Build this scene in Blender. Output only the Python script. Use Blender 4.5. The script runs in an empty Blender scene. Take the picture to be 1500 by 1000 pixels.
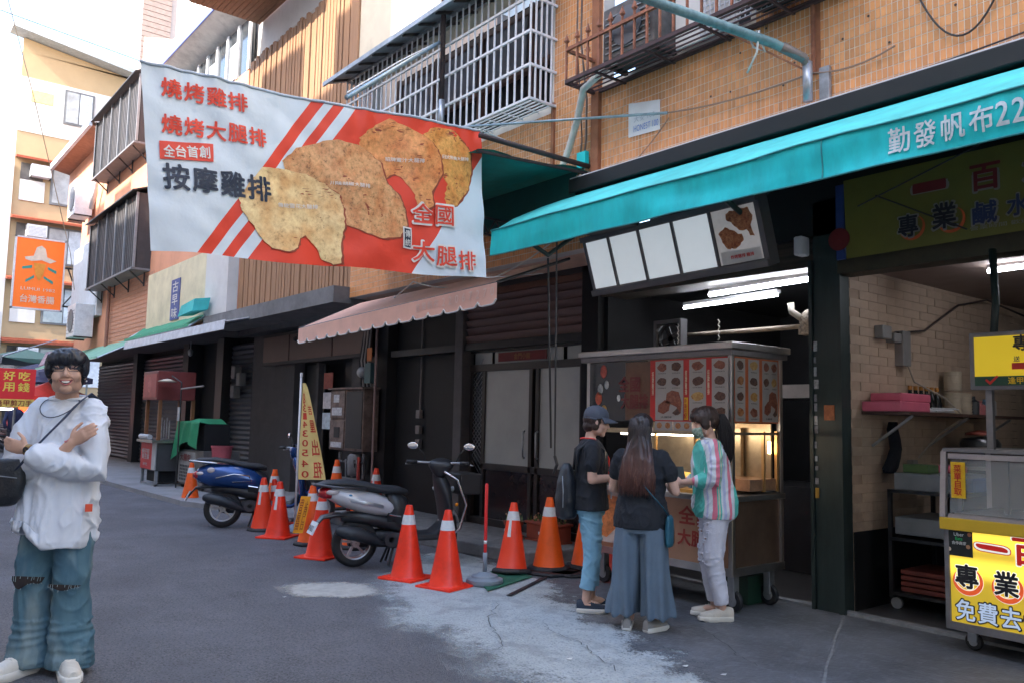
import bpy, math, random
from mathutils import Vector, Matrix, noise
import numpy as np
random.seed(7)
SC = bpy.context.scene
COL = SC.collection
R = math.radians
PI = math.pi

# ------------------------------------------------------------------ camera
YAW, PITCH, ROLL = 0.673894551, 0.0938242879, 0.0214368961
fw = Vector((-math.cos(YAW)*math.cos(PITCH), math.sin(YAW)*math.cos(PITCH), math.sin(PITCH)))
rt = fw.cross(Vector((0, 0, 1))).normalized()
up = rt.cross(fw)
r2 = rt*math.cos(ROLL) + up*math.sin(ROLL)
u2 = up*math.cos(ROLL) - rt*math.sin(ROLL)
cam_d = bpy.data.cameras.new('camera')
cam = bpy.data.objects.new('camera', cam_d)
COL.objects.link(cam)
mw = Matrix((r2, u2, -fw)).transposed().to_4x4()
mw.translation = Vector((0, 0, 1.45))
cam.matrix_world = mw
cam_d.sensor_width = 36
cam_d.lens = 36*1212.5/1500
cam_d.clip_start = 0.05
cam_d.clip_end = 900
SC.camera = cam

# ------------------------------------------------------------------ light
SUNV = Vector((0.10, -0.80, 0.62)).normalized()
W = bpy.data.worlds.new('World')
SC.world = W
W.use_nodes = True
nt = W.node_tree
nt.nodes.clear()
sky = nt.nodes.new('ShaderNodeTexSky')
sky.sky_type = 'NISHITA'
sky.sun_disc = False
sky.sun_elevation = math.asin(SUNV.z)
sky.sun_rotation = math.atan2(SUNV.x, SUNV.y)
sky.air_density = 1.0
sky.dust_density = 2.0
sky.ozone_density = 1.0
bg = nt.nodes.new('ShaderNodeBackground')
bg.inputs['Strength'].default_value = 0.15
wo = nt.nodes.new('ShaderNodeOutputWorld')
nt.links.new(sky.outputs[0], bg.inputs[0])
nt.links.new(bg.outputs[0], wo.inputs[0])
sd = bpy.data.lights.new('sun', 'SUN')
sd.energy = 2.0
sd.angle = R(0.6)
sd.color = (1, 0.93, 0.82)
so = bpy.data.objects.new('sun', sd)
COL.objects.link(so)
so.rotation_euler = (-SUNV).to_track_quat('-Z', 'Y').to_euler()
so.location = (0, -20, 40)
SC.view_settings.view_transform = 'Standard'
SC.view_settings.look = 'None'
SC.view_settings.exposure = 2.72
SC.view_settings.gamma = 1.0
SC.view_settings.use_curve_mapping = False

# ------------------------------------------------------------------ materials
MATS = {}
def M(name, col, rough=.6, metal=0., var=.15, scale=6., bump=0., bscale=60., emit=0., trans=0., spec=.5, stain=0., sscale=1.2, stretch=None, coat=0., alpha=1., col2=None):
    if name in MATS: return MATS[name]
    m = bpy.data.materials.new(name)
    m.use_nodes = True
    t = m.node_tree
    N, K = t.nodes, t.links
    p = N['Principled BSDF']
    p.inputs['Roughness'].default_value = rough
    p.inputs['Metallic'].default_value = metal
    p.inputs['Specular IOR Level'].default_value = spec
    p.inputs['Coat Weight'].default_value = coat
    p.inputs['Transmission Weight'].default_value = trans
    p.inputs['Alpha'].default_value = alpha
    tc = N.new('ShaderNodeTexCoord')
    src = tc.outputs['Object']
    if stretch:
        mp = N.new('ShaderNodeMapping'); mp.inputs['Scale'].default_value = stretch
        K.new(src, mp.inputs[0]); src = mp.outputs[0]
    out = None
    c4 = (*col, 1)
    if var > 0 or col2:
        n = N.new('ShaderNodeTexNoise'); n.inputs['Scale'].default_value = scale; n.inputs['Detail'].default_value = 5
        n.inputs['Roughness'].default_value = .65
        K.new(src, n.inputs['Vector'])
        mr = N.new('ShaderNodeMapRange'); mr.inputs[1].default_value = .3; mr.inputs[2].default_value = .7
        K.new(n.outputs[0], mr.inputs[0])
        mx = N.new('ShaderNodeMix'); mx.data_type = 'RGBA'
        K.new(mr.outputs[0], mx.inputs[0])
        if col2:
            mx.inputs[6].default_value = (*col2, 1); mx.inputs[7].default_value = c4
        else:
            mx.inputs[6].default_value = tuple(max(0, c*(1-var)) for c in col)+(1,)
            mx.inputs[7].default_value = tuple(min(1, c*(1+var)) for c in col)+(1,)
        out = mx.outputs[2]
    if stain > 0:
        n = N.new('ShaderNodeTexNoise'); n.inputs['Scale'].default_value = sscale; n.inputs['Detail'].default_value = 8
        n.inputs['Roughness'].default_value = .7
        K.new(src, n.inputs['Vector'])
        mr = N.new('ShaderNodeMapRange'); mr.inputs[1].default_value = .5; mr.inputs[2].default_value = .72
        mr.inputs[4].default_value = stain
        K.new(n.outputs[0], mr.inputs[0])
        mx = N.new('ShaderNodeMix'); mx.data_type = 'RGBA'
        K.new(mr.outputs[0], mx.inputs[0])
        if out: K.new(out, mx.inputs[6])
        else: mx.inputs[6].default_value = c4
        mx.inputs[7].default_value = tuple(c*.35 for c in col)+(1,)
        out = mx.outputs[2]
    if name.startswith('cone_'):
        oi = N.new('ShaderNodeObjectInfo'); q = N.new('ShaderNodeMath'); q.operation = 'MULTIPLY'; q.inputs[1].default_value = 40; K.new(oi.outputs['Random'], q.inputs[0])
        for nn in N:
            if nn.type == 'TEX_NOISE': nn.noise_dimensions = '4D'; K.new(q.outputs[0], nn.inputs['W'])
    if out: K.new(out, p.inputs['Base Color'])
    else: p.inputs['Base Color'].default_value = c4
    if emit > 0:
        p.inputs['Emission Strength'].default_value = emit
        p.inputs['Emission Color'].default_value = c4
    if bump > 0:
        n = N.new('ShaderNodeTexNoise'); n.inputs['Scale'].default_value = bscale; n.inputs['Detail'].default_value = 4
        K.new(src, n.inputs['Vector'])
        b = N.new('ShaderNodeBump'); b.inputs['Strength'].default_value = bump; b.inputs['Distance'].default_value = .02
        K.new(n.outputs[0], b.inputs['Height']); K.new(b.outputs[0], p.inputs['Normal'])
    MATS[name] = m
    return m

def food_mat(name, dk, md, lt, scale, rough=.5):
    if name in MATS: return MATS[name]
    m = M(name, md, rough=rough, var=0)
    t = m.node_tree; N, K = t.nodes, t.links; p = N['Principled BSDF']
    tc = N.new('ShaderNodeTexCoord')
    n = N.new('ShaderNodeTexNoise'); n.inputs['Scale'].default_value = scale; n.inputs['Detail'].default_value = 9; n.inputs['Roughness'].default_value = .8; n.inputs['Distortion'].default_value = .15
    K.new(tc.outputs['Object'], n.inputs['Vector'])
    r = N.new('ShaderNodeValToRGB'); c = r.color_ramp
    c.elements[0].position = .34; c.elements[0].color = (*dk, 1); c.elements[1].position = .66; c.elements[1].color = (*lt, 1)
    e = c.elements.new(.46); e.color = (*md, 1); e = c.elements.new(.56); e.color = (*(.5*(a+b) for a, b in zip(md, lt)), 1)
    K.new(n.outputs[0], r.inputs[0])
    n2 = N.new('ShaderNodeTexNoise'); n2.inputs['Scale'].default_value = scale*.35; n2.inputs['Detail'].default_value = 3; K.new(tc.outputs['Object'], n2.inputs['Vector'])
    mr = N.new('ShaderNodeMapRange'); mr.inputs[1].default_value = .42; mr.inputs[2].default_value = .68; mr.inputs[4].default_value = .75; K.new(n2.outputs[0], mr.inputs[0])
    mx = N.new('ShaderNodeMix'); mx.data_type = 'RGBA'; mx.blend_type = 'MULTIPLY'; K.new(mr.outputs[0], mx.inputs[0]); K.new(r.outputs[0], mx.inputs[6]); mx.inputs[7].default_value = (.80,.52,.34,1)
    K.new(mx.outputs[2], p.inputs['Base Color'])
    return m

def hexc(h):
    r = [int(h[i:i+2], 16)/255 for i in (0, 2, 4)]
    return tuple(c/12.92 if c <= .04045 else ((c+.055)/1.055)**2.4 for c in r)

# ------------------------------------------------------------------ mesh builder
class MB:
    def __init__(s): s.v = []; s.f = []; s.m = []; s.mi = 0
    def add(s, vs, fs):
        b = len(s.v); s.v.extend([tuple(x) for x in vs]); s.f.extend([tuple(i+b for i in f) for f in fs]); s.m.extend([s.mi]*len(fs)); return s
    def box(s, x0, x1, y0, y1, z0, z1):
        return s.add([(x0,y0,z0),(x1,y0,z0),(x1,y1,z0),(x0,y1,z0),(x0,y0,z1),(x1,y0,z1),(x1,y1,z1),(x0,y1,z1)],
              [(0,3,2,1),(4,5,6,7),(0,1,5,4),(1,2,6,5),(2,3,7,6),(3,0,4,7)])
    def cbox(s, c, d, rz=0., rx=0., ry=0.):
        m = Matrix.Rotation(rz,3,'Z') @ Matrix.Rotation(ry,3,'Y') @ Matrix.Rotation(rx,3,'X')
        c = Vector(c); h = Vector(d)/2
        vs = [c + m @ Vector((x*h.x,y*h.y,z*h.z)) for x,y,z in ((-1,-1,-1),(1,-1,-1),(1,1,-1),(-1,1,-1),(-1,-1,1),(1,-1,1),(1,1,1),(-1,1,1))]
        return s.add(vs, [(0,3,2,1),(4,5,6,7),(0,1,5,4),(1,2,6,5),(2,3,7,6),(3,0,4,7)])
    def quad(s, a, b, c, d): return s.add([a,b,c,d], [(0,1,2,3)])
    def prism(s, pts, off):
        n = len(pts); off = Vector(off); a = [Vector(p) for p in pts]
        return s.add(a+[p+off for p in a], [tuple(range(n))[::-1], tuple(range(n,2*n))]+[(i,(i+1)%n,(i+1)%n+n,i+n) for i in range(n)])
    def bar(s, p, q, w, h=None):
        h = h or w; p = Vector(p); q = Vector(q); d = (q-p).normalized()
        a = d.cross(Vector((0,0,1)))
        if a.length < 1e-3: a = Vector((1,0,0))
        a.normalize(); b = a.cross(d)
        vs = [e + a*x*w/2 + b*y*h/2 for e in (p,q) for x,y in ((-1,-1),(1,-1),(1,1),(-1,1))]
        return s.add(vs, [(0,3,2,1),(4,5,6,7),(0,1,5,4),(1,2,6,5),(2,3,7,6),(3,0,4,7)])
    def loft(s, rings, close=True):
        n = len(rings[0]); vs = [p for r in rings for p in r]; fs = []
        for i in range(len(rings)-1):
            for j in range(n):
                k = (j+1) % n
                fs.append((i*n+j, i*n+k, (i+1)*n+k, (i+1)*n+j))
        if close:
            fs.append(tuple(range(n))[::-1]); b = (len(rings)-1)*n; fs.append(tuple(range(b,b+n)))
        return s.add(vs, fs)
    def tube(s, path, rad, seg=8, round_=False, flat=1., upv=None):
        P = [Vector(p) for p in path]
        if not hasattr(rad, '__len__'): rad = [rad]*len(P)
        rad = list(rad)
        if round_:
            d0 = (P[0]-P[1]).normalized(); d1 = (P[-1]-P[-2]).normalized()
            r0, r1 = rad[0], rad[-1]
            P = [P[0]+d0*r0*.95, P[0]+d0*r0*.7] + P + [P[-1]+d1*r1*.7, P[-1]+d1*r1*.95]
            rad = [r0*.3, r0*.72] + rad + [r1*.72, r1*.3]
        prev = Vector(upv) if upv else None
        rings = []
        for i, p in enumerate(P):
            d = (P[min(i+1,len(P)-1)] - P[max(i-1,0)])
            d = d.normalized() if d.length > 1e-9 else Vector((0,0,1))
            if prev is None:
                prev = Vector((0,0,1)) if abs(d.z) < .9 else Vector((1,0,0))
            a = prev - d*prev.dot(d)
            if a.length < 1e-4: a = d.orthogonal()
            a.normalize(); b = d.cross(a); prev = a
            rings.append([p + (a*math.sin(t)*flat + b*math.cos(t))*rad[i] for t in (2*PI*k/seg for k in range(seg))])
        return s.loft(rings)
    def lathe(s, prof, seg=24, c=(0,0,0), axis='Z', ring=False):
        c = Vector(c); rings = []
        if ring: prof = list(prof)+[prof[0]]
        for r, z in prof:
            ring = []
            for k in range(seg):
                t = 2*PI*k/seg; x, y = r*math.cos(t), r*math.sin(t)
                ring.append(c + (Vector((x,y,z)) if axis=='Z' else Vector((x,z,y)) if axis=='Y' else Vector((z,x,y))))
            rings.append(ring)
        return s.loft(rings, not ring)
    def ell(s, c, r, seg=16, rot=None):
        c = Vector(c); rings = []
        nr = seg//2
        for i in range(nr+1):
            ph = -PI/2 + PI*(i+.0)/nr
            ph = max(-PI/2+.12, min(PI/2-.12, ph))
            ring = []
            for k in range(seg):
                t = 2*PI*k/seg
                v = Vector((r[0]*math.cos(ph)*math.cos(t), r[1]*math.cos(ph)*math.sin(t), r[2]*math.sin(ph)))
                if rot is not None: v = rot @ v
                ring.append(c+v)
            rings.append(ring)
        return s.loft(rings)
    def xf(s, m, start=0):
        for i in range(start, len(s.v)): s.v[i] = tuple(m @ Vector(s.v[i]))
        return s
    def mesh(s, name, mats, smooth=False):
        me = bpy.data.meshes.new(name)
        me.from_pydata(s.v, [], s.f)
        if not isinstance(mats, (list, tuple)): mats = [mats]
        for m in mats: me.materials.append(m)
        if len(mats) > 1: me.polygons.foreach_set('material_index', s.m)
        if smooth: me.shade_smooth() if smooth is True else me.set_sharp_from_angle(angle=R(smooth)) or None
        if smooth and smooth is not True:
            me.polygons.foreach_set('use_smooth', [True]*len(me.polygons))
        me.update()
        return me

BASE = {}
def link(o): COL.objects.link(o); return o
def props(o, label=None, cat=None, group=None, kind=None):
    if label: o['label'] = label
    if cat: o['category'] = cat
    if group: o['group'] = group
    if kind: o['kind'] = kind
    return o
def thing(name, label, cat, loc=(0,0,0), rz=0., group=None):
    o = bpy.data.objects.new(name, None)
    o.empty_display_size = .2
    o.location = loc; o.rotation_euler = (0,0,rz)
    link(o); props(o, label, cat, group)
    BASE[o.name] = (Vector(loc), rz)
    return o
def obj(name, me, parent=None):
    o = bpy.data.objects.new(name, me); link(o)
    if parent is not None:
        o.parent = parent; BASE[o.name] = BASE[parent.name]
    else: BASE[o.name] = (Vector((0,0,0)), 0.)
    return o
def part(name, mb, mat, parent, smooth=False, w=True, bevel=0.):
    """w: the builder's coordinates are world ones and are carried over into the thing's own frame"""
    if w:
        loc, rz = BASE[parent.name]
        m = Matrix.Rotation(-rz,4,'Z') @ Matrix.Translation(-loc)
        mb.xf(m)
    o = obj(name, mb.mesh(name, mat, smooth), parent)
    if bevel: bev(o, bevel)
    return o
def bev(o, w, seg=2):
    b = o.modifiers.new('bevel', 'BEVEL'); b.width = w; b.segments = seg; b.limit_method = 'ANGLE'; b.angle_limit = R(40)
    return o
def solo(name, mb, mat, label, cat, group=None, smooth=False, bevel=0.):
    xs = [v[0] for v in mb.v]; ys = [v[1] for v in mb.v]; zs = [v[2] for v in mb.v]
    c = Vector(((min(xs)+max(xs))/2, (min(ys)+max(ys))/2, min(zs)))
    mb.xf(Matrix.Translation(-c))
    o = obj(name, mb.mesh(name, mat, smooth)); o.location = c
    BASE[o.name] = (c, 0.)
    props(o, label, cat, group)
    if bevel: bev(o, bevel)
    return o
def struct(name, mb, mat, smooth=False, kind='structure'):
    o = obj(name, mb.mesh(name, mat, smooth)); o['kind'] = kind
    return o
def dup(root, loc, rz, label=None, group=None):
    def cp(o, par):
        c = o.copy(); COL.objects.link(c); c.parent = par
        BASE[c.name] = BASE.get(o.name, (Vector(),0.))
        for ch in CH.get(o.name, []): cp(ch, c)
        return c
    CH = {}
    for o in COL.objects:
        if o.parent: CH.setdefault(o.parent.name, []).append(o)
    r = cp(root, None)
    r.location = loc; r.rotation_euler = (0,0,rz)
    if label: r['label'] = label
    if group: r['group'] = group
    return r

# ------------------------------------------------------------------ lettering
GL = {}
def glyph(s):
    k = s
    if k in GL: return GL[k]
    c = bpy.data.curves.new('lettering', 'FONT')
    c.body = s; c.align_x = 'CENTER'; c.align_y = 'CENTER'; c.resolution_u = 3
    c.space_line = .95
    o = bpy.data.objects.new('lettering', c); COL.objects.link(o)
    d = bpy.context.evaluated_depsgraph_get()
    me = bpy.data.meshes.new_from_object(o.evaluated_get(d))
    vs = [tuple(v.co[:2]) for v in me.vertices]; fs = [tuple(p.vertices) for p in me.polygons]
    bpy.data.objects.remove(o); bpy.data.curves.remove(c); bpy.data.meshes.remove(me)
    if vs:
        x0 = min(v[0] for v in vs); x1 = max(v[0] for v in vs); y0 = min(v[1] for v in vs); y1 = max(v[1] for v in vs)
    else: x0 = x1 = y0 = y1 = 0
    vs = [(x-(x0+x1)/2, y-(y0+y1)/2) for x, y in vs]
    GL[k] = (vs, fs, x1-x0, y1-y0)
    return GL[k]
def text(s, fn, w=None, h=None, bold=.02, mb=None):
    """lettering scaled to width w or height h (both given: stretched), laid by fn(x, y) -> point"""
    vs, fs, W0, H0 = glyph(s)
    if not vs: return mb or MB()
    bold *= .5
    kx = (w/(W0+2*bold)) if w else h/(H0+2*bold)
    ky = (h/(H0+2*bold)) if h else kx
    mb = mb or MB()
    o = Vector(fn(0, 0)); e = .001
    n = (Vector(fn(e, 0))-o).cross(Vector(fn(0, e))-o).normalized()
    # heavier strokes: copies spread round a small circle, each a hair's breadth above the last
    N = 0 if bold <= .002 else (8 if bold < .04 else 12)
    sh = [(0., 0.)]+[(bold*math.cos(2*PI*i/N), bold*math.sin(2*PI*i/N)) for i in range(N)]
    if bold >= .04: sh += [(bold*.5*math.cos(2*PI*i/6), bold*.5*math.sin(2*PI*i/6)) for i in range(6)]
    for i, (dx, dy) in enumerate(sh):
        mb.add([Vector(fn((x+dx)*kx, (y+dy)*ky))+n*(.00012*i) for x, y in vs], fs)
    return mb
def plane_fn(o, ux, uy, off=.003):
    o = Vector(o); ux = Vector(ux).normalized(); uy = Vector(uy).normalized(); n = ux.cross(uy)*off
    return lambda x, y: o + ux*x + uy*y + n

def organic(name, mb, mat, parent, voxel=.008, smooth=3, post=None):
    me = mb.mesh(name, mat)
    o = bpy.data.objects.new('tmp', me); COL.objects.link(o)
    m = o.modifiers.new('r', 'REMESH'); m.mode = 'VOXEL'; m.voxel_size = voxel; m.use_smooth_shade = True
    if smooth:
        k = o.modifiers.new('s', 'SMOOTH'); k.iterations = smooth; k.factor = .5
    d = bpy.context.evaluated_depsgraph_get()
    me2 = bpy.data.meshes.new_from_object(o.evaluated_get(d))
    bpy.data.objects.remove(o); bpy.data.meshes.remove(me)
    me2.name = name
    if not me2.materials: me2.materials.append(mat)
    if post:
        nrm = np.zeros(len(me2.vertices)*3, 'f'); co = np.zeros(len(me2.vertices)*3, 'f')
        me2.vertices.foreach_get('co', co); me2.vertex_normals.foreach_get('vector', nrm)
        co = co.reshape(-1,3); nrm = nrm.reshape(-1,3)
        co = post(co, nrm).astype('f')
        me2.vertices.foreach_set('co', co.ravel()); me2.update()
    me2.polygons.foreach_set('use_smooth', [True]*len(me2.polygons))
    return obj(name, me2, parent)
def wrinkle(amp, fr, seed=0., amp2=0., fr2=(30,30,30), mask=None):
    def f(co, n):
        out = co.copy()
        for i in range(len(co)):
            p = co[i]
            a = noise.noise(Vector((p[0]*fr[0]+seed, p[1]*fr[1], p[2]*fr[2])))
            a = (1-2*abs(a))*amp
            if amp2: a += amp2*noise.noise(Vector((p[0]*fr2[0], p[1]*fr2[1]+seed, p[2]*fr2[2])))
            if mask: a *= mask(p)
            out[i] = p + n[i]*a
        return out
    return f
# ------------------------------------------------------------------ palette
asphalt = M('asphalt', (.128,.132,.152), rough=.85, var=.34, scale=2.2, bump=.9, bscale=130, stain=.35, sscale=.7)
def speckle(m, scale, amt, col, thr=.72):
    t = m.node_tree; N, K = t.nodes, t.links; p = N['Principled BSDF']
    l = p.inputs['Base Color'].links
    n = N.new('ShaderNodeTexNoise'); n.inputs['Scale'].default_value = scale; n.inputs['Detail'].default_value = 2
    tc = N.new('ShaderNodeTexCoord'); K.new(tc.outputs['Object'], n.inputs['Vector'])
    mr = N.new('ShaderNodeMapRange'); mr.inputs[1].default_value = thr-.12; mr.inputs[2].default_value = thr; mr.inputs[4].default_value = amt
    K.new(n.outputs[0], mr.inputs[0])
    mx = N.new('ShaderNodeMix'); mx.data_type = 'RGBA'
    K.new(mr.outputs[0], mx.inputs[0]); K.new(l[0].from_socket, mx.inputs[6]); mx.inputs[7].default_value = (*col, 1)
    K.new(mx.outputs[2], p.inputs['Base Color'])
speckle(asphalt, 95, .75, (.19,.19,.2), .62)
speckle(asphalt, 34, .30, (.22,.22,.23), .60)
speckle(asphalt, 1.1, .38, (.075,.077,.088), .60)
speckle(asphalt, 60, .6, (.03,.03,.035), .66)
worn = M('worn_concrete', (.46,.50,.51), rough=.8, var=.35, scale=3.5, bump=.5, bscale=70, stain=.35, sscale=2.2, col2=(.36,.395,.405))
speckle(worn, 55, .5, (.15,.16,.17), .66)
speckle(worn, 5, .35, (.18,.19,.2), .64)
apron_m = M('dark_concrete', (.15,.158,.175), rough=.5, var=.3, scale=1.8, bump=.5, bscale=40, stain=.6, sscale=1.7, col2=(.085,.09,.10))
speckle(apron_m, 14, .35, (.2,.21,.23), .64)
walk_m = M('pavement_concrete', (.25,.25,.26), rough=.8, var=.25, scale=3, bump=.5, bscale=50, stain=.7, sscale=1.5)
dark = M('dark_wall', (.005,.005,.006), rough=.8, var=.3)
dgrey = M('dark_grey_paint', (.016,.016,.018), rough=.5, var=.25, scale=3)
grey = M('grey_render', (.06,.058,.062), rough=.7, var=.25, scale=2.5, stain=.5, bump=.3)
peach = M('peach_render', (.62,.36,.24), rough=.7, var=.1, scale=2, stain=.25)
cream = M('cream_render', (.72,.62,.47), rough=.75, var=.08, scale=1.5, stain=.25)
cream_y = M('yellow_cream_render', (.44,.32,.185), rough=.8, var=.06, scale=.8, stain=.15, sscale=.5)
whitew = M('white_render', (.66,.64,.62), rough=.7, var=.06, scale=1, stain=.25, sscale=.8)
steel = M('galvanised_steel', (.36,.38,.40), rough=.38, metal=.8, var=.2, scale=9)
stainless = M('stainless_steel', (.42,.40,.38), rough=.28, metal=.95, var=.15, scale=5, bump=.1, bscale=20)
whitemetal = M('white_painted_metal', (.72,.72,.74), rough=.4, var=.1, scale=9, stain=.3, sscale=4)
rust = M('rusty_iron', (.32,.12,.065), rough=.75, var=.45, scale=12, bump=.4, bscale=90)
blackmetal = M('black_metal', (.02,.02,.022), rough=.45, var=.2)
wood = M('weathered_wood_slat', (.42,.22,.11), rough=.75, var=.3, scale=6, stretch=(6,6,.7), stain=.5, sscale=3, col2=(.30,.17,.10))
wood2 = M('plank_soffit', (.30,.14,.07), rough=.7, var=.25, scale=5, stretch=(1,8,1))
glass_dark = M('dark_window_glass', (.05,.06,.07), rough=.08, var=.2, scale=1, spec=.8)
frost = M('frosted_glass', (.36,.38,.37), rough=.22, var=.12, scale=1.2, spec=.6)
winglass = M('window_glass', (.30,.34,.37), rough=.12, var=.3, scale=1.5, spec=.7)
black = M('black_rubber', (.014,.014,.016), rough=.6, var=.2)
teal = M('teal_canvas', (.003,.56,.58), rough=.62, var=.16, scale=3, bump=.35, bscale=8, stain=.28, sscale=2.6, stretch=(1.6,1,.5))
teal2 = M('teal_canvas_top', (.08,.60,.58), rough=.7, var=.18, scale=3, stain=.15)
tealdark = M('old_green_canvas', (.0,.22,.19), rough=.7, var=.2)
teal_pipe = M('faded_teal_pipe', (.16,.26,.27), rough=.55, metal=.2, var=.35, scale=14, stain=.5, sscale=6)
grout = M('pale_grout', (.74,.68,.62), rough=.9, var=.12, scale=2, stain=.4)
def tile_mat():
    m = M('orange_glazed_tile', (.72,.33,.125), rough=.32, var=.14, scale=1.3, stain=.4, sscale=1.0, col2=(.64,.285,.11))
    t = m.node_tree; N, K = t.nodes, t.links; p = N['Principled BSDF']; src = p.inputs['Base Color'].links[0].from_socket
    g = N.new('ShaderNodeNewGeometry')
    sp = N.new('ShaderNodeSeparateXYZ'); K.new(g.outputs['Position'], sp.inputs[0])
    # one tone per tile: cell noise on the tile pitch
    mp = N.new('ShaderNodeMapping'); mp.inputs['Location'].default_value = (10.73/.04, 0, -3.14/.076); mp.inputs['Scale'].default_value = (1/.04, 0, 1/.076)
    K.new(g.outputs['Position'], mp.inputs[0])
    wn = N.new('ShaderNodeTexWhiteNoise'); fl = N.new('ShaderNodeVectorMath'); fl.operation = 'FLOOR'
    K.new(mp.outputs[0], fl.inputs[0]); K.new(fl.outputs[0], wn.inputs['Vector'])
    mr = N.new('ShaderNodeMapRange'); mr.inputs[3].default_value = .84; mr.inputs[4].default_value = 1.12; K.new(wn.outputs['Value'], mr.inputs[0])
    v = N.new('ShaderNodeVectorMath'); v.operation = 'SCALE'; K.new(src, v.inputs[0]); K.new(mr.outputs[0], v.inputs['Scale'])
    K.new(v.outputs[0], p.inputs['Base Color'])
    return m
tile_m = tile_mat()

# ------------------------------------------------------------------ ground
struct('road', MB().box(-150,60,-60,120,-.3,0), asphalt)
def jag(pts, amp, step, seed):
    out = []
    for (a, b) in zip(pts, pts[1:]):
        a, b = Vector((*a,0)), Vector((*b,0)); n = max(1, int((b-a).length/step))
        for i in range(n):
            p = a.lerp(b, i/n)
            q = noise.noise_vector(Vector((p.x*3, p.y*3, seed)))*amp + noise.noise_vector(Vector((p.x*14, p.y*14, seed)))*amp*.5
            out.append((p.x+q.x, p.y+q.y))
    return out
def sheet(name, pts, z, mat, kind='structure'):
    mb = MB(); mb.add([(x,y,z) for x, y in pts], [tuple(range(len(pts)))])
    return struct(name, mb, mat, kind=kind)
b0 = jag([(-7.4,4.6),(-6.9,3.75),(-5.75,3.2),(-5.0,2.98),(-4.45,3.0),(-3.9,2.9),(-3.1,2.75),(-1.5,2.9),(1.5,2.6),(4,2.6)], .10, .03, 3)
def edge_alpha(mat, stops, x0, x1, y0, y1, soft):
    t = mat.node_tree; N, K = t.nodes, t.links; p = N['Principled BSDF']
    g = N.new('ShaderNodeNewGeometry'); sp = N.new('ShaderNodeSeparateXYZ'); K.new(g.outputs['Position'], sp.inputs[0])
    mx = N.new('ShaderNodeMapRange'); mx.inputs[1].default_value = x0; mx.inputs[2].default_value = x1; K.new(sp.outputs[0], mx.inputs[0])
    r = N.new('ShaderNodeValToRGB'); c = r.color_ramp
    for i, (x, y) in enumerate(stops):
        v = (y-y0)/(y1-y0); e = c.elements[i] if i < 2 else c.elements.new(.5)
        e.position = (x-x0)/(x1-x0); e.color = (v, v, v, 1)
    K.new(mx.outputs[0], r.inputs[0])
    yn = N.new('ShaderNodeMapRange'); yn.inputs[1].default_value = y0; yn.inputs[2].default_value = y1; yn.clamp = False; K.new(sp.outputs[1], yn.inputs[0])
    d = N.new('ShaderNodeMath'); d.operation = 'SUBTRACT'; K.new(yn.outputs[0], d.inputs[0]); K.new(r.outputs[0], d.inputs[1])
    acc = d.outputs[0]
    for sc, am in ((2.2,.12),(9,.06),(70,.07)):
        n = N.new('ShaderNodeTexNoise'); n.inputs['Scale'].default_value = sc; n.inputs['Detail'].default_value = 4; K.new(g.outputs['Position'], n.inputs['Vector'])
        q = N.new('ShaderNodeMath'); q.operation = 'MULTIPLY_ADD'; q.inputs[1].default_value = am*2; K.new(n.outputs[0], q.inputs[0]); K.new(acc, q.inputs[2])
        w = N.new('ShaderNodeMath'); w.operation = 'SUBTRACT'; w.inputs[1].default_value = am; K.new(q.outputs[0], w.inputs[0]); acc = w.outputs[0]
    o = N.new('ShaderNodeMapRange'); o.inputs[1].default_value = 0; o.inputs[2].default_value = soft; K.new(acc, o.inputs[0])
    sf_ = N.new('ShaderNodeMath'); sf_.operation = 'MULTIPLY'; sf_.inputs[1].default_value = .93; K.new(o.outputs[0], sf_.inputs[0]); K.new(sf_.outputs[0], p.inputs['Alpha'])
edge_alpha(worn, [(-7.6,4.9),(-6.9,3.85),(-5.75,3.2),(-5.0,3.0),(-4.45,3.02),(-3.9,2.95),(-3.1,2.8),(-1.5,2.95),(1.5,2.7),(4,2.7)], -7.6, 4.0, 1.0, 5.0, .09)
sheet('concrete_patch', [(-7.6,1.9),(4,1.9),(4,5.2),(-5.2,5.2),(-7.6,5.3)], .004, worn)
spot_m = M('pale_mortar', (.42,.41,.38), rough=.9, var=.2, scale=9, bump=.4)
def spot_alpha(m, cx, cy, ax, ay, rot):
    t = m.node_tree; N, K = t.nodes, t.links; p = N['Principled BSDF']
    g = N.new('ShaderNodeNewGeometry'); mp = N.new('ShaderNodeMapping'); mp.vector_type = 'TEXTURE'
    mp.inputs['Location'].default_value = (cx,cy,0); mp.inputs['Rotation'].default_value = (0,0,rot); mp.inputs['Scale'].default_value = (ax,ay,1000)
    K.new(g.outputs['Position'], mp.inputs[0]); l = N.new('ShaderNodeVectorMath'); l.operation = 'LENGTH'; K.new(mp.outputs[0], l.inputs[0])
    acc = l.outputs['Value']
    for sc, am in ((4,.5),(22,.35),(80,.25)):
        n = N.new('ShaderNodeTexNoise'); n.inputs['Scale'].default_value = sc; K.new(g.outputs['Position'], n.inputs['Vector'])
        q = N.new('ShaderNodeMath'); q.operation = 'MULTIPLY_ADD'; q.inputs[1].default_value = am; K.new(n.outputs[0], q.inputs[0]); K.new(acc, q.inputs[2]); acc = q.outputs[0]
    o = N.new('ShaderNodeMapRange'); o.inputs[1].default_value = 1.62; o.inputs[2].default_value = 1.30; K.new(acc, o.inputs[0])
    q = N.new('ShaderNodeMath'); q.operation = 'MULTIPLY'; q.inputs[1].default_value = .92; K.new(o.outputs[0], q.inputs[0]); K.new(q.outputs[0], p.inputs['Alpha'])
spot_alpha(spot_m, -6.45, 3.28, .45, .33, R(45))
sheet('concrete_spot', [(-7.2,2.6),(-5.8,2.6),(-5.8,4.0),(-7.2,4.0)], .0055, spot_m)
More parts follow.
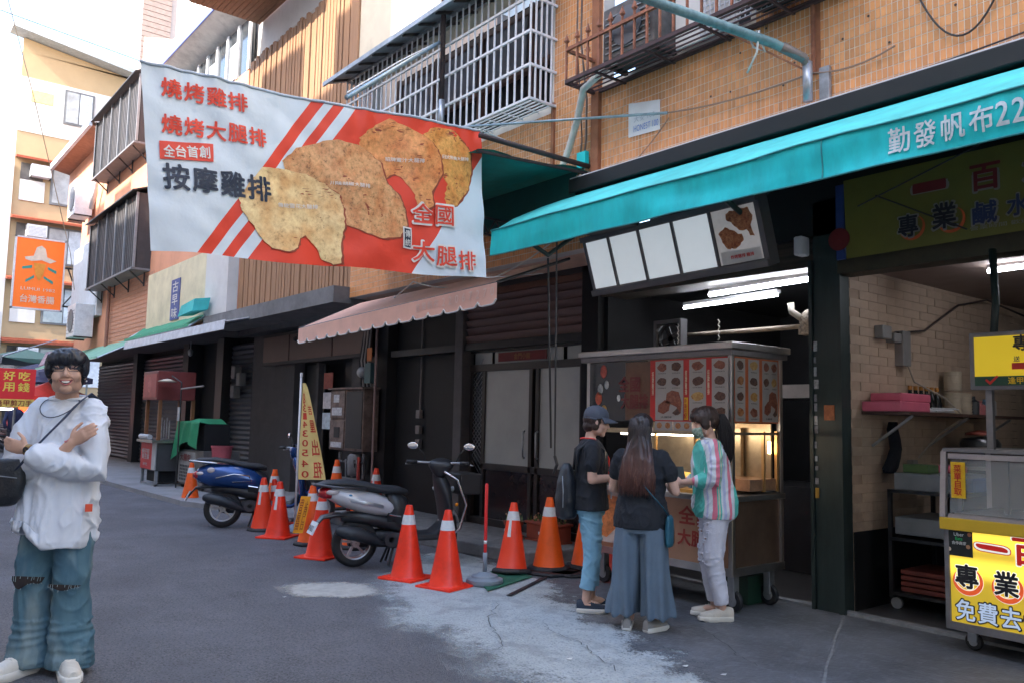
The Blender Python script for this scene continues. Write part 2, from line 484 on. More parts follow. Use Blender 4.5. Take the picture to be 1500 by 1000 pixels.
if False: sheet('concrete_spot', jag([(-6.95,3.1),(-6.55,2.95),(-6.1,3.15),(-5.85,3.45),(-6.2,3.62),(-6.75,3.4),(-6.95,3.1)], .05, .03, 9), .0045, M('pale_mortar', (.42,.41,.38), rough=.9, var=.2, scale=9, bump=.4))
edge_alpha(apron_m, [(-7.4,5.4),(-5.6,4.95),(-4.9,4.45),(-4.2,4.25),(-3.5,3.95),(-2.9,3.75),(-2.4,3.8),(-1.2,3.6),(4,3.3)], -7.4, 4.0, 2.0, 6.2, .04)
b1 = [(-7.4,3.0),(4,2.4)] or jag([(-7.2,5.35),(-5.6,4.95),(-4.9,4.42),(-4.2,4.22),(-3.5,3.95),(-2.9,3.75),(-2.4,3.9),(-1.2,3.6),(4,3.3)], .06, .04, 21)
sheet('shop_apron', b1+[(4,6.16),(-7.2,6.16)], .008, apron_m)
# inner floors and the rolling door threshold
struct('shop_floor', MB().box(-6.45,4,6.3,12,-.02,.012), M('shop_floor_tile', (.06,.058,.06), rough=.35, var=.3, scale=3, stain=.5))
struct('door_threshold', MB().box(-6.3,4,6.13,6.22,0,.03), M('threshold_concrete', (.23,.24,.25), rough=.7, var=.3, scale=9, stain=.6, sscale=4))
# crack / joint strips on the apron
for pa, pb in (((-3.55,6.1),(-4.1,4.35)), ((-3.5,6.1),(-2.4,3.9))):
    a = jag([pa, pb, pb], .02, .05, 5)[:-1]; b = [(x+.018, y+.006) for x, y in a[::-1]]
    sheet('pavement_joint', a+b, .011, M('joint_mortar', (.17,.175,.18), rough=.9, var=.3, scale=20))
random.seed(31)
for k, (pa, pb) in enumerate((((-5.3,4.1),(-4.2,3.3)),((-4.6,4.0),(-3.4,3.6)),((-9.5,2.2),(-8.2,1.2)),((-3.9,4.9),(-3.0,4.3)))):
    a = jag([pa, pb, pb], .09, .05, 40+k)[:-1]; n_ = len(a)
    b = [(x+.003+.004*math.sin(PI*i/n_), y+.003) for i, (x, y) in enumerate(a)][::-1]
    sheet('road_crack', a+b, .0125, M('crack_dark', (.10,.105,.11), rough=.95))
# pavements
mbp = MB(); e = [(-28,4.0),(-20.9,4.05),(-17,4.12),(-13.4,4.2),(-12.6,4.45),(-10.6,4.75)]
mbp.prism([(x,y,0) for x, y in e]+[(-10.6,6.4,0),(-28,6.4,0)], (0,0,.08))
struct('left_pavement', mbp, walk_m)
mbp = MB(); mbp.prism([(-10.6,5.25,0),(-9.0,5.2,0),(-7.4,5.32,0),(-6.5,5.42,0),(-6.42,5.55,0),(-6.42,6.45,0),(-10.6,6.45,0)], (0,0,.13))
bev(struct('door_step', mbp, M('granite_step', (.17,.17,.175), rough=.8, var=.25, scale=12, bump=.5, stain=.4)), .012)
solo('green_rubber_mat', MB().prism([(-5.66,4.32,.012),(-5.95,5.05,.012),(-6.45,5.1,.012),(-6.25,4.6,.012)], (0,0,.006)), M('green_mat', (.02,.13,.075), rough=.8, var=.25, bump=.6, bscale=200), 'worn green rubber mat lying flat beside the grey weighted post base', 'mat')
solo('drain_slot', MB().prism([(-5.45,4.35,.012),(-5.9,5.15,.012),(-5.86,5.17,.012),(-5.41,4.37,.012)], (0,0,.004)), black, 'thin black drain slot in the concrete just right of the green mat', 'drain')

# ------------------------------------------------------------------ tiled building (upper storey)
YF = 5.55
bt = thing('tiled_shophouse', 'orange tiled shophouse storey above the teal awning and the cages', 'building', (-5,YF,0))
w = MB()
w.box(-10.73,-5.5,YF,YF+.15,3.14,4.75); w.box(-5.5,6,YF,YF+.15,3.6,4.75)
w.box(-10.73,-10.25,YF,YF+.15,4.75,6.3); w.box(-6.36,-5.6,YF,YF+.15,4.75,6.3); w.box(-3.9,6,YF,YF+.15,4.75,6.3)
part('wall', w, grout, bt)
w = MB(); w.box(-10.73,-5.6,YF,YF+.2,6.3,13); w.box(-3.9,6,YF,YF+.2,6.3,13); w.box(-5.6,-3.9,YF,YF+.2,7.6,13)
part('rendered_wall', w, cream, bt)
w = MB(); w.box(-10.73,-5.5,YF+.15,YF+.75,3.14,3.3); w.box(-10.75,-10.6,YF+.2,8,3.3,13)
part('soffit', w, M('peach_soffit', (.78,.50,.36), rough=.7, var=.1, stain=.2), bt)
part('window_recess', MB().box(-10.25,-6.36,YF+.5,YF+.6,4.7,6.4).box(-5.6,-3.9,YF+.45,YF+.5,4.7,7.7), dark, bt)
wf = MB()
for x in (-10.2,-9.2,-8.2,-7.2,-6.5): wf.box(x,x+.08,YF+.35,YF+.45,4.75,6.3)
for z in (4.75,5.5,6.2): wf.box(-10.2,-6.42,YF+.36,YF+.44,z,z+.07)
part('window_frame', wf, M('brown_window_frame', (.10,.05,.04), rough=.5, var=.3), bt)
wg = MB()
for i, x in enumerate((-10.1,-9.1,-8.1,-7.1)): wg.box(x,x+.82,YF+.39,YF+.41,5.58,6.2)
part('window_pane', wg, M('grey_pane', (.20,.20,.23), rough=.2, var=.3, scale=1), bt)
# tiles: the 300 that show largest one by one, the rest joined
PX, PZ = .04, .076
cells = []
for i in range(int(10.7/PX)):
    x = -10.73 + i*PX
    for k in range(int(3.1/PZ)):
        z = 3.14 + k*PZ
        if z+PZ > 6.25 or (x > -5.51 and z < 3.6): continue
        if z+PZ > 4.72 and (-10.28 < x < -6.33 or -5.63 < x < -3.88): continue
        cells.append((x, z))
near = [c for c in cells if -2.65 < c[0] < -1.5 and 3.8 < c[1]+.001 < 4.56]
near.sort(key=lambda c: (-c[0], c[1])); near = near[:300]; ns = set(near)
proto_t = MB().box(.0032,PX-.0032,-.0028,0,.0032,PZ-.0032)
tm = proto_t.mesh('tile', tile_m)
loc = BASE[bt.name][0]
for x, z in near:
    o = bpy.data.objects.new('tile', tm); COL.objects.link(o); o.parent = bt; o.location = Vector((x, YF+random.uniform(-.0004,.0004), z)) - loc
rest = MB()
for x, z in cells:
    if (x, z) in ns: continue
    d = random.uniform(.002,.0034)
    x0, x1, z0, z1, y = x+.0032, x+PX-.0032, z+.0032, z+PZ-.0032, YF-d
    rest.add([(x0,y,z0),(x1,y,z0),(x1,y,z1),(x0,y,z1),(x0,YF,z0),(x1,YF,z0),(x1,YF,z1),(x0,YF,z1)], [(0,1,2,3),(0,4,5,1),(1,5,6,2),(2,6,7,3),(3,7,4,0)])
props(part('tile_field', rest, tile_m, bt), kind='stuff')
# dark old repairs: render strips running down the tiles
for q in (MB().box(-5.72,-5.62,YF-.05,YF,3.6,6.3), MB().box(-6.34,-6.30,YF-.03,YF,3.6,4.75), MB().box(-3.32,-3.28,YF-.008,YF-.002,4.1,5.3)): part('render_strip', q, M('brown_render_strip', (.30,.12,.06), rough=.8, var=.3), bt)
part('drill_hole', (lambda m: [m.lathe([(.001,-.0085),(.009,-.0085),(.009,-.006)],8,(x,YF,z),'Y') for x, z in [(-3.9,4.6),(-3.75,4.62),(-3.1,4.3),(-2.9,4.4),(-2.75,4.15),(-4.1,4.2),(-4.3,4.22),(-3.6,4.1),(-3.5,4.25),(-4.0,4.5),(-2.3,4.25),(-2.42,4.38)]] and m)(MB()), black, bt)

part('awning_dark_fill', MB().box(-5.5,6,6.12,6.2,3.0,3.8).box(-5.5,6,5.7,6.12,3.6,3.66), black, bt)  # black boards put in to stand for the darkness under the awning
# poster glued on the tiles
pt = thing('poster', 'small white poster with blue print glued on the orange tiles', 'poster', (-5.05,YF-.012,4.1))
part('sheet', MB().add([(-5.25,YF-.012,4.42-.32),(-4.86,YF-.012,4.08),(-4.86,YF-.012,4.36),(-5.25,YF-.012,4.43)], [(0,1,2,3)]), M('poster_paper', (.75,.78,.82), rough=.8, var=.08), pt)
bl = M('blue_print', (.12,.25,.62), rough=.8, var=.3, scale=30)
part('lettering', text('HONEST 100', plane_fn((-5.03,YF-.012,4.16),(1,0,-.03),(0,0,1)), w=.30, h=.06, bold=.0), bl, pt)
part('lettering', text('大安 100', plane_fn((-5.05,YF-.012,4.25),(1,0,-.03),(0,0,1)), w=.26, h=.06), M('pale_grey_print', (.5,.55,.62), rough=.8, var=.3, scale=30), pt)

# ------------------------------------------------------------------ window cage
cg = thing('window_cage', 'large white barred window cage with sloping sheet roof behind the banner', 'window cage', (-8.3,5.19,4.71))
x0, x1, yf, yb, z0, z1 = -10.35, -6.3, 5.19, 5.55, 4.71, 6.15
n = 34
for i in range(n):
    x = x0+(x1-x0)*i/(n-1)
    part('bar', MB().bar((x,yf,z0),(x,yf,z1),.016), whitemetal, cg)
for i in range(1, 5):
    for x in (x0, x1): part('bar', MB().bar((x,yf+(yb-yf)*i/5,z0),(x,yf+(yb-yf)*i/5,z1),.016), whitemetal, cg)
for z in (z0, 5.07, 5.43, 5.8, z1):
    m = MB().bar((x0,yf,z),(x1,yf,z),.026); m.bar((x0,yf,z),(x0,yb,z),.026); m.bar((x1,yf,z),(x1,yb,z),.026)
    part('rail', m, whitemetal if z < 6 else steel, cg)
m = MB()
for i in range(1, 6): m.bar((x0,yf+(yb-yf)*i/6,z0),(x1,yf+(yb-yf)*i/6,z0),.014)
for i in range(16): m.bar((x0+(x1-x0)*i/15,yf,z0+.01),(x0+(x1-x0)*i/15,yb,z0+.01),.012)
part('floor_grille', m, whitemetal, cg)
m = MB().prism([(x0-.25,4.95,6.12),(x1+.2,4.95,6.12),(x1+.2,yb,6.34),(x0-.25,yb,6.34)], (0,0,.025))
m.box(x0-.26,x1+.21,4.93,4.955,6.09,6.15)
part('sheet_roof', m, M('corrugated_sheet', (.42,.46,.5), rough=.5, metal=.3, var=.3, scale=4, stain=.5), cg)
m = MB()
for i in range(12): m.bar((x0+i*.37,4.97,6.1),(x0+i*.37,yb,6.3),.03)
m.bar((x0,5.3,6.17),(x1,5.3,6.17),.04)
part('roof_rib', m, M('dark_rib', (.06,.045,.04), rough=.7), cg)

# banner post and arms
p = thing('banner_bracket', 'dark pipe post with two steel arms holding the banner', 'bracket', (-7.75,5.08,4.8))
part('post', MB().tube([(-7.78,5.1,4.75),(-7.83,5.1,9)], .03), M('brown_pipe', (.045,.028,.028), rough=.6, var=.3), p, smooth=True)
part('post_foot', MB().tube([(-7.78,5.1,4.7),(-7.78,5.1,5.1)], .036), steel, p, smooth=True)
part('arm', MB().tube([(-7.8,5.05,5.78),(-5.95,2.98,4.02)], .022), M('blue_grey_pipe', (.30,.40,.46), rough=.4, metal=.5, var=.25, scale=12), p, smooth=True)
part('arm', MB().tube([(-7.75,5.08,4.75),(-4.74,5.5,4.19)], .013), M('blue_grey_pipe', (.3,.4,.46)), p, smooth=True)
part('rope', MB().tube([(-7.8,5.0,5.76),(-6.9,4.0,4.94),(-5.95,2.98,4.06)], .006), whitemetal, p)

# rusty balcony railing with spear tops
rl = thing('balcony_railing', 'rusty iron balcony railing with spear tops jutting from the tiles', 'railing', (-4.5,5.15,4.6))
xa, xb, yr, zb, zt = -5.68, -2.9, 5.13, 4.66, 4.98
for i in range(20):
    x = xa + (xb-xa)*i/19
    m = MB().bar((x,yr,zb),(x,yr,zt+.06),.018)
    m.loft([[(x+a*r,yr+b*r,zt+.06+h) for a, b in ((-1,-1),(1,-1),(1,1),(-1,1))] for r, h in ((.006,0),(.02,.025),(.002,.10))])
    part('spear_bar', m, rust, rl)
for j in range(1, 3):
    y = yr+(YF-yr)*j/3
    m = MB().bar((xa,y,zb),(xa,y,zt+.06),.018); m.loft([[(xa+a*r,y+b*r,zt+.06+h) for a, b in ((-1,-1),(1,-1),(1,1),(-1,1))] for r, h in ((.006,0),(.02,.025),(.002,.10))])
    part('spear_bar', m, rust, rl)
part('top_rail', MB().bar((xa,yr,zt),(xb,yr,zt),.03).bar((xa,yr,zt),(xa,YF,zt),.03), rust, rl)
part('bottom_rail', MB().bar((xa,yr,zb),(xb,yr,zb),.035).bar((xa,yr,zb),(xa,YF,zb),.035).bar((xa,YF-.03,zb),(xb,YF-.03,zb),.03), M('dark_rusty_iron', (.07,.035,.035), rough=.7, var=.4, scale=9), rl)
for i in range(1, 6):
    y = yr+(YF-yr)*i/6
    part('floor_bar', MB().bar((xa,y,zb),(xb,y,zb),.012), MATS['dark_rusty_iron'], rl)
for x in (-5.3,-4.7,-4.1,-3.5): part('cross_bar', MB().bar((x,yr,zb-.012),(x,YF,zb-.012),.02), MATS['dark_rusty_iron'], rl)
part('brace', MB().bar((-4.05,yr,zb),(-3.33,YF-.01,4.1),.012).bar((-3.33,YF-.02,4.1),(-3.33,YF-.02,4.66),.025), rust, rl)

def ac(name, label, c, d, rz=0, mat=None, group=None, fan=True):
    t = thing(name, label, 'air conditioner', (c[0],c[1],c[2]-d[2]/2), rz, group)
    part('casing', MB().box(-d[0]/2,d[0]/2,-d[1]/2,d[1]/2,0,d[2]), mat or whitemetal, t, w=False, bevel=.015)
    m = MB()
    for i in range(7): m.box(-d[0]/2*.86,d[0]/2*.86,-d[1]/2-.012,-d[1]/2-.002,d[2]*(.12+.11*i),d[2]*(.12+.11*i)+.012)
    part('grille', m, M('grey_grille', (.25,.26,.27), rough=.5), t, w=False)
    if fan:
        part('fan_guard', MB().lathe([(.01,-d[1]/2-.02),(d[2]*.36,-d[1]/2-.02),(d[2]*.36,-d[1]/2-.001)],20,(0,0,d[2]*.5),'Y'), M('dark_grille', (.12,.12,.13), rough=.5), t, w=False)
    for m in (MB().box(-d[0]/2,-d[0]/2+.04,-d[1]/2,d[1]/2,-.04,0), MB().box(d[0]/2-.04,d[0]/2,-d[1]/2,d[1]/2,-.04,0)): part('bracket', m, blackmetal, t, w=False)
    return t
ac('air_conditioner', 'weathered dark air conditioner standing behind the rusty railing', (-4.95,5.35,4.98), (.62,.3,.5), 0, M('dirty_dark_casing', (.10,.09,.085), rough=.6, var=.4, scale=9))
t = thing('laundry_screen', 'white panel and grey mesh behind the rusty balcony railing', 'screen', (-4.1,5.42,4.7))
part('panel', MB().box(-4.6,-3.95,5.44,5.46,4.7,5.9), whitew, t)
part('mesh_panel', (lambda m: [m.box(-4.3+.0,-3.5,5.40,5.41,4.7+.05*i,4.712+.05*i) for i in range(20)] and [m.box(-4.3+.05*i,-4.29+.05*i,5.395,5.4,4.7,5.7) for i in range(16)] and m)(MB()), M('pale_mesh', (.5,.5,.54), rough=.6), t)
solo('black_planter_box', MB().box(-3.75,-3.2,5.2,5.5,4.72,5.2), black, 'black box at the right end of the rusty balcony', 'box', bevel=.02)
# pipes and cables down the column
t = solo('white_flexible_hose', MB().tube([(-4.9,5.3,4.85),(-5.3,5.28,4.72),(-5.62,5.3,4.62),(-5.83,5.42,4.4),(-5.98,5.45,4.15),(-6.15,5.47,3.9),(-6.2,5.5,3.6)], .035, 10), M('dirty_white_hose', (.66,.64,.6), rough=.6, var=.15, scale=12, stain=.3, sscale=8), 'thick dirty white hose bending down the orange tiled column', 'hose', smooth=True)
for k, (x, r, c) in enumerate(((-5.84,.008,'grey cable hanging beside the white hose on the column'),(-5.78,.01,'darker twisted cable between the white hose and the wall corner'))):
    P = [(x,5.42,6.2),(x-.02,5.43,5.2),(x+.03*k,5.47,4.6),(x+.03,5.47,4.2),(x-.02,5.47,3.85)]
    solo('cable', MB().tube(P, r, 6), M('grey_cable', (.12,.09,.08), rough=.7, var=.3), c, 'cable')
def catena(a, b, sag, n=14):
    a, b = Vector(a), Vector(b)
    return [a.lerp(b, i/n) - Vector((0,0,sag*4*(i/n)*(1-i/n))) for i in range(n+1)]
solo('cable', MB().tube(catena((-4.74,5.5,4.19),(-3.33,5.5,4.1),.04,6)+catena((-3.33,5.5,4.1),(-2.7,5.52,4.1),.05,6), .007, 6), M('brown_cable', (.30,.20,.15), rough=.7), 'thin brown cable strung between the rod end and the railing brace', 'cable')
solo('cable', MB().tube(catena((-4.74,5.52,4.15),(-5.4,5.53,3.75),.05,6), .005, 6), MATS['brown_cable'], 'thin cable drooping below the white poster down to the awning', 'cable')
solo('cable', MB().tube(catena((-2.55,5.52,4.45),(-1.95,5.52,4.42),.42,16), .007, 6), M('black_cable', (.02,.02,.022), rough=.6), 'black cable hanging in a loop high on the orange tiles', 'cable')
solo('cable', MB().tube(catena((-3.0,5.53,3.86),(-1.2,5.53,3.97),.02,8), .006, 6), MATS['black_cable'], 'dark cable running along the tiles just above the awning housing', 'cable')

# teal pipe arm in its wall bracket
t = thing('awning_arm', 'thick faded teal pipe arm held in a steel wall bracket', 'awning arm', (-3.33,5.48,3.8))
part('arm_tube', MB().tube([(-3.32,5.42,4.17),(-3.45,5.2,4.28),(-4.15,3.95,4.63)], [.03,.036,.036], 12), teal_pipe, t, smooth=True)
part('sleeve', MB().tube([(-3.32,5.43,3.86),(-3.32,5.43,4.16)], .036, 12), M('zinc_sleeve', (.38,.40,.44), rough=.4, metal=.6, var=.3, scale=12), t, smooth=True)
part('elbow', MB().tube([(-3.32,5.43,4.12),(-3.33,5.40,4.19),(-3.42,5.25,4.26)], [.03,.034,.04], 12), M('dull_elbow', (.22,.18,.16), rough=.6, metal=.3, var=.3), t, smooth=True)
part('wall_plate', MB().box(-3.27,-3.19,5.5,5.54,3.86,4.12), MATS['zinc_sleeve'], t, bevel=.004)
part('rope_knot', MB().tube([(-3.52,5.10,4.33),(-3.5,5.16,4.22),(-3.56,5.1,4.26),(-3.58,5.05,4.36),(-3.5,5.08,4.36),(-3.52,5.08,4.2),(-3.62,5.1,4.08)], .009, 6), whitew, t, smooth=True)

# ------------------------------------------------------------------ big teal awning
aw = thing('shop_awning', 'long bright teal canvas awning with printed valance over the shops', 'awning', (-2,4.5,2.9))
XL, XR = -5.98, 4.0
def wav(x, a, s): return a*noise.noise(Vector((x*1.3, s, 0))) + a*.4*noise.noise(Vector((x*5, s, 2)))
NX = 90
m = MB(); rows = []
for i in range(NX+1):
    x = XL+(XR-XL)*i/NX
    pr = [(x, 5.48, 3.67), (x, 5.1, 3.50+wav(x,.02,1)), (x, 4.75, 3.315+wav(x,.02,2)), (x, 4.52+wav(x,.02,5), 3.17+wav(x,.015,3))]
    rows.append(pr)
vs = [p for r in rows for p in r]; fs = [(i*4+j, i*4+j+1, i*4+4+j+1, i*4+4+j) for i in range(NX) for j in range(3)]
m.add(vs, fs); part('canvas_top', m, teal2, aw, smooth=True)
NV = 6
def valp(x, t): # t 0 top .. 1 bottom
    return (x, 4.50+wav(x,.02,5)*(1-t) + t*.05*noise.noise(Vector((x*1.7,7,t*1.2))) + .012*t*noise.noise(Vector((x*9,3,0))), 3.17+wav(x,.015,3)*(1-t) - t*.235)
m = MB(); vs = [valp(XL+(XR-XL)*i/(NX*2), k/NV) for i in range(NX*2+1) for k in range(NV+1)]
fs = [(i*(NV+1)+j, (i+1)*(NV+1)+j, (i+1)*(NV+1)+j+1, i*(NV+1)+j+1) for i in range(NX*2) for j in range(NV)]
m.add(vs, fs); part('valance', m, teal, aw, smooth=True)
part('valance_seam', MB().tube([Vector(valp(XL+(XR-XL)*i/60,.0))+Vector((0,-.006,.004)) for i in range(61)], .007, 6).tube([Vector(valp(XL+(XR-XL)*i/60,1.))+Vector((0,-.002,0)) for i in range(61)], .006, 6), M('teal_seam', (.03,.26,.27), rough=.7), aw)
part('stitched_joint', MB().tube([Vector(valp(-2.66,k/6))+Vector((0,-.004,0)) for k in range(7)], .005, 6), MATS['teal_seam'], aw)
for s, x, ww in (('勤',-2.19,.125),('發',-2.045,.125),('帆',-1.895,.125),('布',-1.75,.12),('2',-1.65,.062),('2',-1.575,.062),('0',-1.50,.062),('6',-1.425,.062)):
    part('lettering', text(s, lambda a, b, x=x: Vector(valp(x+a, .48-b/.235))+Vector((0,-.008,0)), h=.15 if ord(s)>255 else .13, w=ww, bold=.028), M('pale_awning_print', (.62,.72,.74), rough=.7, var=.15, scale=30, stain=.2, sscale=20), aw)
part('housing', MB().box(XL+.1,XR,5.36,5.54,3.66,3.80), M('black_housing', (.008,.009,.010), rough=.6), aw, bevel=.01)
part('housing_trim', MB().box(XL+.1,XR,5.38,5.54,3.80,3.815), whitemetal, aw)
part('front_bar', MB().tube([(XL,4.57,3.10),(XR,4.57,3.10)], .025), blackmetal, aw, smooth=True)
for x in (-5.75,-3.6,-1.0):
    m = MB().tube([(x,5.45,3.3),(x,5.0,2.98),(x,4.55,3.15)], .022)
    m.tube([(x,5.45,3.3),(x,5.45,3.6)], .03)
    part('folding_arm', m, M('dark_green_iron', (.015,.05,.045), rough=.6), aw, smooth=True)
part('hanging_cord', MB().tube([(-5.35,4.75,3.2),(-5.33,4.75,1.15)], .008, 6), blackmetal, aw)
part('pull_hook', MB().tube([(-5.33,4.75,1.15),(-5.3,4.75,1.08),(-5.34,4.75,1.0)], .014, 6), blackmetal, aw)
part('crank_rod', MB().tube([(-5.75,5.0,2.95),(-5.72,5.05,1.2)], .010, 6), blackmetal, aw)

# older dark green canopy further along, seen from below
cn = thing('green_canopy', 'old dark green canopy with truss arms seen from below behind the banner', 'awning', (-6.5,5,3.6))
m = MB(); vs = []
for i in range(9):
    t = i/8
    for x in (-9.6,-5.75): vs.append((x, 5.5-1.33*t, 3.88-.08*t+.03*math.sin(t*9)))
m.add(vs, [(2*i,2*i+1,2*i+3,2*i+2) for i in range(8)])
part('canvas', m, tealdark, cn, smooth=True)
m = MB().add([(-9.6,4.15,3.80),(-5.95,4.15,3.80),(-5.95,4.12,3.5),(-9.6,4.12,3.5)], [(0,1,2,3)])
part('canopy_valance', m, tealdark, cn)
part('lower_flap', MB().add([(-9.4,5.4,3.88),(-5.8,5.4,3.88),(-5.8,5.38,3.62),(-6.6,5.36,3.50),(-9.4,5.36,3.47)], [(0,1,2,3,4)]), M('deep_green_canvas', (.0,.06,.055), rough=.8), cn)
part('side_bar', MB().bar((-5.75,5.5,3.86),(-5.75,4.15,3.79),.025), blackmetal, cn)
m = MB()
for i in range(5): m.bar((-6.7,5.2-.2*i,3.34),(-6.7,5.1-.2*i,3.50),.014).bar((-6.7,5.1-.2*i,3.50),(-6.7,5.0-.2*i,3.34),.014)
m.bar((-6.7,5.45,3.30),(-6.7,4.2,3.38),.02).bar((-6.7,5.45,3.5),(-6.7,4.2,3.5),.02).bar((-6.7,5.45,3.3),(-6.7,5.45,3.86),.03)
part('truss', m, blackmetal, cn)
part('front_pipe', MB().tube([(-5.78,4.2,3.95),(-5.74,5.5,3.93)], .026, 8), M('brown_pipe', (.06,.04,.04)), cn, smooth=True)
solo('teal_offcut', MB().box(-5.86,-5.74,5.45,5.5,3.92,4.08), teal, 'small scrap of teal canvas at the foot of the tiled column', 'canvas scrap')

# ------------------------------------------------------------------ pink scalloped awning
pk = thing('scalloped_awning', 'faded pink canvas awning with white scalloped edge under the banner', 'awning', (-8,4.6,2.4))
pink = M('faded_pink_canvas', (.78,.46,.36), rough=.75, var=.1, scale=3, stain=.2)
xa, xb, Y0 = -10.3, -6.0, 4.6
def pz(x): return 2.585+(x-xa)/(xb-xa)*.12
m = MB().add([(xa,Y0,pz(xa)),(xb,Y0,pz(xb)),(xb,5.5,3.06),(xa,5.5,3.02)], [(0,1,2,3)])
part('canvas_top', m, pink, pk)
NS = 15; sc = (xb-xa)/NS
m = MB(); e = MB()
for i in range(NS):
    a = xa+sc*i; P = []
    for k in range(9):
        t = k/8; P.append((a+sc*t, -.155-.045*min(1, math.sin(PI*t)*2.2)))
    pts = [(a,Y0,pz(a))]+[(x,Y0,pz(x)+z) for x, z in P]+[(a+sc,Y0,pz(a+sc))]
    m.add(pts, [tuple(range(len(pts)))])
    e.tube([(x,Y0-.006,pz(x)+z) for x, z in P], .009, 6)
part('valance', m, pink, pk); part('white_piping', e, whitew, pk)
for i, s in enumerate('宜榮帆布22067270'):
    x = -7.35+i*.115+(0 if i < 4 else .02)
    part('lettering', text(s, plane_fn((x,Y0,pz(x)-.075),(1,0,.028),(0,0,1),.004), h=.085, bold=.02), M('pale_pink_print', (.75,.55,.48), rough=.8), pk)
part('frame', MB().tube([(xa,Y0+.02,pz(xa)),(xb,Y0+.02,pz(xb))], .015).tube([(xa,Y0,pz(xa)),(xa,5.5,3.0)], .015).tube([(xb,Y0,pz(xb)),(xb,5.5,3.05)], .015), blackmetal, pk)
solo('cable', MB().tube(catena((-10.5,5.4,2.75),(-8.6,5.3,3.1),.08,8)+catena((-8.6,5.3,3.1),(-5.9,5.3,3.25),.25,12), .008, 6), M('white_cable', (.6,.58,.55), rough=.6), 'white cable sagging above the faded pink awning', 'cable')
# ------------------------------------------------------------------ ground floor front under the tiles
gf = thing('shophouse_ground_floor', 'dark recessed ground floor front with pillars between the shops', 'building', (-8,6.4,0))
# lintel and louvred boxes above the glass doors
m = MB()
for i in range(7): m.prism([(-9.0,6.30+.02*(i%2),2.42+.1*i),(-6.45,6.30+.02*(i%2),2.42+.1*i),(-6.45,6.26,2.51+.1*i),(-9.0,6.26,2.51+.1*i)], (0,.05,0))
part('shutter_box', m, M('pinkish_louvre', (.17,.105,.09), rough=.5, var=.2, scale=2, stretch=(.5,1,4)), gf)
part('lintel', MB().box(-9.0,-6.45,6.2,6.3,3.08,3.14).box(-10.7,-6.4,6.25,6.45,2.33,2.42), dgrey, gf)
part('upper_band', MB().box(-9.1,-6.4,6.22,6.28,3.0,3.08), M('brown_band', (.12,.05,.03), rough=.6, var=.2), gf)
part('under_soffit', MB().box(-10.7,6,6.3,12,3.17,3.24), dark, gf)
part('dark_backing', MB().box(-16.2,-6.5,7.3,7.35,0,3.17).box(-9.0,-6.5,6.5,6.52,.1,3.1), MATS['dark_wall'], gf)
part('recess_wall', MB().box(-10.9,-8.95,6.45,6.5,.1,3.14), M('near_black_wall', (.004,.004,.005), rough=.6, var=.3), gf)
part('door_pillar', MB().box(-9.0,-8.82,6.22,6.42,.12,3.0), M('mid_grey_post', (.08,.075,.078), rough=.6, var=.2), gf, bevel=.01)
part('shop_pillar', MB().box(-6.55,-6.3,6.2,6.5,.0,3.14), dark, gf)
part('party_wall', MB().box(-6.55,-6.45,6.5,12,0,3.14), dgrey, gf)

# glass double door
gd = thing('glass_door', 'dark framed double glass door with two tall frosted panes', 'door', (-7.7,6.4,.12))
fm = M('dark_brown_frame', (.022,.018,.017), rough=.35, var=.2)
m = MB()
for x in (-8.82,-8.56,-7.62,-7.5,-6.74,-6.6): m.box(x-.0,x+.06,6.36,6.42,.13,2.1)
m.box(-8.82,-6.55,6.35,6.43,2.06,2.15).box(-8.82,-6.55,6.35,6.43,2.3,2.36).box(-8.82,-6.55,6.35,6.43,.13,.22)
m.box(-8.56,-6.6,6.36,6.42,.82,.9)
part('frame', m, fm, gd, bevel=.004)
part('lower_panel', MB().box(-8.5,-6.68,6.385,6.4,.2,.84), M('dark_lower_glass', (.025,.018,.018), rough=.15), gd)
part('frosted_pane', MB().box(-8.5,-7.62,6.385,6.395,.9,2.06), frost, gd)
part('frosted_pane', MB().box(-7.44,-6.74,6.385,6.395,.9,2.06), frost, gd)
m = MB()
for i in range(16):
    for s in (1, -1): m.bar((-8.8+.0,6.375,.95+i*.07),(-8.57,6.375,.95+i*.07+s*.22),.006)
part('diamond_grille', m, steel, gd)
part('back_pane', MB().box(-8.8,-8.57,6.40,6.41,.9,2.06), glass_dark, gd)
part('transom_pane', MB().box(-8.76,-8.4,6.39,6.4,2.15,2.3), frost, gd)
part('transom_pane', MB().box(-8.34,-7.05,6.39,6.4,2.15,2.3), frost, gd)
part('transom_pane', MB().box(-6.98,-6.6,6.39,6.4,2.15,2.3), frost, gd)
part('red_plaque', MB().box(-8.22,-7.3,6.35,6.36,2.17,2.28), M('dull_red', (.16,.015,.015), rough=.6), gd)
part('lettering', text('金門小館', plane_fn((-7.75,6.35,2.225),(1,0,0),(0,0,1)), h=.075), M('dull_gold', (.3,.16,.05), rough=.6), gd)
for x in (-7.66,-7.42): part('handle', MB().tube([(x,6.34,1.0),(x,6.31,1.02),(x,6.31,1.3),(x,6.34,1.32)], .012), steel, gd, smooth=True)

# switch boxes on a conduit
t = thing('conduit_switches', 'thin pale conduit with three small switch boxes on the dark wall', 'switch', (-10.1,6.42,1))
part('conduit', MB().tube([(-10.12,6.42,3.1),(-10.12,6.42,1.55)], .012), M('pale_conduit', (.22,.19,.18), rough=.6), t)
for z in (1.5,1.28,1.08): part('switch_box', MB().box(-10.17,-10.07,6.38,6.44,z-.06,z+.06), MATS['pale_conduit'], t, bevel=.006)

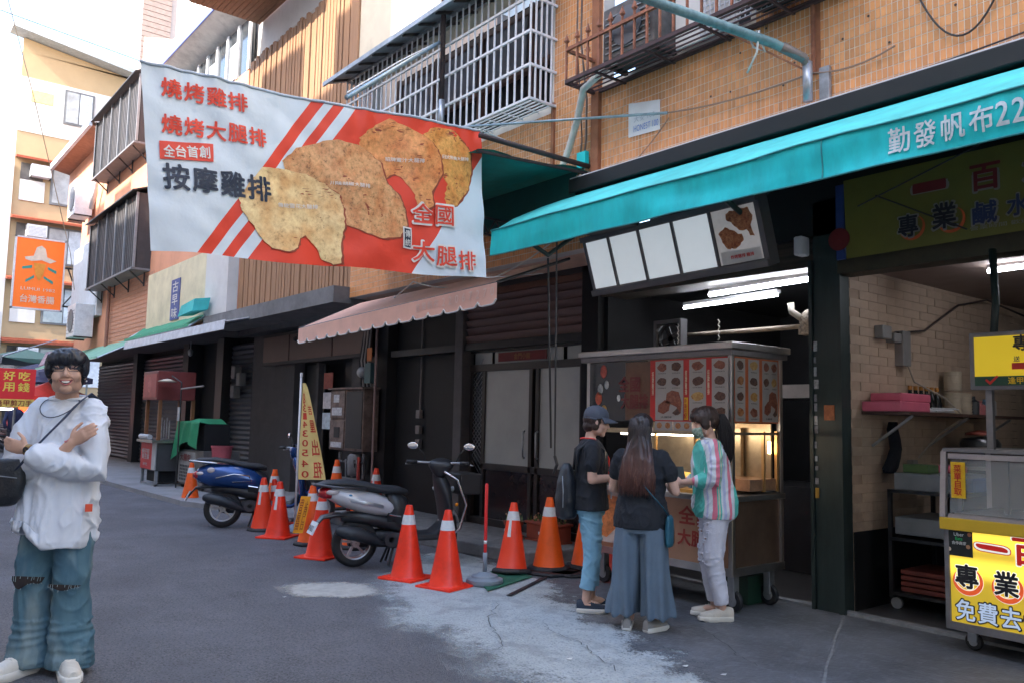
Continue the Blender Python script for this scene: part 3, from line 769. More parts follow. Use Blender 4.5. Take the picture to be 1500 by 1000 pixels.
# meter cabinet and column
t = thing('concrete_column', 'grey concrete column carrying the rusty electric meter cabinet', 'column', (-11.4,6.3,0))
part('shaft', MB().box(-11.9,-11.45,6.25,6.6,.08,3.14), grey, t)
part('dark_side', MB().box(-11.45,-10.85,6.28,6.6,.08,3.14), dgrey, t)
part('rail_pipe', MB().tube([(-10.87,6.1,.1),(-10.87,6.1,2.9)], .02), M('pinkish_pipe', (.2,.13,.12), rough=.5), t)
t = thing('meter_cabinet', 'rusty old metal electric meter cabinet with peeling stickers', 'meter cabinet', (-11.5,6.0,.9))
rc = M('rusty_cabinet', (.14,.10,.085), rough=.75, var=.5, scale=8, stain=.7, sscale=5, bump=.3)
part('cabinet', MB().box(-12.05,-10.98,5.98,6.24,.93,1.86), rc, t, bevel=.01)
part('cabinet_lid', MB().box(-12.08,-10.95,5.94,6.24,1.86,1.89), rc, t)
part('cabinet_door', MB().box(-12.02,-11.55,5.96,5.98,1.42,1.84), rc, t, bevel=.005)
part('cabinet_door', MB().box(-12.02,-11.55,5.96,5.98,.95,1.38), rc, t, bevel=.005)
part('cabinet_door', MB().box(-11.5,-11.0,5.965,5.98,.97,1.82), dgrey, t, bevel=.005)
part('sticker', MB().box(-11.95,-11.62,5.952,5.958,1.46,1.58), M('dirty_sticker', (.4,.4,.42), rough=.8, var=.4, scale=20), t)
part('sticker', MB().box(-11.9,-11.72,5.952,5.958,1.66,1.78), MATS['dirty_sticker'], t)
part('meter_window', MB().box(-11.86,-11.68,5.952,5.958,1.12,1.28), black, t)
part('sticker', MB().box(-11.95,-11.6,5.952,5.958,.97,1.05), MATS['dirty_sticker'], t)
t = thing('electric_meter', 'round glass electric meter and cables above the rusty cabinet', 'meter', (-11.25,6.1,1.9))
part('dial', MB().lathe([(.002,-.08),(.05,-.08),(.085,-.04),(.085,.05)],16,(-11.3,6.12,2.12),'Y'), M('dull_dial', (.3,.31,.33), rough=.25), t, smooth=True)
for i in range(6): part('cable', MB().tube([(-11.4+i*.06,6.16,1.9),(-11.38+i*.05,6.1,2.3),(-11.3+i*.04,6.14,2.9)], .012), M('pale_cable', (.3,.28,.27), rough=.6) if i%2 else black, t)
part('sticker', MB().box(-11.12,-10.98,6.08,6.09,2.28,2.48), M('faded_orange_sticker', (.4,.14,.05), rough=.8), t)
part('small_box', MB().box(-11.14,-10.96,6.06,6.15,1.95,2.25), M('dark_teal_box', (.03,.07,.075), rough=.5), t)
t = thing('water_heater_rack', 'cluttered pipe rack with red pipe under the meter cabinet', 'pipe rack', (-11.3,6.1,.1))
part('tank', MB().lathe([(.01,0),(.13,.01),(.14,.05),(.14,.3),(.1,.34)],16,(-11.35,6.1,.55)), M('grey_tank', (.12,.12,.13), rough=.5), t, smooth=True)
m = MB()
for x in (-11.75,-11.0): m.box(x,x+.03,6.0,6.03,.1,.9)
for z in (.3,.5,.75): m.box(-11.75,-10.97,6.0,6.03,z,z+.03)
part('rack_frame', m, M('dull_rack', (.12,.12,.125), rough=.6), t)
part('red_pipe', MB().tube([(-11.05,5.97,.1),(-11.05,5.97,.85)], .025), M('faded_red_pipe', (.35,.04,.03), rough=.6), t)
for i in range(7):
    part('pipe', MB().tube([(-11.7+i*.1,5.99,.12),(-11.68+i*.1,6.05,.4+.05*(i%3)),(-11.6+i*.09,6.0,.8)], .012), steel if i%2 else black, t)

# left of it: shop with brown signboard
g2 = thing('shuttered_shop_front', 'dim shop front with blank brown signboard and grey side wall', 'building', (-14,6.3,0))
part('side_wall', MB().box(-16.2,-14.2,6.3,6.5,.08,3.2), grey, g2)
part('lintel', MB().box(-16.3,-10.75,6.0,6.3,2.98,3.14), M('dark_lintel', (.075,.073,.075), rough=.8, var=.2), g2)
part('inner_wall', MB().box(-14.2,-11.9,6.75,6.8,.08,3.1), M('near_black_wall', (.016,.016,.018)), g2)
part('door_leaf', MB().box(-14.1,-13.35,6.5,6.55,.1,2.35), dgrey, g2)
part('door_leaf', MB().box(-12.6,-11.95,6.5,6.55,.1,2.35), dgrey, g2)
part('post', MB().box(-13.3,-13.2,6.3,6.4,.1,2.35), grey, g2)
t = thing('brown_signboard', 'blank brown three panel signboard over the dim shop front', 'signboard', (-13.2,6.15,2.4))
bm_ = M('brown_sign_panel', (.085,.045,.036), rough=.5, var=.15, scale=1.5)
for a, b in ((-15.25,-14.1),(-14.05,-12.4),(-12.35,-11.15)): part('panel', MB().box(a,b,6.12,6.18,2.42,2.88), bm_, t, bevel=.006)
part('frame', MB().box(-15.3,-11.1,6.13,6.2,2.36,2.42).box(-15.3,-11.1,6.13,6.2,2.88,2.92), black, t)
m = MB()
for i in range(14): m.lathe([(.002,0),(.045,.02),(.05,.06),(.01,.09)],8,(-13.5+.09*i+random.uniform(-.03,.03),6.0,2.72+random.uniform(-.06,.06)))
part('dried_wreath', m, black, t)
for k, (z, c, l) in enumerate(((2.05,(.30,.07,.05),'red notice'),(1.72,(.5,.48,.5),'white notice'),(1.38,(.42,.5,.56),'pale blue notice'))):
    t = solo('notice', MB().box(-12.95,-12.62,6.28,6.285,z-.15,z+.12), M('notice_%d' % k, c, rough=.6, var=.35, scale=12), '%s taped on the post behind the yellow flag, %s of three' % (l, ('top','middle','lowest')[k]), 'notice', 'notices on the door post')

# ------------------------------------------------------------------ left building group
# slatted building
sl = thing('wood_slat_building', 'shophouse clad in upright weathered wood slats left of the tiles', 'building', (-13,5.6,3.2))
part('backing', MB().box(-15.3,-10.75,5.68,5.8,3.3,8.3), M('pale_backing', (.55,.50,.45), rough=.8, var=.15, stain=.4), sl)
part('lintel', MB().box(-16.3,-10.74,5.3,5.9,3.06,3.3), M('concrete_lintel', (.17,.165,.165), rough=.85, var=.2, stain=.5), sl)
n = 38
for i in range(n):
    x = -15.25 + 4.5*i/n
    d = random.uniform(-.01,.01)
    part('slat', MB().box(x,x+.088,5.58+d,5.63+d,3.3+random.uniform(0,.03),8.16+random.uniform(-.03,.06)), wood, sl)
part('corner_board', MB().box(-10.98,-10.74,5.52,5.58,4.3,9.5), wood, sl)
t = thing('timber_canopy', 'projecting timber canopy of narrow planks above the slatted wall', 'canopy', (-13.5,5,8.9))
for i in range(14): part('plank', MB().box(-15.1,-11.9,4.35+i*.095,4.435+i*.095,8.92,8.95), wood2, t)
part('fascia', MB().box(-15.15,-11.85,4.3,5.7,8.96,9.1), wood, t)
up_ = thing('white_upper_storey', 'white upper storey with a strip of windows and pale sheet eave', 'building', (-18,5.6,7.8))
part('wall', MB().box(-21,-10.8,5.75,9,8.35,14), whitew, up_)
part('wall', MB().box(-21,-15.3,5.7,6.4,6.8,8.1), whitew, up_)
part('eave', MB().prism([(-20.2,5.2,9.5),(-15.2,5.2,9.5),(-15.2,5.75,9.25),(-20.2,5.75,9.25)], (0,0,.05)), M('stained_white_eave', (.8,.79,.75), rough=.7, var=.1, stain=.5, sscale=2), up_)
part('fascia', MB().box(-20.2,-15.2,5.16,5.2,9.5,9.85), whitew, up_)
part('eave_trim', MB().box(-20.2,-15.2,5.13,5.16,9.48,9.54), M('blue_trim', (.16,.2,.55), rough=.5), up_)
part('window_strip', MB().box(-20.5,-15.4,5.62,5.7,8.1,9.2), glass_dark, up_)
for i in range(9): part('mullion', MB().box(-20.4+i*.62,-20.3+i*.62,5.58,5.62,8.1,9.2), whitemetal, up_)
for i in range(4): part('curtain', MB().box(-20.2+i*1.24,-19.8+i*1.24,5.60,5.62,8.15,8.9), M('white_curtain', (.6,.65,.7), rough=.8), up_)

# cream sign with blue strip
t = thing('cream_sign_panel', 'large blank cream panel with a narrow vertical blue lettered strip', 'signboard', (-18,5.5,3.3))
part('panel', MB().box(-20.9,-16.6,5.45,5.55,3.3,4.7), M('stained_cream_panel', (.70,.62,.42), rough=.7, var=.12, scale=2.5, stain=.35, sscale=1.6), t)
part('white_pillar', MB().box(-16.6,-15.35,5.4,5.6,3.3,4.9), whitew, t)
part('blue_strip', MB().box(-18.95,-18.35,5.43,5.445,3.45,4.35), M('faded_blue', (.08,.10,.28), rough=.6, var=.2), t)
for i, s in enumerate('古早味'):
    part('lettering', text(s, plane_fn((-18.65,5.43,4.18-.29*i),(1,0,0),(0,0,1)), h=.24, w=.4, bold=.03), whitew, t)
sh = thing('orange_rendered_building', 'orange rendered building with two dark barred cages and air conditioners', 'building', (-24,5.6,0))
orange = M('orange_render', (.66,.32,.20), rough=.8, var=.1, scale=1, stain=.25)
part('wall', MB().box(-29.8,-15.35,5.6,9,3.2,8.1), orange, sh)
part('wall', MB().box(-32.6,-21,5.62,9,8.1,9.9), orange, sh)
part('eave', MB().prism([(-32.7,5.1,9.92),(-26.7,5.1,9.92),(-26.7,5.7,9.8),(-32.7,5.7,9.8)], (0,0,.12)), M('brown_eave', (.32,.14,.08), rough=.7, var=.2), sh)
part('eave_trim', MB().box(-32.8,-26.7,5.0,5.1,9.9,10.1), M('blue_white_trim', (.5,.52,.6), rough=.5), sh)
part('blue_white_wall', MB().box(-29.9,-26.2,5.45,5.6,4.2,6.6), M('pale_blue_render', (.55,.62,.68), rough=.7, var=.1), sh)
m = MB()
for k in range(14):
    m.box(-25.6,-21.0,5.59,5.6,3.35+k*.11,3.43+k*.11)
part('brick_course', m, M('pink_brick', (.55,.28,.19), rough=.85, var=.15, scale=9), sh)
def cage(lbl, xa, xb, za, zb):
    t = thing('barred_cage', lbl, 'window cage', ((xa+xb)/2,5.2,za), 0, 'dark barred cages on the orange building')
    dm = M('dark_cage_iron', (.045,.042,.045), rough=.6)
    part('screen', MB().box(xa,xb,5.24,5.26,za,zb), M('dark_mesh_screen', (.085,.08,.085), rough=.7, var=.2, scale=8), t)
    for i in range(6): part('post', MB().box(xa+(xb-xa)*i/5-.02,xa+(xb-xa)*i/5+.02,5.18,5.24,za,zb), M('grey_cage_post', (.25,.25,.26), rough=.5), t)
    m = MB()
    for i in range(30): m.bar((xa+(xb-xa)*i/29,5.2,za),(xa+(xb-xa)*i/29,5.2,zb),.012)
    part('thin_bars', m, dm, t)
    part('side', MB().box(xb-.02,xb,5.2,5.6,za,zb), dm, t); part('side', MB().box(xa,xa+.02,5.2,5.6,za,zb), dm, t)
    part('shelf', MB().box(xa,xb,5.15,5.6,za-.05,za), M('grey_shelf', (.2,.2,.21), rough=.6), t)
    part('cap', MB().prism([(xa-.1,5.05,zb),(xb+.1,5.05,zb),(xb+.1,5.6,zb+.2),(xa-.1,5.6,zb+.2)], (0,0,.03)), dm, t)
    for i in range(4):
        x = xa+.3+(xb-xa-.6)*i/3
        part('bracket', MB().bar((x,5.2,za-.05),(x,5.55,za-.35),.03).bar((x,5.55,za),(x,5.55,za-.4),.03), dm, t)
cage('dark barred window cage, the lower of the two on the orange building', -26.4, -21.4, 4.95, 6.82)
cage('dark barred window cage, the upper of the two on the orange building', -26.6, -21.9, 8.25, 10.0)
ac('air_conditioner', 'white air conditioner on brackets, high beside the orange wall corner', (-28.4,5.25,8.0), (.95,.5,1.1), 0, group='air conditioners on the orange building')
ac('air_conditioner', 'white air conditioner low on the pale blue wall above the green awning', (-27.0,5.2,4.05), (1.1,.5,.95), 0, group='air conditioners on the orange building')
solo('drain_pipe', MB().tube([(-27.2,5.4,9.6),(-27.2,5.4,8.2),(-27.6,5.4,7.6)], .07), whitemetal, 'white drain pipe beside the upper air conditioner', 'pipe', smooth=True)
solo('drain_pipe', MB().tube([(-25.0,5.5,4.9),(-25.0,5.5,3.2)], .05), M('brown_downpipe', (.3,.14,.1), rough=.6), 'brown downpipe below the lower barred cage', 'pipe')

# shutters and dark ground floor on the left
g3 = thing('shuttered_ground_floor', 'dark ground floor with corrugated roller shutters on the left', 'building', (-22,6.3,0))
shm = M('shutter_steel', (.07,.075,.085), rough=.45, metal=.3, var=.15)
part('wall', MB().box(-29.9,-16.2,6.5,6.7,.0,3.2), dark, g3)
for a, b in ((-29.5,-24.6),(-24.2,-20.2),(-17.6,-16.3)):
    m = MB()
    for k in range(28):
        z = .1+k*.1
        m.prism([(a,6.36,z),(b,6.36,z),(b,6.33,z+.05),(a,6.33,z+.05)], (0,.03,0)); m.prism([(a,6.33,z+.05),(b,6.33,z+.05),(b,6.36,z+.1),(a,6.36,z+.1)], (0,.03,0))
    part('roller_shutter', m, shm, g3)
for x in (-24.6,-20.2,-17.9): part('pillar', MB().box(x,x+.4,6.15,6.5,.08,3.2), dgrey, g3)
part('lintel', MB().box(-29.9,-16.2,5.6,6.5,3.05,3.2), M('dark_lintel', (.075,.073,.075)), g3)
for i, (x, z) in enumerate(((-16.9,2.3),(-16.9,1.9),(-16.6,2.15))): solo('meter_box', MB().box(x-.1,x+.1,6.15,6.3,z-.13,z+.13), M('dull_grey_box', (.16,.16,.165), rough=.6), 'grey wall box by the right shutter, %s' % ('uppermost','lowest','between the other two and nearer the pillar')[i], 'meter box', 'wall boxes by the shutter', bevel=.02)
solo('hanging_bulb', MB().tube([(-19.2,6.0,3.05),(-19.2,6.0,2.9)], .01, 6).lathe([(.01,0),(.06,-.06),(.05,-.14),(.01,-.18)],10,(-19.2,6.0,2.9)), M('dull_bulb', (.35,.37,.38), rough=.4), 'unlit bulb hanging in the dark above the red food stall', 'lamp')

def slope_awning(name, label, x0, x1, y0, z0, y1, z1, mat, val=.15, group=None, vm=None):
    t = thing(name, label, 'awning', ((x0+x1)/2,y0,z0), 0, group)
    m = MB(); n = 14; vs = []
    for i in range(n+1):
        x = x0+(x1-x0)*i/n; s = .02*math.sin(i*2.1)
        vs += [(x,y1,z1),(x,(y0+y1)/2,(z0+z1)/2-.03+s),(x,y0,z0+s)]
    m.add(vs, [(i*3+j,i*3+j+1,i*3+4+j,i*3+3+j) for i in range(n) for j in range(2)])
    part('canvas', m, mat, t, smooth=True)
    part('valance', MB().add([(x0,y0-.01,z0+.01),(x1,y0-.01,z0+.01),(x1,y0-.03,z0-val),(x0,y0-.03,z0-val)], [(0,1,2,3)]), vm or mat, t)
    part('frame', MB().tube([(x0,y0+.02,z0-.03),(x1,y0+.02,z0-.03)], .02, 6).tube([(x0,y0,z0-.03),(x0,y1,z1-.03)], .02, 6).tube([(x1,y0,z0-.03),(x1,y1,z1-.03)], .02, 6), steel, t)
    return t
slope_awning('flat_awning', 'grey white metal edged awning over the green draped cart', -20.4, -13.9, 4.9, 3.02, 5.6, 3.2, M('silver_grey_canvas', (.6,.61,.64), rough=.6, var=.2, scale=6), .16)
slope_awning('green_awning', 'pale green awning on the left above the smiling man', -29.3, -21.2, 4.5, 2.72, 5.6, 3.3, M('pale_green_canvas', (.20,.42,.30), rough=.7, var=.2), .05)
slope_awning('green_awning', 'narrow bright green awning strip under the blank cream panel', -21.3, -16.5, 5.1, 3.16, 5.5, 3.45, M('bright_green_canvas', (.03,.25,.12), rough=.7, var=.2), .05)
solo('teal_tarpaulin', MB().prism([(-17.1,5.05,3.35),(-16.2,5.05,3.4),(-16.1,5.05,3.62),(-16.9,5.05,3.55)], (0,.3,.05)), teal2, 'folded teal tarpaulin piece on the end of the green awning strip', 'tarpaulin')

# ------------------------------------------------------------------ far buildings
def fv(x, y): return (x, y)
yb_ = thing('yellow_apartment_block', 'tall cream yellow apartment block closing the street on the left', 'building', (-47,9,0))
part('wall', MB().prism([(-60,7.6,0),(-47,5.6,0),(-47,14,0),(-60,14,0)], (0,0,19.4)), cream_y, yb_)
part('parapet_cap', MB().prism([(-47.3,5.0,20.25),(-47.3,11.2,19.3),(-47.3,11.2,19.5),(-47.3,5.0,20.45)], (1.2,0,0)), M('grey_sheet_cap', (.4,.45,.47), rough=.6, var=.2), yb_)
part('upper_wall', MB().prism([(-47.0,5.6,19.4),(-47.0,11.0,19.4),(-47,11.0,19.3),(-47,5.6,20.1)], (-.3,0,0)), cream_y, yb_)
part('white_corner', MB().box(-47.2,-46.85,5.15,5.6,0,13.5), whitew, yb_)
part('white_band', MB().box(-47.05,-46.97,5.62,10.6,15.3,18.1), whitew, yb_)
for k in range(5):
    z = 12.9-3.05*k
    part('eave', MB().prism([(-47.0,5.6,z+1.05),(-47.0,10.2,z+1.05),(-46.4,10.2,z+.9),(-46.4,5.6,z+.9)], (0,0,.12)), M('red_brown_eave', (.32,.07,.03), rough=.7), yb_)
    wn = part('window', MB().box(-47.0,-46.92,7.25,9.3,z-1.1,z+.8), M('dark_aluminium', (.14,.15,.16), rough=.5), yb_)
    part('pane', MB().box(-46.92,-46.9,7.35,8.2,z-1.0,z+.7), winglass, wn, w=True)
    part('pane', MB().box(-46.92,-46.9,8.25,9.2,z-1.0,z+.7), M('pale_curtain_glass', (.5,.56,.62), rough=.25, var=.35, scale=2), wn)
    part('white_panel', MB().box(-47.0,-46.93,5.9,7.0,z-1.1,z-.05), whitew, yb_)
    part('dark_opening', MB().box(-47.0,-46.94,5.9,6.9,z-.02,z+.8), M('shaded_opening', (.1,.09,.085), rough=.8), yb_)
    part('curtain_wall', MB().box(-47.0,-46.95,9.35,10.1,z-1.1,z+.8), M('white_cloth', (.7,.72,.75), rough=.8), yb_)
    t = ac('window_air_conditioner', 'white window air conditioner on the yellow block, %s floor from the top' % ('first','second','third','fourth','lowest')[k], (-46.75,6.75,z+.42), (.9,.5,.6), R(90), group='window air conditioners of the yellow block', fan=False)
for (ya, yb2, za, zb2, mm) in ((7.6,9.0,16.1,17.9,'w'),(10.0,10.9,16.0,16.9,'w')):
    wn = part('window', MB().box(-46.97,-46.9,ya,yb2,za,zb2), MATS['dark_aluminium'], yb_)
    part('pane', MB().box(-46.9,-46.88,ya+.1,(ya+yb2)/2-.03,za+.1,zb2-.1), winglass, wn)
    part('pane', MB().box(-46.9,-46.88,(ya+yb2)/2+.03,yb2-.1,za+.1,zb2-.1), MATS['pale_curtain_glass'], wn)
part('yellow_opening', MB().box(-46.97,-46.93,6.1,7.1,16.9,17.5), M('yellow_paint', (.75,.6,.25), rough=.8), yb_)
ob = thing('red_orange_building', 'red orange building edge at the far left of the street', 'building', (-55,3,0))
part('wall', MB().box(-66,-55,2.0,5.4,0,15.5), M('red_orange_render', (.60,.16,.09), rough=.8, var=.1), ob)
part('parapet', MB().box(-66.2,-54.8,1.8,5.5,15.5,15.9), whitew, ob)
part('lower_wall', MB().box(-55.0,-54.9,2.0,5.4,0,9.5), whitew, ob)
part('shed_roof', MB().box(-55,-53.5,2.0,5.3,9.5,9.8), M('grey_sheet_cap', (.4,.45,.47)), ob)
for z in (11.5, 7.5, 4.5): part('window', MB().box(-54.95,-54.85,2.6,4.6,z,z+1.3), winglass, ob)
pb = thing('pink_tower_block', 'pale pink tower block with a projecting balcony slab behind the eave', 'building', (-38,10,0))
part('wall', MB().prism([(-42,10.1,9),(-34,8.0,9),(-34,14,9),(-42,14,9)], (0,0,17)), M('pale_pink_render', (.50,.38,.32), rough=.8, var=.06), pb)
part('tile_wall', (lambda m: [m.box(-34.0,-33.97,8.0,9.1,11+k*.22,11.19+k*.22) for k in range(40)] and m)(MB()), M('pink_tile', (.42,.29,.23), rough=.7), pb)
part('balcony', MB().prism([(-34,7.85,14.6),(-34,9.6,14.2),(-30.6,9.6,14.2),(-32.6,7.85,14.6)], (0,0,.25)), M('grey_soffit', (.45,.42,.40), rough=.8), pb)
part('balcony_front', MB().prism([(-32.6,7.85,14.6),(-30.6,9.6,14.2),(-30.6,9.6,15.2),(-32.6,7.85,15.6)], (.1,-.08,0)), MATS['pale_pink_render'], pb)
m = MB()
for i in range(7): m.bar((-33.9,8.4+i*.25,12.2),(-33.2,8.4+i*.25,12.2),.05).bar((-33.2,8.4+i*.25,12.2),(-33.2,8.4+i*.25,13.3),.05)
m.bar((-33.2,8.4,13.3),(-33.2,9.9,13.3),.06).bar((-33.2,8.4,12.2),(-33.2,9.9,12.2),.06)
part('balcony_rack', m, M('pink_rusty_rack', (.5,.3,.24), rough=.7), pb)
# ------------------------------------------------------------------ banner across the street
TL, BL, TR, BR = Vector((-5.9,1.39,3.83)), Vector((-5.9,1.54,2.54)), Vector((-5.9,4.30,4.05)), Vector((-5.9,4.40,2.70))
def ban(u, v, off=0.):
    p = BL.lerp(BR, u).lerp(TL.lerp(TR, u), v)
    d = .028*math.sin(u*9+v*1.1) + .012*math.sin(u*23+v*3) + .02*noise.noise(Vector((u*4, v*3, 4)))
    e = max(0, v-.8)/.2
    d += e*.03*noise.noise(Vector((u*26, v*5, 1))) + .016*noise.noise(Vector((u*14+v*6, v*5-u*7, 7)))
    s = .02*math.sin(PI*u)*(1 if v > .5 else .6)
    edge = (1-v)*.022*math.sin(u*14)
    return p + Vector((d+off*.65, 0, -s*(v) + edge*.5))
bn = thing('banner', 'large white and red printed food banner hung across the street', 'banner', (-5.9,2.9,2.5))
def banner_mat():
    m = M('banner_print', (.70,.76,.80), rough=.55, var=.06, scale=3, bump=.5, bscale=6, stain=.12, sscale=1.5)
    t = m.node_tree; N, K = t.nodes, t.links; p = N['Principled BSDF']; src = p.inputs['Base Color'].links[0].from_socket
    a = N.new('ShaderNodeUVMap'); sp = N.new('ShaderNodeSeparateXYZ'); K.new(a.outputs[0], sp.inputs[0])
    def mth(op, x, y):
        n = N.new('ShaderNodeMath'); n.operation = op
        for i, q in enumerate((x, y)):
            if isinstance(q, (int, float)): n.inputs[i].default_value = q
            else: K.new(q, n.inputs[i])
        return n.outputs[0]
    s = mth('SUBTRACT', sp.outputs[0], mth('MULTIPLY', sp.outputs[1], .335))
    r = N.new('ShaderNodeValToRGB'); r.color_ramp.interpolation = 'CONSTANT'
    cr = r.color_ramp
    red = (1,1,1,1); wh = (0,0,0,1)
    cr.elements[0].position = 0; cr.elements[0].color = wh; cr.elements[1].position = .555; cr.elements[1].color = red
    for pos, c in ((.105,red),(.137,wh),(.167,red),(.197,wh),(.234,red),(.724,wh)):
        e = cr.elements.new(pos); e.color = c
    cr.elements[-1].color = wh
    # elements: keep the last at 1
    for e in list(cr.elements):
        if abs(e.position-.555) < 1e-3: e.color = red
    e = cr.elements.new(.999); e.color = wh
    K.new(s, r.inputs[0])
    mx = N.new('ShaderNodeMix'); mx.data_type = 'RGBA'
    K.new(r.outputs[0], mx.inputs[0]); K.new(src, mx.inputs[6]); mx.inputs[7].default_value = (.80,.055,.022,1)
    K.new(mx.outputs[2], p.inputs['Base Color'])
    return m
NU, NVv = 120, 40
me = bpy.data.meshes.new('cloth')
vs = [ban(i/NU, j/NVv) - BASE[bn.name][0] for i in range(NU+1) for j in range(NVv+1)]
fs = [(i*(NVv+1)+j, (i+1)*(NVv+1)+j, (i+1)*(NVv+1)+j+1, i*(NVv+1)+j+1) for i in range(NU) for j in range(NVv)]
me.from_pydata(vs, [], fs)
uv = me.uv_layers.new(name='UVMap')
for l in me.loops:
    i, j = divmod(l.vertex_index, NVv+1); uv.data[l.index].uv = (i/NU, j/NVv)
me.materials.append(banner_mat()); me.shade_smooth()
o = obj('cloth', me, bn)
import bmesh
def poly_print(name, pts, mat, off, parent, cuts=5, rough=.006):
    if rough:
        q = []
        for a, b in zip(pts, pts[1:]+pts[:1]):
            for k in range(5):
                t = k/5; x = a[0]+(b[0]-a[0])*t; y = a[1]+(b[1]-a[1])*t
                n = noise.noise_vector(Vector((x*60,y*60,off*9)))*rough
                q.append((x+n.x, y+n.y))
        pts = q
    b = bmesh.new(); f = b.faces.new([b.verts.new((x,y,0)) for x, y in pts])
    bmesh.ops.triangulate(b, faces=[f])
    for _ in range(cuts):
        L = [e for e in b.edges if e.calc_length() > .03]
        if not L: break
        bmesh.ops.subdivide_edges(b, edges=L, cuts=1)
        bmesh.ops.triangulate(b, faces=b.faces[:])
    m = MB(); b.verts.index_update()
    m.add([ban(v.co.x, v.co.y, off) for v in b.verts], [tuple(v.index for v in f.verts) for f in b.faces]); b.free()
    return part(name, m, mat, parent, smooth=True)
def chicken(name, c1, c2, c3, sc=18):
    return food_mat(name, tuple(c*.75 for c in c2), c1, tuple(min(1, c*1.35+.03) for c in c1), sc*.7)
A=[(0.217,0.334),(0.247,0.436),(0.287,0.542),(0.345,0.553),(0.411,0.546),(0.465,0.498),(0.506,0.439),(0.518,0.356),(0.52,0.256),(0.506,0.139),(0.507,0.02),(0.482,0.012),(0.447,0.035),(0.431,0.111),(0.402,0.174),(0.382,0.156),(0.373,0.099),(0.346,0.067),(0.295,0.081),(0.27,0.133),(0.247,0.208),(0.224,0.269)]
B_=[(0.346,0.602),(0.387,0.692),(0.457,0.751),(0.506,0.78),(0.571,0.769),(0.6,0.742),(0.637,0.68),(0.657,0.553),(0.687,0.502),(0.709,0.418),(0.715,0.3),(0.689,0.22),(0.634,0.194),(0.574,0.225),(0.515,0.264),(0.505,0.356),(0.49,0.439),(0.45,0.49),(0.411,0.53),(0.351,0.54)]
C_=[(0.576,0.814),(0.603,0.875),(0.666,0.965),(0.72,0.933),(0.776,0.892),(0.808,0.857),(0.832,0.787),(0.838,0.666),(0.802,0.532),(0.8,0.44),(0.774,0.404),(0.75,0.428),(0.74,0.516),(0.705,0.597),(0.682,0.62),(0.65,0.581),(0.62,0.66),(0.59,0.72),(0.575,0.764)]
D_=[(0.78,0.893),(0.811,0.958),(0.887,0.972),(0.93,0.913),(0.955,0.842),(0.961,0.701),(0.941,0.585),(0.894,0.463),(0.859,0.439),(0.843,0.497),(0.854,0.593),(0.83,0.666),(0.82,0.787),(0.79,0.85)]
shade = M('print_brown_rim', (.30,.05,.02), rough=.6, var=.1)
def grow(P, k):
    cx = sum(p[0] for p in P)/len(P); cy = sum(p[1] for p in P)/len(P)
    return [(cx+(x-cx)*k+.004, cy+(y-cy)*k-.006) for x, y in P]
for P, mt, of in ((D_, chicken('cutlet_amber', (.72,.33,.08), (.40,.11,.03), 0, 32), .003),
                  (C_, chicken('cutlet_orange', (.72,.29,.09), (.50,.15,.05), 0, 28), .006),
                  (B_, chicken('cutlet_speckled', (.64,.32,.13), (.22,.08,.03), 0, 36), .009),
                  (A, chicken('cutlet_pale', (.80,.55,.26), (.60,.32,.12), 0, 24), .012)):
    poly_print('printed_cutlet_rim', grow(P, 1.012), shade, of-.0012, bn)
    poly_print('printed_cutlet', P, mt, of, bn)
redp = M('banner_red_print', (.80,.07,.035), rough=.6, var=.06)
navy = M('banner_navy_print', (.02,.03,.055), rough=.6, var=.1)
fadew = M('banner_white_print', (.80,.74,.68), rough=.6, var=.05)
def btext(s, u0, v0, u1, v1, h, mat, bold=.035, off=.016, cw=None):
    n = len(s)
    for i, c in enumerate(s):
        t = (i+.5)/n; uc = u0+(u1-u0)*t; vc = v0+(v1-v0)*t; cw_ = (u1-u0)/n*.92
        L = 3.0; Hh = 1.33
        o = part('lettering', text(c, lambda x, y: ban(uc+x, vc+y, off), w=cw_, h=h, bold=bold), mat, bn)
btext('燒烤雞排', .04, .885, .256, .888, .105, redp, .05)
btext('燒烤大腿排', .036, .685, .305, .712, .105, redp, .05)
poly_print('red_label', [(.03,.49),(.158,.517),(.161,.62),(.031,.588)], redp, .014, bn, rough=0)
btext('全台首創', .038, .535, .152, .568, .068, fadew, .04, .019)
btext('按摩雞排', .03, .40, .308, .412, .145, navy, .055, .018)
btext('全國', .722, .385, .882, .385, .15, fadew, .11, .026)
btext('全國', .728, .385, .876, .385, .125, redp, .03, .034)
btext('大腿排', .722, .155, .962, .09, .15, fadew, .11, .026)
btext('大腿排', .726, .155, .956, .09, .125, redp, .03, .034)
poly_print('dark_label', [(.700,.155),(.728,.15),(.728,.285),(.700,.29)], fadew, .015, bn, rough=0)
poly_print('dark_label', [(.704,.165),(.724,.16),(.724,.275),(.704,.28)], navy, .018, bn, rough=0)
for i, c in enumerate('傳統'): part('lettering', text(c, lambda x, y, i=i: ban(.714+x, .245-.055*i+y, .021), w=.017, h=.045, bold=.02), fadew, bn)
btext('傳統雪花大腿排', .322, .333, .444, .353, .026, fadew, .02, .02)
btext('川味胡椒大腿排', .479, .505, .600, .515, .026, fadew, .02, .02)
btext('招牌蜜汁大腿排', .652, .705, .775, .722, .026, fadew, .02, .02)
btext('日式照燒大腿排', .840, .770, .946, .784, .024, fadew, .02, .02)
part('top_hem', MB().tube([ban(i/60, 1., .0) for i in range(61)], .012, 6), M('banner_hem', (.45,.5,.56), rough=.6), bn, smooth=True)
part('tie_rope', MB().tube([ban(0,1),ban(0,1)+Vector((.1,-5.3,.5))], .003), M('tie_rope', (.6,.6,.6)), bn)
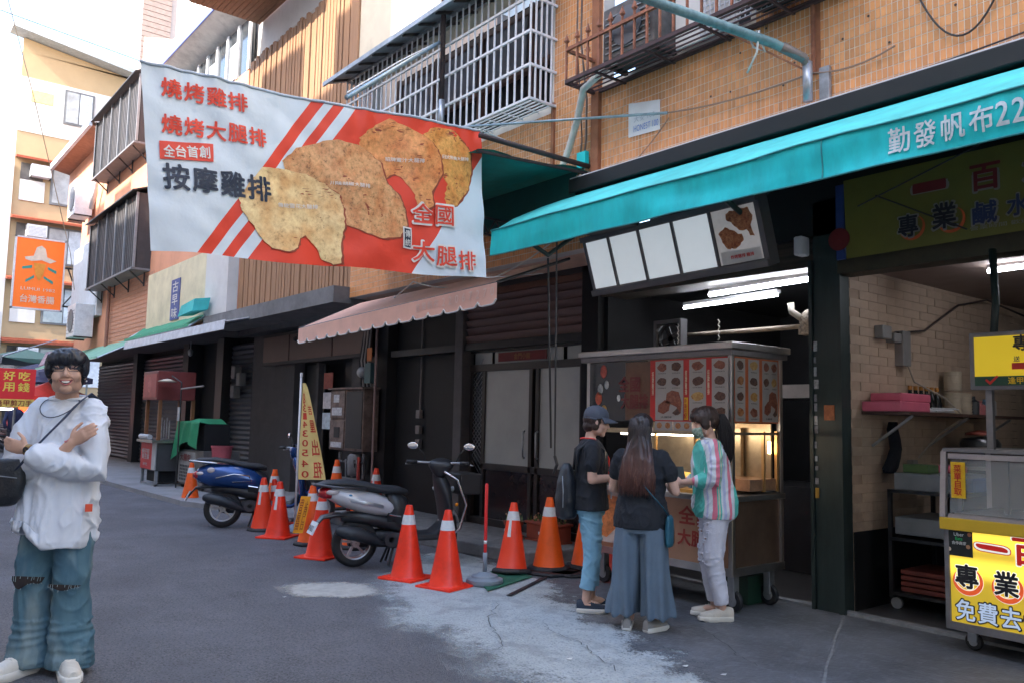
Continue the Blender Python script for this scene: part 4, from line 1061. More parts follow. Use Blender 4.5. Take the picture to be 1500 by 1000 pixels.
part('tie_rope', MB().tube([ban(1,1),Vector((-6.3,5.5,4.15))], .006), MATS['tie_rope'], bn); part('tie_rope', MB().tube([ban(1,0),Vector((-6.4,5.5,2.95))], .004), MATS['tie_rope'], bn)

# ------------------------------------------------------------------ menu box with added glow
mnu = thing('menu_lightbox', 'long dark framed overhead menu box with five panels under the awning', 'menu sign', (-4.3,5.0,2.5))
Ya, Yb, Za, Zb = 4.95, 5.12, 3.055, 2.555
X0, X1 = -5.25, -3.44
def mp(x, t, off=0.): # t: 0 bottom..1 top, off towards the street
    d = Vector((0, Ya-Yb, Za-Zb)); n = Vector((0,-d.z,d.y)).normalized()
    return Vector((x, Yb, Zb+ (x-X0)*.02)) + d*t + n*off
def mbox(a, b, t0, t1, off0, off1): # slab on the tilted plane
    m = MB()
    q = [mp(a,t0,off0),mp(b,t0,off0),mp(b,t1,off0),mp(a,t1,off0)]; r = [mp(a,t0,off1),mp(b,t0,off1),mp(b,t1,off1),mp(a,t1,off1)]
    return m.add(q+r, [(0,3,2,1),(4,5,6,7),(0,1,5,4),(1,2,6,5),(2,3,7,6),(3,0,4,7)])
fr = M('lightbox_frame', (.085,.083,.09), rough=.45, var=.15)
part('casing', mbox(X0,X1,0,1,-.12,-.001), fr, mnu)
part('top_bezel', mbox(X0,X1,.91,1.0,-.005,.03), fr, mnu, bevel=.004)
part('bottom_bezel', mbox(X0,X1,0,.10,-.005,.03), fr, mnu, bevel=.004)
xs = [-5.22,-4.93,-4.59,-4.235,-3.87,-3.47]
panel_m = M('menu_panel_added_glow', (.62,.68,.72), rough=.35, var=.06, scale=1.5, emit=.085)  # faint emission added to lift the panel brightness, no lamp behind them
for i in range(5):
    a, b = xs[i]+.015, xs[i+1]-.012
    part('panel', mbox(a,b,.115,.895,-.0,.006), panel_m if i < 4 else M('photo_panel', (.6,.57,.55), emit=.03, rough=.35, var=.15, scale=5), mnu)  # last panel has a fainter added glow
    if i < 4: part('divider', mbox(xs[i+1]-.01,xs[i+1]+.012,.1,.905,.0,.02), fr, mnu)
crust = food_mat('printed_fried_crust', (.10,.02,.008), (.34,.11,.035), (.62,.30,.12), 45)
def flat_blob(fn, pts, off, seed=0, rough=.06):
    q = []
    for a, b in zip(pts, pts[1:]+pts[:1]):
        for k in range(4):
            t = k/4; x = a[0]+(b[0]-a[0])*t; y = a[1]+(b[1]-a[1])*t
            n = noise.noise_vector(Vector((x*9,y*9,seed)))*rough; q.append((x+n.x, y+n.y))
    return MB().add([fn(x, y, off) for x, y in q], [tuple(range(len(q)))])
fnp = lambda x, y, off=.009: mp(-3.855+x*.37, .115+y*.78, off)
part('photo_print', flat_blob(fnp, [(.05,.0),(.98,.0),(.98,.22),(.05,.24)], .0075, rough=0), M('print_pale', (.5,.5,.48), rough=.4), mnu)
part('photo_print', flat_blob(fnp, [(.35,.92),(.6,.97),(.85,.93),(.95,.8),(.9,.6),(.92,.45),(.8,.42),(.78,.55),(.6,.6),(.45,.72),(.36,.8)], .009, 1), crust, mnu)
part('photo_print', flat_blob(fnp, [(.1,.6),(.3,.66),(.45,.6),(.62,.5),(.66,.38),(.5,.27),(.3,.27),(.15,.4)], .010, 2), crust, mnu)
part('lettering', text('炸烤雞排 雞排', lambda x, y: fnp(.55+x, .12+y*1.0, .011), w=.55, h=.07, bold=.04), M('print_red', (.55,.03,.03), rough=.5), mnu)
t = thing('projector_lamp', 'black twin spotlight unit clipped above the menu box', 'lamp', (-4.9,4.8,3.05))
part('body', MB().box(-5.1,-4.55,4.75,4.95,3.04,3.12), black, t, bevel=.015)
for x in (-5.0,-4.83): part('lens', MB().lathe([(.002,-.03),(.045,-.03),(.05,.05)],14,(x,4.72,3.1),'Y'), M('lens_glass', (.5,.5,.62), rough=.1, metal=.4), t, smooth=True)

# ------------------------------------------------------------------ food cart
ct = thing('food_cart', 'stainless steel fried chicken cart with menu boards and glass case', 'food cart', (-4.75,5.6,0))
cx0, cx1, cy0, cy1 = -5.55, -3.93, 5.32, 6.0
part('roof_slab', MB().box(cx0-.06,cx1+.04,cy0-.05,cy1+.06,2.03,2.085), stainless, ct, bevel=.008)
part('roof_rim', MB().box(cx0-.04,cx1+.02,cy0-.03,cy1+.04,1.985,2.03), M('dull_steel', (.16,.15,.15), rough=.45, metal=.7, var=.2), ct)
for x, y in ((cx0+.03,cy0+.02),(cx1-.02,cy0+.02),(cx0+.03,cy1-.02),(cx1-.02,cy1-.02)): part('post', MB().box(x-.02,x+.02,y-.02,y+.02,.3,2.0), stainless, ct, bevel=.004)
part('sign_board', MB().box(cx0+.05,-4.82,cy0+.0,cy0+.03,1.46,1.98), M('black_glass_board', (.02,.02,.022), rough=.15, spec=.7), ct)
part('sign_board', MB().box(-5.05,-4.725,cy0-.004,cy0+.0,1.47,1.97), M('brown_board', (.11,.05,.025), rough=.35, var=.4, scale=3), ct)
part('lettering', text('全國', plane_fn((-5.0,cy0-.006,1.78),(1,0,0),(0,0,1)), w=.26, h=.14, bold=.05), M('dark_red_print', (.12,.015,.015), rough=.5), ct)
part('lettering', text('大腿排', plane_fn((-4.94,cy0-.006,1.63),(1,0,0),(0,0,1)), w=.32, h=.13, bold=.05), MATS['dark_red_print'], ct)
mw_ = M('menu_print_white', (.30,.27,.25), rough=.45, var=.08, scale=4)
mr_ = M('menu_print_red', (.42,.02,.015), rough=.5)
food = [food_mat('menu_food_a', (.06,.015,.01), (.17,.05,.03), (.3,.12,.06), 60), food_mat('menu_food_b', (.12,.03,.01), (.28,.10,.03), (.45,.24,.1), 60), food_mat('menu_food_c', (.02,.01,.01), (.07,.03,.02), (.16,.08,.05), 60), food_mat('menu_food_d', (.2,.09,.02), (.36,.20,.05), (.5,.35,.15), 60)]
ink = M('menu_ink', (.04,.03,.03), rough=.6)
def menu(fn, w, cols, rows, parent, big=False, seed=0):
    """one white price board: fn(x, z) -> point, x 0..w, z 0..1 upwards"""
    part('menu_board', MB().add([fn(0,0,0),fn(w,0,0),fn(w,1,0),fn(0,1,0)], [(0,1,2,3)]), mw_, parent)
    rnd = random.Random(seed)
    rr = rows
    for r in range(rows):
        for c in range(cols):
            if big and r >= 2: continue
            cxx = w*(c+.5)/cols; cz = 1-(r+.42)/(rows)
            a = w/cols*.36; b = .30/rows
            ps = [(cxx+a*math.cos(k*PI/5)*rnd.uniform(.8,1.1), cz+b*math.sin(k*PI/5)*rnd.uniform(.8,1.1)) for k in range(10)]
            part('dish_print', MB().add([fn(x,z,.002) for x, z in ps], [tuple(range(10))]), food[rnd.randrange(4)], parent)
            part('price_line', text('招牌雞排', lambda x, y: fn(cxx+x, cz-.42/rows+y, .002), w=a*1.6, h=.02, bold=.0), ink, parent)
    if big:
        for ps, f in (([(.1,.14),(.3,.1),(.5,.16),(.55,.3),(.35,.34),(.12,.25)],0),([(.38,.3),(.42,.45),(.6,.5),(.85,.47),(.95,.3),(.92,.12),(.8,.08),(.78,.22),(.6,.26)],0),([(.62,.12),(.75,.08),(.9,.12),(.8,.2)],2)):
            part('dish_print', MB().add([fn(x*w,z,.003+.001*f) for x, z in ps], [tuple(range(len(ps)))]), food[f], parent)
        part('price_line', text('大腿排', lambda x, y: fn(w*.4+x, .05+y, .002), w=w*.4, h=.03), ink, parent)
zlo, zhi = 1.475, 1.965
ff = lambda x0: (lambda x, z, off=0: Vector((x0+x, cy0-.008-off, zlo+(zhi-zlo)*z)))
part('red_backing', MB().box(-4.76,cx1-.04,cy0-.005,cy0+.02,zlo-.01,zhi+.012), mr_, ct)
menu(ff(-4.70), .30, 2, 4, ct, True, 1)
menu(ff(-4.34), .17, 1, 4, ct, False, 2)
menu(ff(-4.115), .16, 1, 4, ct, False, 3)
for x in (-4.725,-4.37,-4.145): part('lettering', text('招\n牌\n雞\n排', plane_fn((x,cy0-.008,1.78),(1,0,0),(0,0,1)), h=.2, w=.022, bold=.03), M('print_cream', (.6,.5,.35), rough=.6), ct)
part('yellow_strip', MB().box(-4.385,-4.35,cy0-.016,cy0-.010,1.48,1.66), M('strip_yellow', (.65,.36,.02), rough=.5), ct)
part('lettering', text('冷凍宅配', plane_fn((-4.368,cy0-.018,1.57),(1,0,0),(0,0,1)).__call__ if False else (lambda x, y: Vector((-4.368+x, cy0-.018, 1.57+y))), w=.028, h=.15, bold=.02) if False else text('冷\n凍\n宅\n配', plane_fn((-4.368,cy0-.018,1.57),(1,0,0),(0,0,1)), w=.028, h=.16, bold=.02), mr_, ct)
fs_ = lambda y0: (lambda x, z, off=0: Vector((cx1+.004+off, y0+x, zlo+(zhi-zlo)*z)))
part('red_backing', MB().box(cx1-.02,cx1+.001,cy0+.03,cy1-.06,zlo-.01,zhi+.012), M('menu_orange_backing', (.42,.09,.02), rough=.5), ct)
menu(fs_(cy0+.035), .13, 1, 4, ct, False, 4)
menu(fs_(cy0+.205), .145, 1, 4, ct, False, 5)
menu(fs_(cy0+.39), .215, 2, 4, ct, True, 6)
for k, x in enumerate((-4.70,-4.50)):
    part('small_menu', MB().box(x,x+.19,cy0-.012,cy0-.004,1.39,1.465), mw_, ct)
    for j in (0,1): part('dish_print', MB().add([(x+.05+.09*j+.03*math.cos(q*PI/4),cy0-.014,1.43+.026*math.sin(q*PI/4)) for q in range(8)], [tuple(range(8))]), food[1], ct)
part('small_menu', MB().box(-4.02,-3.95,cy0-.012,cy0-.004,1.40,1.465), mw_, ct)
for i, (x, z, r, c) in enumerate(((-5.32,1.9,.06,(.35,.06,.04)),(-5.36,1.74,.05,(.3,.3,.3)),(-5.28,1.78,.04,(.3,.3,.3)),(-5.38,1.66,.06,(.4,.07,.03)),(-5.13,1.66,.03,(.5,.5,.5)),(-5.31,1.545,.055,(.3,.18,.05)))):
    part('sticker', MB().add([(x+r*.7*math.cos(q*PI/6),cy0-.004,z+r*math.sin(q*PI/6)) for q in range(12)], [tuple(range(12))]), M('cart_sticker_%d' % i, c, rough=.5, var=.5, scale=30), ct)
# glass case with warm light
part('case_frame', MB().box(cx0+.05,cx1-.05,cy0,cy0+.02,1.36,1.40).box(cx0+.05,cx1-.05,cy1-.1,cy1-.08,.95,1.46), M('warm_steel', (.40,.31,.20), rough=.3, metal=.8, var=.25, scale=6), ct)
part('back_sheet', MB().box(cx0+.1,cx1-.3,cy1-.16,cy1-.12,.92,1.42), MATS['warm_steel'], ct)
for x in (-5.0,-4.72,-4.3): part('case_post', MB().box(x,x+.022,cy0+.0,cy0+.022,.92,1.38), M('brass_edge', (.5,.3,.12), rough=.3, metal=.6), ct)
for y in (cy0+.42,cy0+.6): part('case_post', MB().box(cx1-.03,cx1-.005,y,y+.02,.92,1.40), MATS['brass_edge'], ct)
part('case_rim', MB().box(cx1-.03,cx1-.005,cy0+.02,cy0+.62,1.37,1.39), MATS['warm_steel'], ct)
part('side_tray', MB().box(cx1-.35,cx1-.02,cy0+.25,cy1-.05,.93,1.02), M('food_tray', (.35,.2,.12), rough=.4, metal=.4, var=.4), ct)
lt = part('light_tube', MB().tube([(-5.15,cy0+.06,1.355),(-4.04,cy0+.06,1.365)], .012), M('warm_tube', (1,.86,.66), emit=6, var=0), ct)
part('lamp', MB().tube([(-3.98,cy1-.12,1.32),(-3.98,cy1-.12,1.22)], .012), M('amber_lamp', (1,.6,.25), emit=4, var=0), ct)
part('counter_top', MB().box(cx0-.02,cx1+.02,cy0-.12,cy1,.86,.905), stainless, ct, bevel=.006)
part('lower_body', MB().box(cx0+.02,cx1-.02,cy0+.02,cy1-.02,.36,.86), M('brown_steel', (.20,.13,.09), rough=.32, metal=.75, var=.25, scale=2.5), ct)
part('front_panel', MB().box(cx0+.04,cx1-.04,cy0+.0,cy0+.02,.36,.85), M('copper_steel', (.42,.24,.15), rough=.35, metal=.5, var=.2, scale=2), ct)
part('bottom_rail', MB().box(cx0,cx1,cy0-.005,cy0+.03,.30,.36).box(cx1-.03,cx1+.005,cy0,cy1,.30,.36).box(cx0,cx0+.03,cy0,cy1,.3,.36), stainless, ct)
part('lettering', text('全國', plane_fn((-4.28,cy0-.002,.72),(1,0,0),(0,0,1)), w=.34, h=.15, bold=.05), M('front_red_print', (.30,.03,.02), rough=.5), ct)
part('lettering', text('大腿排', plane_fn((-4.25,cy0-.002,.545),(1,0,0),(0,0,1)), w=.42, h=.13, bold=.05), MATS['front_red_print'], ct)
part('lettering', text('日', plane_fn((-4.52,cy0-.003,.53),(1,0,0),(0,0,1)), w=.05, h=.1, bold=.06), ink, ct)
part('poster_panel', MB().box(-5.5,-4.78,cy0-.015,cy0-.003,.40,.84), M('cart_poster', (.55,.42,.36), rough=.5, var=.15), ct)
part('dish_print', MB().add([(-5.45,cy0-.018,.5),(-5.25,cy0-.018,.44),(-5.05,cy0-.018,.6),(-5.1,cy0-.018,.8),(-5.35,cy0-.018,.82)], [(0,1,2,3,4)]), M('poster_crust', (.55,.17,.05), rough=.5, var=.4, scale=25, stain=.6, sscale=20), ct)
def caster(x, y, r, parent, w=.04):
    part('caster_fork', MB().box(x-.03,x+.03,y-.035,y+.035,r*1.2,r*2+.12), steel, parent, bevel=.005)
    t_ = part('caster_wheel', MB().lathe([(.02,-w/2),(r*.9,-w/2),(r,-w/4),(r,w/4),(r*.9,w/2),(.02,w/2)],20,(x,y,r+.01),'Y'), black, parent, smooth=30)
    part('hub', MB().lathe([(.002,-w/2-.004),(r*.5,-w/2-.002),(r*.5,w/2+.002),(.002,w/2+.004)],16,(x,y,r+.01),'Y'), steel, t_)
for x, y in ((-5.42,5.45),(-4.02,5.45),(-5.42,5.9),(-4.02,5.92)): caster(x, y, .085, ct)
part('food_tray', MB().box(-4.62,-4.1,cy0-.06,cy0+.2,.905,.93), M('tray_amber', (.6,.32,.08), rough=.4, metal=.3), ct)
solo('takeaway_box', MB().prism([(-4.55,5.3,.95),(-4.3,5.3,.95),(-4.28,5.42,1.02),(-4.5,5.42,1.04)], (0,0,.02)), M('yellow_card', (.8,.48,.08), rough=.6), 'open yellow card box lying on the lit cart counter', 'box')
solo('green_crate', MB().box(-4.5,-4.08,5.72,6.0,.02,.24), M('dark_green_plastic', (.004,.03,.015), rough=.5), 'dark green plastic crate in the shade under the steel cart', 'crate')
solo('paper_bag', MB().loft([[(x,y,z) for x, y in ((-4.62+a,5.22-a*.1),(-4.45-a,5.22),(-4.45-a,5.3),(-4.62+a,5.3))] for z, a in ((.905,0),(.98,.005),(1.04,.03))]), whitew, 'small white paper bag on the cart counter beside the women', 'bag')

# ------------------------------------------------------------------ cart shop interior
cs = thing('cart_shop_interior', 'dark cluttered interior of the shop behind the food cart', 'building', (-5,8,0))
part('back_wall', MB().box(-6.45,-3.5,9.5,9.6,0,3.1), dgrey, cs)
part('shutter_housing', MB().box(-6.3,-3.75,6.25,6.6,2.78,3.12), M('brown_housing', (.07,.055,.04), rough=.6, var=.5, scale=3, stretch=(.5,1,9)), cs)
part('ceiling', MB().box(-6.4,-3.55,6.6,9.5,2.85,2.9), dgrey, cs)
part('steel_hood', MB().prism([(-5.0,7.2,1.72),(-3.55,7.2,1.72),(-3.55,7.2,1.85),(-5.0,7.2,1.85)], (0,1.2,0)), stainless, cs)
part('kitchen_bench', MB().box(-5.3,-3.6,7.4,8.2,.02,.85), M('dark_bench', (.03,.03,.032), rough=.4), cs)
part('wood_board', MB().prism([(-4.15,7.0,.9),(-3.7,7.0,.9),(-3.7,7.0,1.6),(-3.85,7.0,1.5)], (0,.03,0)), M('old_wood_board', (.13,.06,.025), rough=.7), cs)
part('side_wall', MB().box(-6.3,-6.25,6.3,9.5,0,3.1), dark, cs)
lampm = M('fluorescent_tube', (.86,.90,1), emit=8, var=0)
def tube_lamp(name, label, a, b, r=.016):
    a, b = Vector(a), Vector(b)
    t = thing(name, label, 'lamp', tuple((a+b)/2))
    part('tube', MB().tube([a, b], r, 10), lampm, t)
    part('batten', MB().bar(a+Vector((0,.02,.04)), b+Vector((0,.02,.04)), .07, .035), whitemetal, t)
    return t
tube_lamp('fluorescent_lamp', 'brighter upper fluorescent tube in the dark cart shop', (-5.06,6.5,2.70), (-3.86,6.5,2.73), .02)
tube_lamp('fluorescent_lamp', 'lower thinner fluorescent tube hanging behind the first over the cart', (-5.75,6.95,2.68), (-4.6,6.95,2.70), .013)
solo('horizontal_pipe', MB().tube([(-6.0,7.2,2.42),(-4.5,6.6,2.33),(-4.12,6.6,2.33)], .022), M('dusty_pipe', (.30,.24,.19), rough=.7, var=.3), 'dusty horizontal pipe below the fluorescent tubes', 'pipe', smooth=True)
t = thing('exhaust_motor', 'dusty old motor with a curled duct hanging by the pillar', 'motor', (-4.08,6.6,2.3))
part('housing', MB().ell((-4.03,6.6,2.38),(.11,.08,.10),14).box(-4.12,-3.96,6.54,6.66,2.25,2.33), M('dusty_metal', (.30,.25,.20), rough=.8, var=.6, scale=30, bump=.8, bscale=60), t, smooth=35)
part('duct', MB().tube([(-4.2,6.55,2.54),(-4.19,6.55,2.46),(-4.1,6.55,2.40)], .03, 10), M('dusty_duct', (.5,.45,.38), rough=.7), t, smooth=True)
t = thing('wall_fan', 'black framed square ventilation fan hanging in the dark shop', 'fan', (-5.45,6.55,2.2))
m = MB().box(-5.78,-5.42,6.5,6.6,2.12,2.16).box(-5.78,-5.42,6.5,6.6,2.46,2.5).box(-5.78,-5.74,6.5,6.6,2.16,2.46).box(-5.46,-5.42,6.5,6.6,2.16,2.46)
part('frame', m, M('grey_fan_frame', (.10,.10,.105), rough=.4), t)
part('ring', MB().lathe([(.13,-.02),(.15,-.02),(.15,.02),(.13,.02)],20,(-5.6,6.55,2.31),'Y',True), blackmetal, t)
for k in range(4): part('blade', MB().cbox((-5.6+.06*math.cos(k*PI/2+.4),6.56,2.31+.06*math.sin(k*PI/2+.4)),(.12,.01,.06),ry=-(k*PI/2+.4)), dgrey, t)
for i, x in enumerate((-5.45,-4.95)):
    P = [(x+.008*((k%2)*2-1),6.5,2.45-.025*k) for k in range(9)]
    solo('hanging_chain', MB().tube(P, .006, 5), M('pale_chain', (.5,.47,.42), rough=.6), '%s of two short pale chains hanging under the shop lamps' % ('left','right')[i], 'chain')
solo('blue_plastic_box', MB().box(-4.1,-3.65,7.4,7.8,2.05,2.4), M('deep_blue_plastic', (.01,.03,.12), rough=.5), 'deep blue plastic box high up beside the green pillar', 'box', bevel=.02)
solo('red_bucket', MB().lathe([(.09,0),(.12,.02),(.14,.3),(.13,.3)],14,(-3.9,7.1,.35)), M('dark_red_plastic', (.12,.01,.01), rough=.5), 'dark red bucket on the floor at the back of the cart shop', 'bucket', smooth=30)
solo('stock_pot', MB().lathe([(.02,0),(.14,0),(.14,.2),(.145,.21),(.02,.23)],16,(-4.2,7.6,.86)), stainless, 'steel pot on the bench behind the cart', 'pot', smooth=30)
solo('white_jug', MB().lathe([(.05,0),(.07,.02),(.075,.14),(.05,.2),(.055,.22)],14,(-3.95,7.5,.86)), M('dull_white_plastic', (.3,.28,.25), rough=.5), 'dull white plastic jug on the bench beside the steel pot', 'jug', smooth=True)

# green pillar between the shops
t = thing('green_steel_pillar', 'dark green steel pillar with peeling stickers between the shops', 'pillar', (-3.6,6.2,0))
gp = M('dark_green_paint', (.022,.035,.033), rough=.5, var=.3, scale=4, stretch=(3,3,.5), stain=.3)
part('front_face', MB().box(-3.72,-3.50,6.12,6.3,.0,3.3), gp, t, bevel=.01)
part('flange', MB().box(-3.75,-3.72,6.10,6.16,.0,2.8).box(-3.52,-3.47,6.10,6.13,.0,2.66), gp, t)
random.seed(3)
for i in range(12):
    z = 1.0+i*.095+random.uniform(-.02,.02)
    part('sticker', MB().box(-3.715,-3.685-random.uniform(-.01,.012),6.112,6.117,z,z+random.uniform(.03,.08)), M('pillar_sticker_%d' % (i%3), ((.3,.3,.32),(.2,.2,.22),(.4,.4,.4))[i%3], rough=.7, var=.5, scale=40), t)
part('sticker', MB().box(-3.63,-3.54,6.112,6.117,1.50,1.62), M('pillar_sticker_red', (.35,.12,.05), rough=.7, var=.5, scale=20), t)
part('sticker', MB().box(-3.71,-3.68,6.105,6.11,.88,.96), M('pillar_sticker_gold', (.35,.2,.03), rough=.7), t)
part('speaker_bracket', MB().box(-3.82,-3.74,6.0,6.12,2.84,3.0), whitemetal, t, bevel=.015)

# ------------------------------------------------------------------ right hand shop
rs = thing('right_shop_interior', 'open shop with a beige tiled side wall and pale ceiling', 'building', (-2,8,0))
beige = M('beige_wall_tile', (.50,.37,.27), rough=.6, var=.2, scale=3, stain=.45, sscale=2)
part('wall_backing', MB().box(-3.56,-3.505,6.3,11.5,0,2.8), M('beige_grout', (.40,.29,.21), rough=.8), rs)
bm1 = MB().box(-.003,.006,.002,.298,.002,.073).mesh('wall_tile', beige)
rg = MB(); cnt = 0; loc = BASE[rs.name][0]
for k in range(37):
    for j in range(18):
        y = 6.3+(j+(k%2)*.5)*.3; z = .02+k*.075
        if y > 11.2: continue
        if z > 1.0 and y < 9 and cnt < 300:
            o = bpy.data.objects.new('wall_tile', bm1); COL.objects.link(o); o.parent = rs; o.location = Vector((-3.505+random.uniform(-.002,.002), y, z))-loc; cnt += 1
        else: rg.box(-3.508,-3.499,y+.002,y+.298,z+.002,z+.073)
props(part('wall_tile_field', rg, beige, rs), kind='stuff')
part('ceiling', MB().box(-3.56,4,6.3,11.5,2.75,2.8), M('pale_brown_ceiling', (.30,.22,.18), rough=.8, var=.1), rs)
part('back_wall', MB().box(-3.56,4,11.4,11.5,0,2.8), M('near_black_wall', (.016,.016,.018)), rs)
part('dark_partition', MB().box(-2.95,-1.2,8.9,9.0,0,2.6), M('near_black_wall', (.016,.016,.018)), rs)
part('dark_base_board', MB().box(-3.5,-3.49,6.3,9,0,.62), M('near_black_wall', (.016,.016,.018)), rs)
part('lintel_beam', MB().box(-3.5,4,6.12,6.32,2.66,2.80), M('khaki_beam', (.045,.04,.022), rough=.6, var=.3), rs)
tube_lamp('fluorescent_lamp', 'short fluorescent tube on the ceiling of the right hand shop', (-2.72,7.0,2.70), (-1.6,7.0,2.72), .016)
# hanging shop sign (mascot left out)
hs = thing('shop_banner', 'shaded olive yellow shop banner with red and black characters under the awning', 'shop sign', (-2,6.05,2.8))
part('cloth', MB().add([(-3.38,6.05,2.76),(3,6.05,2.86),(3,6.02,3.42),(-3.38,6.02,3.38)], [(0,1,2,3)]), M('sign_yellow_green', (.14,.135,.02), rough=.6, var=.15, scale=2), hs)
wb = M('sign_white_edge', (.22,.21,.19), rough=.6)
rd = M('sign_red', (.15,.012,.014), rough=.6); bk_ = M('sign_black', (.012,.012,.02), rough=.6); nv = M('sign_navy', (.02,.03,.09), rough=.6)
fnh = lambda cx, cz, off: (lambda x, y: Vector((cx+x, 6.035-off, cz+y)))
for s, x, z, w_, h_, m_ in (('一',-2.72,3.20,.24,.075,rd),('百',-2.34,3.19,.20,.19,rd),('元',-2.0,3.2,.2,.19,rd),('專',-2.88,2.935,.15,.17,bk_),('業',-2.62,2.965,.17,.19,bk_),('鹹',-2.35,2.94,.16,.16,nv),('水',-2.14,2.955,.14,.15,nv),('雞',-1.95,2.96,.15,.16,nv)):
    part('lettering', text(s, fnh(x,z,.006), w=w_*1.16, h=h_*1.14, bold=.09), wb, hs)
    part('lettering', text(s, fnh(x,z,.012), w=w_, h=h_, bold=.045), m_, hs)
for x, z in ((-2.86,2.93),(-2.58,2.94)):
    m = MB(); n = 20
    vs = []
    for i in range(n+1):
        a = -PI*.95+1.25*PI*i/n; r0 = .085; r1 = r0+.022*math.sin(PI*i/n)+.002
        vs += [(x+r0*math.cos(a),6.028,z+r0*math.sin(a)),(x+r1*math.cos(a),6.028,z+r1*math.sin(a))]
    m.add(vs, [(2*i,2*i+1,2*i+3,2*i+2) for i in range(n)])
    part('ring_brush', m, M('sign_orange', (.5,.09,.02), rough=.6), hs)
part('side_strip', MB().box(-3.46,-3.39,6.04,6.06,2.76,3.36), M('sign_blue', (.02,.05,.2), rough=.6), hs)
part('side_disc', MB().lathe([(.002,-.004),(.09,-.004),(.09,.0)],20,(-3.43,6.03,2.92),'Y'), M('sign_red', (.3,.015,.02)), hs)
part('small_print', text('營業時間 歡迎外送', fnh(-2.2,2.84,.006), w=.5, h=.03, bold=0), wb, hs)
for a, b in (((-3.1,5.98,3.2),(-2.45,5.98,2.83)),((-3.2,5.9,3.12),(-2.2,5.9,3.42))): part('rope', MB().tube([a, b], .006, 5), blackmetal, hs)

# yellow glass case stall
st = thing('yellow_food_stall', 'yellow lit food stall with slanted glass case and black lettering', 'food stall', (-2,6,0))
sx0, sy0, sy1 = -2.56, 5.75, 6.5
gr_ = M('stall_steel', (.22,.21,.215), rough=.35, metal=.6, var=.2)
part('base_frame', MB().box(sx0,1.5,sy0+.0,sy1,.15,.20).box(sx0,sx0+.03,sy0,sy1,.2,.8), gr_, st)
part('body', MB().box(sx0+.02,1.5,sy0+.03,sy1,.2,.8), M('stall_body', (.10,.10,.10), rough=.5), st)
yl = M('lit_yellow_panel', (.80,.55,.015), rough=.5, var=.05, emit=0)
def lit_panel():
    m = M('lit_sign_panel', (.85,.58,.02), rough=.45, var=0)
    t = m.node_tree; N, K = t.nodes, t.links; p = N['Principled BSDF']
    tc = N.new('ShaderNodeTexCoord'); sp = N.new('ShaderNodeSeparateXYZ'); K.new(tc.outputs['Object'], sp.inputs[0])
    # two fluorescent tubes glow through the sheet
    def band(z):
        a = N.new('ShaderNodeMath'); a.operation = 'SUBTRACT'; a.inputs[1].default_value = z; K.new(sp.outputs[2], a.inputs[0])
        b = N.new('ShaderNodeMath'); b.operation = 'ABSOLUTE'; K.new(a.outputs[0], b.inputs[0])
        c = N.new('ShaderNodeMapRange'); c.inputs[1].default_value = 0; c.inputs[2].default_value = .12; c.inputs[3].default_value = 1; c.inputs[4].default_value = 0
        c.interpolation_type = 'SMOOTHERSTEP'; K.new(b.outputs[0], c.inputs[0]); return c.outputs[0]
    a = N.new('ShaderNodeMath'); a.operation = 'ADD'; K.new(band(.74), a.inputs[0]); K.new(band(.56), a.inputs[1])
    mr = N.new('ShaderNodeMapRange'); mr.inputs[3].default_value = .035; mr.inputs[4].default_value = .20; K.new(a.outputs[0], mr.inputs[0])
    K.new(mr.outputs[0], p.inputs['Emission Strength']); p.inputs['Emission Color'].default_value = (1,.70,.08,1)
    return m
part('front_panel', MB().box(sx0+.02,1.5,sy0+.015,sy0+.03,.20,.79), lit_panel(), st)
part('counter_band', MB().box(sx0-.02,1.5,sy0-.02,sy1,.79,.87), M('yellow_laminate', (.62,.40,.02), rough=.4, var=.08), st, bevel=.006)
# slanted glass case
gz0, gz1 = .87, 1.30
for x in (sx0, ): 
    part('case_side_frame', MB().bar((x,sy0,gz0),(x,sy0+.04,gz1),.035).bar((x,sy0+.04,gz1),(x,sy1,gz1),.035).bar((x,sy1,gz0),(x,sy1,gz1),.035), M('pale_alu', (.42,.38,.38), rough=.4, metal=.4), st)
part('case_top', MB().box(sx0,1.5,sy0+.02,sy1,gz1,gz1+.025), gr_, st)
part('case_front_rail', MB().box(sx0+.03,1.5,sy0+.02,sy0+.06,gz1-.045,gz1-.01).box(sx0+.03,1.5,sy0-.005,sy0+.02,gz0,gz0+.025), MATS['pale_alu'], st)
part('case_glass', MB().prism([(sx0+.04,sy0+.01,gz0+.03),(1.5,sy0+.01,gz0+.03),(1.5,sy0+.035,gz1-.05),(sx0+.04,sy0+.035,gz1-.05)], (0,.004,0)), M('clear_case_glass', (.75,.8,.8), rough=.05, alpha=.16, var=0), st)
part('case_floor', MB().box(sx0+.05,1.5,sy0+.05,sy1-.05,gz0+.01,gz0+.03), stainless, st)
part('case_inner_frame', MB().box(-2.28,-2.25,sy0+.25,sy0+.28,gz0,gz1).box(sx0+.05,1.5,sy1-.1,sy1-.08,gz0,gz1), M('inner_brown', (.12,.09,.08), rough=.5), st)
part('label', MB().box(-2.505,-2.415,sy0+.0,sy0+.006,1.0,1.235), M('label_yellow', (.80,.48,.01), rough=.5), st)
part('lettering', text('菜\n單\n自\n取', plane_fn((-2.46,sy0-.002,1.118),(1,0,0),(0,0,1)), w=.05, h=.2, bold=.03), M('label_red', (.55,.02,.01), rough=.5), st)
ub = part('delivery_poster', MB().box(sx0+.025,-2.385,sy0+.005,sy0+.012,.625,.795), M('poster_black', (.008,.012,.012), rough=.5), st)
pwh = M('poster_white', (.6,.62,.62), rough=.5)
part('lettering', text('Uber', plane_fn((-2.465,sy0+.003,.765),(1,0,0),(0,0,1)), h=.022, bold=.015), pwh, st)
